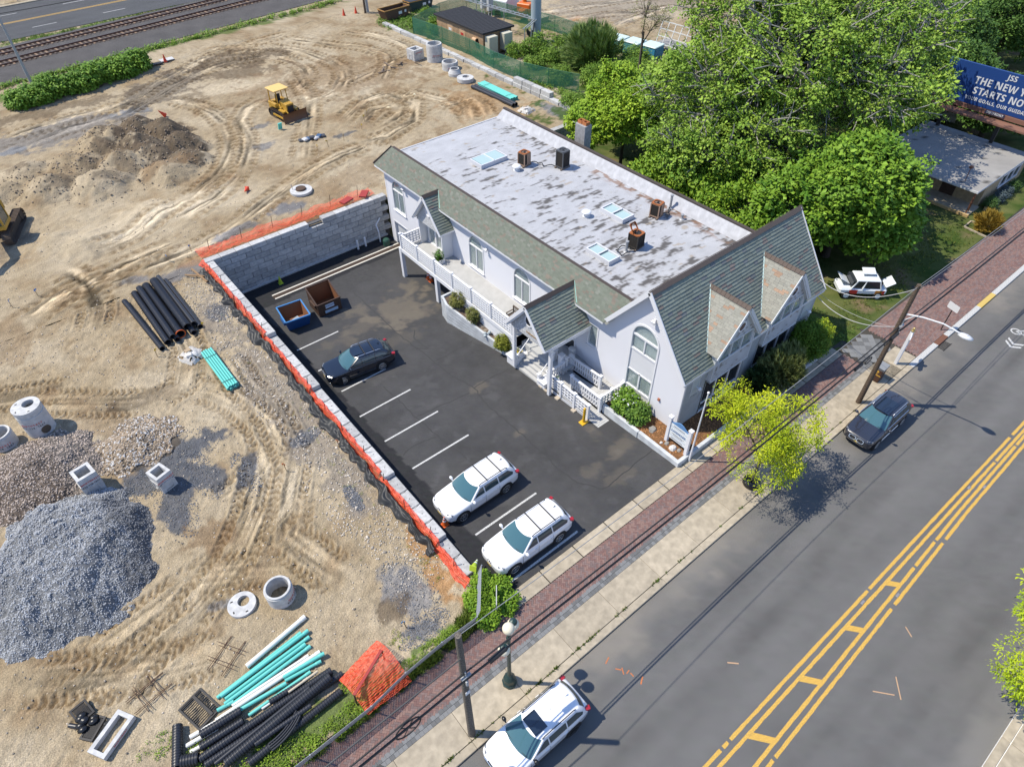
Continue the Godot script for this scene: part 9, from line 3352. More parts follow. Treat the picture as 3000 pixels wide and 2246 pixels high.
func cars()->void:
	var white:=mt("paint_white",Color(0.74,0.745,0.75),0.3,{"coat":true})
	var black:=mt("paint_black",Color(0.008,0.012,0.022),0.18,{"coat":true})
	var navy:=mt("paint_navy",Color(0.022,0.024,0.034),0.22,{"coat":true})
	var chrome:=mt("chrome",Color(0.75,0.76,0.78),0.15,{"metal":1.0})
	var silver:=mt("rail_silver",Color(0.62,0.64,0.67),0.3,{"metal":0.9})
	var jeep:={"paint":white,"bars":true,"wb":2.92,"front":2.34,"rear":2.49,"spokes":7,"handle":chrome}
	car(Vector3(12.15,lot_y(-18.3),-18.3),PI,jeep,"white sport utility car with roof bars beside the orange cone")
	car(Vector3(12.22,lot_y(-14.0)+0.0,-14.02),PI-0.02,jeep,"white sport utility car with roof bars closest to the pavement")
	var suv:={"paint":white,"wb":2.7,"front":2.2,"rear":2.36,"hw":0.93,"top":1.66,"mirror":mt("mirror_black",Color(0.01,0.01,0.01),0.25),"sunroof":[0.0,0.62,0.84],"rim":mt("rim_black",Color(0.015,0.015,0.016),0.4,{"metal":0.4}),"spokes":5,"tumble":0.72,"slots":1,"extra":func(t:Node3D,L:float,hw:float,hood:float)->void:
		var b:=MB.new()
		b.cbox(Vector3(L-0.0,hood*0.72,0),Vector3(0.05,0.07,1.05),0.015)
		part("grille_bar",b,chrome,t)}
	car(Vector3(6.55,-0.12,-6.78),PI-0.01,suv,"white sport utility car with a black sunroof on the street, nearest the bottom")
	var rx:={"paint":black,"wb":2.74,"front":2.36,"rear":2.46,"hw":0.94,"hood":1.02,"belt":1.08,"top":1.62,"bars":true,"rail":silver,"chrome":true,"sunroof":[-0.05,0.66,0.86],"spokes":15,"r":0.38,"ws0":1.2,"ws1":0.30,"rw1":0.62,"tail":0.75,"steer":-0.35,"slots":1,"barm":mt("plastic_black",Color(0.02,0.02,0.021),0.6),"extra":func(t:Node3D,L:float,hw:float,hood:float)->void:
		var g:=MB.new()
		for k in 8:g.box(Vector3(L-0.0,0.42+k*0.055,0),Vector3(0.03,0.015,0.35+0.05*absf(k-3.0)))
		part("mesh_grille",g,mt("grille_silver",Color(0.3,0.31,0.33),0.4,{"metal":0.7}),t)
		var b:=MB.new()
		b.cbox(Vector3(L-0.08,0.33,0),Vector3(0.06,0.04,1.5),0.01)
		part("chrome_lip",b,chrome,t)}
	car(Vector3(12.73,lot_y(-32.2),-32.25),PI-0.16,rx,"glossy black sport utility car with silver roof rails")
	var bmw:={"paint":navy,"wb":2.86,"front":2.30,"rear":2.40,"hw":0.94,"hood":1.05,"belt":1.10,"top":1.64,"rail":silver,"chrome":true,"sunroof":[-0.45,1.35,0.9],"spokes":10,"slots":1,"ws0":1.06,"ws1":0.2,"tail":0.55,"sill":silver,"extra":func(t:Node3D,L:float,hw:float,hood:float)->void:
		for sg in[-1.0,1.0]:
			var f:=MB.new()
			var o:=PackedVector2Array()
			var i:=PackedVector2Array()
			for k in 16:
				var a:=TAU*k/16
				var d:=Vector2(cos(a),sin(a))
				d=Vector2(signf(d.x)*pow(absf(d.x),0.6)*0.21,signf(d.y)*pow(absf(d.y),0.6)*0.12)
				o.append(d)
				i.append(d*0.86)
			var bs:=Basis(Vector3.UP,PI/2)
			f.ring(Vector3(L+0.03,hood*0.70,sg*0.235),Vector3(0,0,-1),Vector3(-0.4,0.92,0),o,i,0.05)
			var fo:=part("kidney_frame",f,chrome,t)
			var b:=MB.new()
			for k in 8:b.bar(Vector3(L+0.03,hood*0.70-0.1,sg*0.235+(k-3.5)*0.046),Vector3(L-0.05,hood*0.70+0.1,sg*0.235+(k-3.5)*0.046),0.018,0.02)
			part("grille_slats",b,mt("plastic_black",Color(0.02,0.02,0.021),0.6),fo)
			var c:=MB.new()
			c.cbox(Vector3(L-0.12,0.42,sg*0.62),Vector3(0.06,0.05,0.42),0.015,Basis(Vector3.UP,-sg*0.5))
			part("chrome_inlet",c,chrome,t)}
	car(Vector3(33.5,-0.12,-6.84),PI,bmw,"dark blue black sport utility car with a glass roof on the street")
# ---------------------------------------------------------------- plants
var leaf_cache:={}
func leafmat()->StandardMaterial3D:
	return mt("leaf",Color(1,1,1),0.6,{"vc":true,"back":Color(0.22,0.28,0.04),"spec":0.35})
func leaf_clump(n:int,w:float,narrow:=0.5)->ArrayMesh:
	var key:="%d_%d_%d"%[n,int(w*100),int(narrow*100)]
	if leaf_cache.has(key):return leaf_cache[key]
	var g:=RandomNumberGenerator.new()
	g.seed=n*31+int(w*100)
	var b:=MB.new()
	for i in n:
		var d:=Vector3(g.randf_range(-1,1),g.randf_range(-0.5,0.7),g.randf_range(-1,1)).normalized()
		var o:=d*g.randf_range(0.15,0.75)
		var f:=(d+Vector3(g.randf_range(-0.7,0.7),g.randf_range(-0.8,0.2),g.randf_range(-0.7,0.7))).normalized()
		var s:=f.cross((Vector3.UP+Vector3(g.randf_range(-0.6,0.6),0,g.randf_range(-0.6,0.6))).normalized()).normalized()
		var u:=s.cross(f)
		var l:=w*g.randf_range(0.75,1.25)
		var hwd:=l*narrow*0.5
		b.col=Color(1,1,1)*g.randf_range(0.75,1.2)
		var m:=o+f*l*0.45-u*l*0.06
		var e:=o+f*l-u*l*0.14
		b.tri(o,m-u*hwd*0.25+s*hwd,e)
		b.tri(o,e,m-u*hwd*0.25-s*hwd)
	leaf_cache[key]=b.mesh()
	return leaf_cache[key]
func tuft_mesh(n:int,w:float,h:float)->ArrayMesh:
	var key:="t%d_%d_%d"%[n,int(w*100),int(h*100)]
	if leaf_cache.has(key):return leaf_cache[key]
	var g:=RandomNumberGenerator.new()
	g.seed=n
	var b:=MB.new()
	for i in n:
		var a:=g.randf()*TAU
		var d:=Vector3(cos(a),0,sin(a))
		var s:=d.cross(Vector3.UP)
		var hh:=h*g.randf_range(0.6,1.1)
		var o:=d*g.randf_range(0,0.25)
		b.col=Color(1,1,1)*g.randf_range(0.75,1.2)
		b.tri(o-s*w,o+s*w,o+d*hh*0.4+Vector3.UP*hh)
	leaf_cache[key]=b.mesh()
	return leaf_cache[key]
func limb(b:MB,a:Vector3,e:Vector3,r0:float,r1:float,bend:=0.12)->Array:
	var pts:=[]
	var n:=5
	var side:=Vector3(rng.randf_range(-1,1),rng.randf_range(0.0,0.8),rng.randf_range(-1,1))*a.distance_to(e)*bend
	for i in n+1:
		var t:=float(i)/n
		pts.append(a.lerp(e,t)+side*sin(PI*t)+Vector3(rng.randf_range(-1,1),rng.randf_range(-1,1),rng.randf_range(-1,1))*a.distance_to(e)*0.018)
	for i in n:
		b.cyl(pts[i],pts[i+1],lerpf(r0,r1,float(i)/n),lerpf(r0,r1,float(i+1)/n),6,false)
	return pts
func tree(called:String,label:String,at:Vector3,h:float,tr:float,blobs:Array,o:Dictionary)->Node3D:
	var t:=thing(called,label,o.get("cat","tree"),at,0.0,o.get("group","trees"))
	var bark:=mt("bark_%s"%o.get("bark","grey"),{"grey":Color(0.16,0.13,0.1),"white":Color(0.46,0.44,0.40),"dark":Color(0.07,0.055,0.04)}[o.get("bark","grey")],0.9,{"tex":graint(),"scale":0.9})
	var tb:=MB.new()
	var fork:=Vector3(0,h*o.get("fork",0.35),0)
	tb.cyl(Vector3(0,-0.2,0),Vector3(0,0.5,0),tr*1.35,tr,10,false)
	tb.cyl(Vector3(0,0.5,0),fork,tr,tr*0.78,10,false)
	part("trunk",tb,mt("bark_grey",Color(0.16,0.13,0.1),0.9,{"tex":graint(),"scale":0.9})if o.get("bark","grey")=="white" else bark,t)
	var lb:=MB.new()
	var tips:=[]
	var tk:float=o.get("twigk",1.0)
	for q in blobs:
		var c:Vector3=q[0]
		var main:=limb(lb,fork*rng.randf_range(0.75,1.0),c,tr*0.5,tr*0.2)
		for i in o.get("twigs",10):
			var d:=Vector3(rng.randf_range(-1,1),rng.randf_range(-0.55,1.0),rng.randf_range(-1,1)).normalized()
			var e:Vector3=c+d*q[1]*rng.randf_range(0.85,1.12)
			var s:Vector3=main[rng.randi_range(3,5)]
			var pts:=limb(lb,s,e,tr*0.17,tr*0.045*tk,0.16)
			for k in o.get("twigs2",2):
				var p:Vector3=pts[rng.randi_range(2,4)]
				var e2=p+(d*0.6+Vector3(rng.randf_range(-1,1),rng.randf_range(-0.4,0.8),rng.randf_range(-1,1))).normalized()*q[1].x*0.42
				limb(lb,p,e2,tr*0.07*tk,tr*0.03*tk,0.1)
				tips.append(e2)
			tips.append(e)
	stuff(part("limbs",lb,bark,t))
	var xf:=[]
	var cols:=[]
	var ls:float=o.get("spray",0.6)
	var c0:Color=o.get("col",Color(0.10,0.19,0.03))
	var c1:Color=o.get("col2",Color(0.16,0.25,0.035))
	for q in blobs:
		var c:Vector3=q[0]
		var n:int=q[2]
		var made:=0
		var tries:=0
		while made<n and tries<n*6:
			tries+=1
			var d:=Vector3(rng.randf_range(-1,1),rng.randf_range(-1,1),rng.randf_range(-1,1))
			if d.length()>1.0:continue
			var rr:=d.length()
			if rr<rng.randf()*0.85:continue
			var p:Vector3=c+d*q[1]
			if nz.get_noise_3d(p.x*0.33+at.x,p.y*0.42,p.z*0.33+at.z)<o.get("gap",-0.12):continue
			var sc:=ls*rng.randf_range(0.65,1.3)
			xf.append(Transform3D(Basis.from_euler(Vector3(rng.randf_range(-0.5,0.5),rng.randf()*TAU,rng.randf_range(-0.5,0.5))).scaled(Vector3(sc,sc,sc)),p))
			var kk:=clampf(0.5+1.2*nz.get_noise_3d(p.x*0.5,p.y*0.5+9.0,p.z*0.5)+rng.randf_range(-0.3,0.3),0.0,1.0)
			cols.append(c0.lerp(c1,kk))
			made+=1
	for p in tips:
		for k in o.get("tipn",2):
			var sc:=ls*rng.randf_range(0.5,1.0)
			xf.append(Transform3D(Basis.from_euler(Vector3(rng.randf_range(-0.5,0.5),rng.randf()*TAU,rng.randf_range(-0.5,0.5))).scaled(Vector3(sc,sc,sc)),p+Vector3(rng.randf_range(-1,1),rng.randf_range(-0.6,0.6),rng.randf_range(-1,1))*ls*0.6))
			cols.append(c0.lerp(c1,rng.randf()))
	scatter("crown",leaf_clump(o.get("leaves",16),o.get("leaf",0.42),o.get("narrow",0.6)),leafmat(),xf,cols,t)
	return t
func shrub(called:String,label:String,at:Vector3,r:Vector3,n:int,o:Dictionary)->Node3D:
	var t:=thing(called,label,o.get("cat","shrub"),at,0.0,o.get("group","shrubs"))
	var lb:=MB.new()
	for i in o.get("stems",7):
		var a=TAU*i/7.0
		limb(lb,Vector3(cos(a),0,sin(a))*r.x*0.1,Vector3(cos(a)*r.x*0.6,r.y*rng.randf_range(0.9,1.5),sin(a)*r.z*0.6),0.03*r.x+0.012,0.01)
	stuff(part("stems",lb,mt("bark_grey",Color(0.16,0.13,0.1),0.9),t))
	var xf:=[]
	var cols:=[]
	var ls:float=o.get("spray",0.25)
	var c0:Color=o.get("col",Color(0.06,0.13,0.02))
	var c1:Color=o.get("col2",Color(0.10,0.19,0.03))
	var tries:=0
	while xf.size()<n and tries<n*5:
		tries+=1
		var d:=Vector3(rng.randf_range(-1,1),rng.randf_range(-0.75,1),rng.randf_range(-1,1))
		if d.length()>1.0 or d.length()<rng.randf()*0.8:continue
		var lump:=1.0+0.35*nz.get_noise_3d(d.x*1.1+at.x,d.y*1.1,d.z*1.1+at.z)
		var p:=Vector3(0,r.y*0.85,0)+d*r*lump
		if p.y<0.02:continue
		if nz.get_noise_3d((p.x+at.x)*1.1,p.y*1.1,(p.z+at.z)*1.1)<o.get("gap",-0.25):continue
		var sc:=ls*rng.randf_range(0.6,1.3)
		var bs:=Basis.from_euler(Vector3(rng.randf_range(-0.6,0.6),rng.randf()*TAU,rng.randf_range(-0.6,0.6)))
		if o.get("upright",false):
			var y:=(d*0.8+Vector3(0,0.7,0)).normalized()
			var x:=y.cross(Vector3(rng.randf(),0.1,rng.randf())).normalized()
			bs=Basis(x,y,x.cross(y))
		xf.append(Transform3D(bs.scaled(Vector3(sc,sc,sc)),p))
		var c:=c0.lerp(c1,clampf(0.5+nz.get_noise_3d(p.x*2.0,p.y*2.0,p.z*2.0)*1.2+rng.randf_range(-0.3,0.3),0.0,1.0))
		if o.has("side")and(p.x/r.x*o.side.x+p.z/r.z*o.side.z)>0.55:c=o.scol*rng.randf_range(0.7,1.2)
		cols.append(c)
	scatter("foliage",tuft_mesh(10,0.09,1.0)if o.get("upright",false)else leaf_clump(o.get("leaves",10),o.get("leaf",0.6),o.get("narrow",0.55)),leafmat(),xf,cols,t)
	return t
func weeds(called:String,label:String,pts:Array,o:Dictionary,yf:Callable)->void:
	var xf:=[]
	var cols:=[]
	for q in pts:
		for i in q[4]:
			var a:=rng.randf()*TAU
			var r:=sqrt(rng.randf())
			var x:float=q[0]+cos(a)*r*q[2]
			var z:float=q[1]+sin(a)*r*q[3]
			if fb(x,z,0.8)<o.get("gap",-0.3):continue
			var sc:float=q[5]*rng.randf_range(0.5,1.4)
			xf.append(Transform3D(Basis.from_euler(Vector3(rng.randf_range(-0.3,0.3),rng.randf()*TAU,rng.randf_range(-0.3,0.3))).scaled(Vector3(sc,sc,sc)),Vector3(x,yf.call(x,z)+(0.0 if o.get("blade",false)else sc*rng.randf_range(0.2,1.2)),z)))
			cols.append((o.get("col",Color(0.08,0.16,0.02))as Color).lerp(o.get("col2",Color(0.14,0.22,0.03)),rng.randf())*rng.randf_range(0.7,1.2))
	var mo:=scatter(called,tuft_mesh(9,0.06,1.0)if o.get("blade",false)else leaf_clump(9,0.6,0.55),leafmat(),xf,cols)
	tag(mo,label,o.get("cat","weeds"),"","stuff")
func plants()->void:
	tree("plane_tree","huge plane tree with whitish limbs and bright green leaves behind the building",Vector3(51.7,-0.6,-27.3),16.0,0.55,[
		[Vector3(1.5,11.5,-1.5),Vector3(6.5,4.2,6.0),1150],[Vector3(8.0,12.5,-2.5),Vector3(6,4.3,6),1000],[Vector3(-3.5,9.0,-6.5),Vector3(5.5,4.0,5.0),850],[Vector3(6.5,10.0,4.0),Vector3(6,3.6,4.5),650],[Vector3(13.0,12.5,1.0),Vector3(4.8,3.2,4.5),330],[Vector3(-2.5,6.8,-0.5),Vector3(5.0,3.2,4.2),650],[Vector3(-7.0,5.5,-3.5),Vector3(4.2,3.0,4.2),600],[Vector3(3.5,14.5,-8.5),Vector3(6,4.0,6),800],[Vector3(11.0,14.5,-9.0),Vector3(6,4.0,6),600]],
		{"bark":"white","twigs":40,"twigs2":3,"spray":0.66,"leaves":14,"leaf":0.42,"narrow":0.7,"col":Color(0.14,0.26,0.026),"col2":Color(0.29,0.42,0.055),"gap":0.02,"fork":0.36,"tipn":2,"twigk":1.5})
	tree("maple_tree","dense dark green maple tree right of the building over the white car",Vector3(47.6,0,-18.9),9.0,0.28,[
		[Vector3(0.5,5.6,0.2),Vector3(4.6,3.6,4.2),1900],[Vector3(4.2,4.9,-1.2),Vector3(3.6,3.2,3.6),1000],[Vector3(-2.8,4.6,-1.8),Vector3(3.2,2.8,3.2),900],[Vector3(1.5,3.2,2.6),Vector3(3.4,2.2,2.4),900]],
		{"bark":"dark","twigs":8,"spray":0.6,"leaves":16,"leaf":0.5,"narrow":0.85,"col":Color(0.085,0.19,0.016),"col2":Color(0.21,0.35,0.03),"gap":-0.04})
	tree("young_maple","small bright green tree beside the chimney",Vector3(44.7,0.6,-38.8),7.0,0.16,[[Vector3(-0.3,5.2,0.3),Vector3(2.6,2.2,2.6),800],[Vector3(1.0,6.2,-2.5),Vector3(2.5,2.2,2.4),700],[Vector3(-1.5,3.8,-2.8),Vector3(2.2,2.0,2.2),500]],{"bark":"dark","twigs":7,"spray":0.5,"leaves":14,"leaf":0.48,"narrow":0.7,"col":Color(0.16,0.30,0.016),"col2":Color(0.30,0.43,0.03),"gap":-0.04})
	tree("understorey_tree","low leafy tree between the parapet and the plane tree",Vector3(44.0,-0.5,-30.5),6.0,0.15,[[Vector3(-1.0,3.4,-1.0),Vector3(3.6,2.6,3.6),1000],[Vector3(-1.8,3.0,4.5),Vector3(3.2,2.4,3.6),900],[Vector3(2.5,3.8,3.8),Vector3(3.5,2.8,3.5),900],[Vector3(-1.6,2.4,9.0),Vector3(2.6,2.0,3.0),600]],{"bark":"dark","twigs":6,"spray":0.6,"leaves":15,"leaf":0.45,"narrow":0.7,"col":Color(0.12,0.235,0.016),"col2":Color(0.26,0.39,0.03),"gap":-0.04})
	tree("understorey_tree","leafy tree behind the small bright tree and the far fence",Vector3(49.5,0.8,-44.0),6.0,0.14,[[Vector3(0.0,3.6,0.0),Vector3(3.0,2.6,3.0),800],[Vector3(4.0,3.4,2.0),Vector3(3.2,2.6,3.2),800],[Vector3(7.5,3.4,6.0),Vector3(3.4,2.6,3.4),700]],{"bark":"dark","twigs":6,"spray":0.6,"leaves":15,"leaf":0.45,"narrow":0.7,"col":Color(0.12,0.235,0.016),"col2":Color(0.26,0.39,0.03),"gap":-0.04})
	for q in[[57.7,-49.0,11.5,"tall thin tree with sparse young leaves by the flat trailer, left one"],[63.5,-47.0,9.0,"tall thin tree with sparse young leaves by the flat trailer, right one"]]:
		tree("thin_tree",q[3],Vector3(q[0],1.2,q[1]),q[2],0.15,[[Vector3(0.3,q[2]*0.78,0),Vector3(1.9,q[2]*0.22,1.9),70],[Vector3(1.2,q[2]*0.62,0.6),Vector3(1.6,1.3,1.6),40]],{"bark":"grey","twigs":16,"twigs2":3,"spray":0.28,"leaves":7,"leaf":0.5,"col":Color(0.15,0.17,0.045),"col2":Color(0.22,0.24,0.07),"fork":0.55,"tipn":1,"group":"thin trees"})
	shrub("willow_shrub","pale feathery willow shrub behind the green fence",Vector3(59.4,1.35,-57.9),Vector3(3.2,2.4,3.0),1100,{"upright":true,"spray":0.75,"col":Color(0.17,0.26,0.06),"col2":Color(0.27,0.36,0.12),"gap":-0.5})
	var sc:=[[54.8,-66.0,1.3,1.2],[57.2,-65.2,1.6,1.7],[57.0,-62.3,1.4,1.2],[54.0,-62.0,1.2,0.9],[53.4,-56.8,1.5,1.2],[56.0,-53.5,2.0,1.5],[60.5,-52.0,2.2,1.5],[64.0,-55.0,1.8,1.4],[66.5,-49.5,2.4,1.8],[52.2,-79.5,1.2,1.6],[55.5,-86.5,1.2,0.8],[50.0,-50.5,1.6,1.0],[53.0,-49.5,1.8,1.4],[70.5,-47.5,2.4,1.8],[75.0,-46.0,2.6,2.2],[61.5,-66.0,1.0,0.7]]
	var sw:=["by the hut's cooling units","in front of the mast","below the mast's foot","between the fence and the mast","inside the bend of the green fence","behind the green fence's near end","left of the thin tree","in front of the teal tanks","in front of the rack trailer","behind the hut","beside the dark green skip","at the end of the block row","behind the end of the block row","under the rack trailer's end","right of the rack trailer","at the mast's right"]
	for i in sc.size():
		var q:Array=sc[i]
		shrub("scrub_bush","green scrub bush %s"%sw[i],Vector3(q[0],1.35,q[1]),Vector3(q[2],q[3]*0.75,q[2]),int(170*q[2]*q[3]),{"spray":0.34,"leaf":0.6,"col":Color(0.09,0.19,0.02),"col2":Color(0.20,0.31,0.035),"group":"scrub bushes"})
	for q in[[74.5,-30.0,7.0,"dark leafy tree behind the plane tree, left of the billboard"],[80.0,-26.0,6.0,"dark leafy tree behind the billboard"],[88.0,-32.0,7.5,"dark leafy tree between the far house roofs"],[70.0,-40.0,8.0,"dark leafy tree behind the plane tree near the far yard"],[92.0,-44.0,7.0,"dark leafy tree by the orange walled house"],[78.0,-20.5,5.0,"dark leafy tree under the billboard"],[100.0,-29.0,7.5,"dark leafy tree at the upper right edge above the billboard"],[108.0,-34.0,8.0,"dark leafy tree in the top right corner"]]:
		tree("dark_tree",q[3],Vector3(q[0],0,q[1]),q[2]*1.3,0.3,[[Vector3(0,q[2]*0.75,0),Vector3(q[2]*0.6,q[2]*0.5,q[2]*0.6),900],[Vector3(q[2]*0.4,q[2]*0.55,q[2]*0.3),Vector3(q[2]*0.45,q[2]*0.4,q[2]*0.45),500]],{"bark":"dark","twigs":5,"spray":0.75,"leaves":14,"leaf":0.42,"narrow":0.7,"col":Color(0.04,0.10,0.014),"col2":Color(0.10,0.19,0.03),"gap":-0.1,"group":"dark trees at the right"})
	tree("honey_locust","yellow green young street tree in front of the office building",Vector3(24.3,0,-8.95),5.2,0.09,[[Vector3(0.4,3.9,-0.5),Vector3(2.4,1.5,1.9),210],[Vector3(2.1,3.6,0.3),Vector3(1.8,1.2,1.6),130],[Vector3(-1.1,3.6,-0.3),Vector3(1.5,1.3,1.5),110],[Vector3(0.2,4.9,-1.4),Vector3(1.5,0.9,1.2),75],[Vector3(-0.2,2.8,1.0),Vector3(1.6,0.9,1.1),75],[Vector3(-0.9,5.4,-2.3),Vector3(0.9,0.7,0.8),28]],{"bark":"grey","twigs":9,"spray":0.42,"leaves":22,"leaf":0.36,"narrow":0.34,"col":Color(0.30,0.40,0.007),"col2":Color(0.50,0.55,0.014),"gap":-0.02,"fork":0.42,"tipn":2,"group":"street trees"})
	tree("honey_locust","yellow green street tree cut off by the right edge",Vector3(25.2,0,6.9),6.5,0.1,[[Vector3(0.4,4.2,-2.2),Vector3(2.2,1.6,2.0),200],[Vector3(-2.3,3.2,-1.8),Vector3(1.5,1.4,1.5),120],[Vector3(2.2,4.6,-3.4),Vector3(1.8,1.4,1.6),120],[Vector3(-3.2,2.6,0.2),Vector3(1.1,1.0,1.2),60]],{"bark":"grey","twigs":9,"spray":0.42,"leaves":22,"leaf":0.36,"narrow":0.34,"col":Color(0.27,0.39,0.01),"col2":Color(0.45,0.53,0.018),"gap":-0.02,"fork":0.42,"group":"street trees"})
	var wb:=MB.new()
	wb.lathe(Vector3.ZERO,[Vector2(0.42,0),Vector2(0.48,0.12),Vector2(0.46,0.3),Vector2(0.3,0.45),Vector2(0.12,0.5),Vector2(0.1,0.4)],16)
	solo("watering_bag",wb,mt("bag_black",Color(0.012,0.012,0.013),0.35),Vector3(24.3,0.0,-8.95),"black watering bag round the foot of the street tree","bag")
	shrub("yew_shrub","wide grey green yew shrub in the front planter",Vector3(32.2,0.3,-12.75),Vector3(1.7,1.25,1.15),1500,{"upright":true,"spray":0.34,"col":Color(0.13,0.17,0.05),"col2":Color(0.27,0.30,0.11),"gap":-0.5})
	shrub("yew_shrub","dark yew shrub left of the wide grey green one",Vector3(30.6,0.25,-13.1),Vector3(0.8,0.9,0.8),500,{"upright":true,"spray":0.3,"col":Color(0.025,0.06,0.02),"col2":Color(0.05,0.10,0.03),"gap":-0.5})
	shrub("cedar_shrub","dense round green shrub at the right end of the front planter",Vector3(35.7,0.25,-13.1),Vector3(1.4,1.5,1.15),1700,{"spray":0.24,"leaf":0.6,"narrow":0.4,"col":Color(0.055,0.13,0.01),"col2":Color(0.13,0.22,0.016),"side":Vector3(1,0,0.3),"scol":Color(0.34,0.42,0.02),"gap":-0.5})
	shrub("hydrangea","leafy green shrub with white flowers below the tall arched window, rear one",Vector3(22.95,0.28,-17.3),Vector3(0.75,0.62,0.75),420,{"spray":0.26,"leaf":0.7,"narrow":0.7,"col":Color(0.09,0.19,0.02),"col2":Color(0.17,0.29,0.03),"gap":-0.5})
	shrub("hydrangea","leafy green shrub beside the tall arched window, front one",Vector3(22.95,0.28,-16.2),Vector3(0.66,0.55,0.62),340,{"spray":0.24,"leaf":0.65,"narrow":0.6,"col":Color(0.06,0.14,0.018),"col2":Color(0.14,0.24,0.03),"gap":-0.5})
	var fx:=[]
	var fc:=[]
	for i in 60:
		fx.append(Transform3D(Basis.from_euler(Vector3(rng.randf()*3,rng.randf()*6,0)).scaled(Vector3.ONE*0.05),Vector3(22.95+rng.randf_range(-0.6,0.6),0.9+rng.randf_range(0.0,0.5),-17.3+rng.randf_range(-0.7,0.7))))
		fc.append(Color(0.7,0.7,0.72))
	tag(scatter("white_blossom",rock(0.1,3).mesh(),mt("loose_stone",Color(1,1,1),0.92,{"vc":true}),fx,fc),"small white blossoms on the rear leafy shrub","blossom","","stuff")
	shrub("boxwood_shrub","yellow green round shrub in the side planting bed by the porch",Vector3(21.1,-0.35,-26.9),Vector3(0.55,0.62,0.6),420,{"spray":0.17,"col":Color(0.13,0.16,0.012),"col2":Color(0.24,0.25,0.03),"gap":-0.5})
	shrub("side_bed_shrub","straggly olive shrub at the back of the side planting bed",Vector3(21.0,0.4,-31.9),Vector3(0.55,0.6,0.6),190,{"spray":0.2,"col":Color(0.12,0.13,0.03),"col2":Color(0.22,0.22,0.05),"gap":-0.1})
	shrub("side_bed_shrub","straggly olive shrub second from the back of the side planting bed",Vector3(21.0,0.15,-30.2),Vector3(0.45,0.55,0.55),150,{"spray":0.2,"col":Color(0.11,0.13,0.03),"col2":Color(0.2,0.2,0.05),"gap":-0.1})
	shrub("golden_shrub","golden brown shrub in the edged bed by the shaded pavement",Vector3(61.2,0.0,-12.5),Vector3(0.95,0.75,0.9),420,{"upright":true,"spray":0.4,"col":Color(0.32,0.21,0.03),"col2":Color(0.46,0.32,0.06),"gap":-0.4})
	for i in 4:
		shrub("window_shrub",["low green shrub under the flat roofed house's window, first","low blue green shrub under the flat roofed house's window, second","low blue green shrub under the flat roofed house's window, third","low green shrub under the flat roofed house's window, fourth"][i],Vector3(65.0+i*1.5,0.1,-13.9),Vector3(0.75,0.45,0.5),160,{"spray":0.2,"col":[Color(0.04,0.09,0.02),Color(0.06,0.09,0.09)][1 if i in[1,2]else 0],"col2":[Color(0.08,0.15,0.03),Color(0.12,0.16,0.18)][1 if i in[1,2]else 0]})
	for i in 9:
		shrub("knotweed_bush","leafy bush in the hedge by the light pole, %s from the left"%["first","second","third","fourth","fifth","sixth","seventh","eighth","ninth"][i],Vector3(4.9+i*1.62,1.35,-88.6-i*0.38+0.4*sin(i*2.0)),Vector3(1.45,1.0+0.12*(i%3),1.5),330,{"spray":0.46,"leaf":0.65,"narrow":0.7,"col":Color(0.09,0.2,0.018),"col2":Color(0.2,0.34,0.035),"group":"bushes in the hedge","gap":-0.06})
	var band:=[]
	for i in 34:
		var x:=-4.0+i*1.6
		band.append([x,-96.0-0.14*(x-3.0)*0.75,1.3,0.75+0.3*sin(i*1.9),55,0.24+0.1*absf(sin(i*2.3))])
	weeds("railside_weeds","band of green weeds between the dirt path and the ballast",band,{"col":Color(0.12,0.24,0.02),"col2":Color(0.21,0.33,0.03),"gap":-0.2},func(x,z):return 1.4)
	weeds("roadside_grass","strip of grass along the main road",[[10,-112.3,9,0.8,500,0.22],[27,-113.3,9,0.7,450,0.22],[38,-113.9,5,0.6,250,0.22]],{"blade":true,"col":Color(0.14,0.24,0.03),"col2":Color(0.22,0.30,0.05)},func(x,z):return 1.45)
	weeds("fence_weeds","weeds growing through the chain link fence along the brick pavement",[[1.0,-12.35,2.6,0.5,420,0.13],[-3.0,-12.5,3.2,0.7,520,0.14],[4.8,-12.55,1.6,0.35,160,0.11],[-2.5,-13.4,2.6,0.5,150,0.12],[-4.6,-14.6,0.9,0.9,160,0.13],[-5.8,-16.3,0.8,0.5,60,0.11],[1.8,-13.6,0.6,0.5,90,0.13],[6.4,-12.6,0.8,0.3,120,0.12]],{"col":Color(0.10,0.19,0.015),"col2":Color(0.22,0.32,0.03),"gap":-0.35},func(x,z):return gy(x,z)if z<-12.3 else 0.0)
	weeds("fence_grass","long grass at the foot of the chain link fence",[[5.5,-12.15,2.2,0.25,420,0.3],[1.5,-11.95,2.5,0.2,300,0.26],[7.4,-12.6,0.6,0.5,160,0.3],[-3.0,-12.0,3.0,0.3,200,0.25]],{"blade":true,"col":Color(0.11,0.18,0.02),"col2":Color(0.2,0.26,0.05)},func(x,z):return gy(x,z)if z<-12.3 else 0.0)
	var cp:=[[9.1,-13.6,0.5,0.55],[9.5,-12.9,0.6,0.6],[8.7,-12.7,0.6,0.55],[8.2,-12.1,0.6,0.5],[9.3,-12.1,0.6,0.5],[8.3,-13.1,0.5,0.5]]
	for i in cp.size():
		shrub("corner_weed","bright green leafy weed bush at the pavement corner, %s"%["next to the lime cone","nearest the white car","in the middle","nearest the utility pole","nearest the brick pavement","at the chain link post"][i],Vector3(cp[i][0],0.0,cp[i][1]),Vector3(cp[i][2],cp[i][3]*0.7,cp[i][2]),210,{"spray":0.2,"leaf":0.65,"narrow":0.65,"col":Color(0.10,0.21,0.012),"col2":Color(0.21,0.34,0.022),"group":"weed bushes at the corner","gap":-0.5})
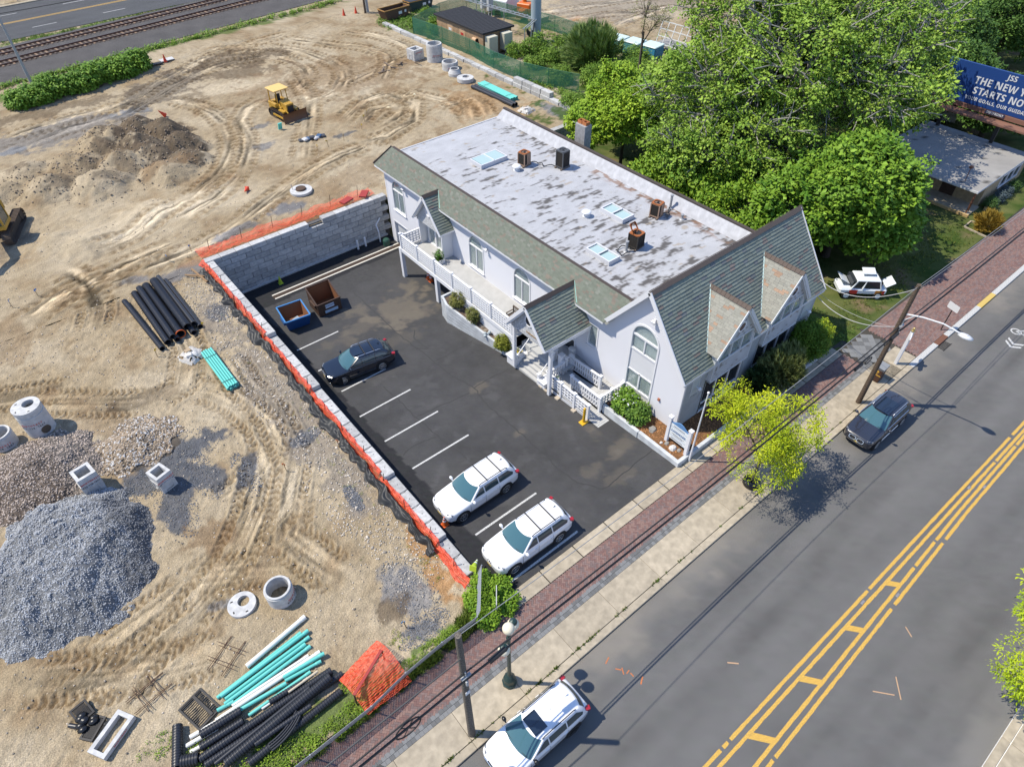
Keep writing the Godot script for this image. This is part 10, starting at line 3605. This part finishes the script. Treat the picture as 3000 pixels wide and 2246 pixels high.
	var sg:=thing("estate_sign","small weathered sign board standing in the corner weeds","sign",Vector3(8.9,0,-12.25),0.9)
	var s1:=MB.new()
	s1.bb(-0.5,0.75,-0.02,0.5,1.2,0.02)
	part("board",s1,mt("sign_grey",Color(0.42,0.42,0.42),0.7),sg)
	var s2:=MB.new()
	s2.bb(-0.44,0,-0.03,-0.38,0.8,0.03)
	s2.bb(0.38,0,-0.03,0.44,0.8,0.03)
	part("post",s2,mt("old_timber",Color(0.16,0.12,0.09),0.9),sg)
	weeds("site_sprouts","small green sprouts dotted along the red mesh wall",[[7.2,-37,0.8,4,60,0.07],[7.4,-28.5,0.6,3,90,0.08],[7.2,-22.5,0.7,3,110,0.08],[7.7,-16.5,0.5,1.6,60,0.09],[5.5,-20.5,1.6,3,60,0.06],[4.9,-13.9,1.0,0.6,60,0.09]],{"col":Color(0.14,0.22,0.02),"col2":Color(0.28,0.30,0.03),"gap":0.12},func(x,z):return gy(x,z))
	weeds("yard_grass","grass and low weeds in the yard under the trees",[[44,-13.6,7,1.2,500,0.16],[50,-14.5,6,2.0,500,0.16],[57,-13.5,4,1.4,350,0.15],[57,-17.5,4,3.0,350,0.15],[75,-16.0,5,2.5,250,0.2]],{"blade":true,"col":Color(0.09,0.15,0.02),"col2":Color(0.24,0.26,0.06)},func(x,z):return yard_y(x,z))
	weeds("yard_weeds","leafy ground cover right of the building",[[39.3,-15.0,1.6,1.6,160,0.2],[40.5,-20,2.5,4,500,0.3],[40,-28,2.5,5,600,0.32],[40,-37,2.4,5,450,0.3],[43,-44,4,3,400,0.3],[39.8,-12.6,1.5,0.6,80,0.14]],{"col":Color(0.06,0.13,0.014),"col2":Color(0.15,0.25,0.03),"gap":-0.25},func(x,z):return yard_y(x,z))
	weeds("skip_weeds","rough green weeds round the skips and behind the hut",[[50.5,-86.5,2.5,3.5,500,0.26],[54,-87.5,3,2.5,400,0.26],[52.5,-81.5,2,2.5,260,0.26],[51.3,-64,0.7,8,380,0.24],[51.6,-56.5,1.2,4,260,0.25],[60,-61,4.5,6,700,0.26],[64,-71,2.5,3.5,250,0.22],[60,-51,7,3.5,700,0.28],[72,-48,6,2,350,0.28]],{"col":Color(0.09,0.19,0.018),"col2":Color(0.19,0.30,0.035),"gap":-0.25},func(x,z):return 1.4 if z<-47.3 else yard_y(x,z))
func _ready()->void:
	setup()
	terrain()
	lot()
	road_and_walk()
	far_side()
	building()
	retaining_walls()
	planters()
	street_things()
	lot_things()
	site_things()
	cars()
	plants()
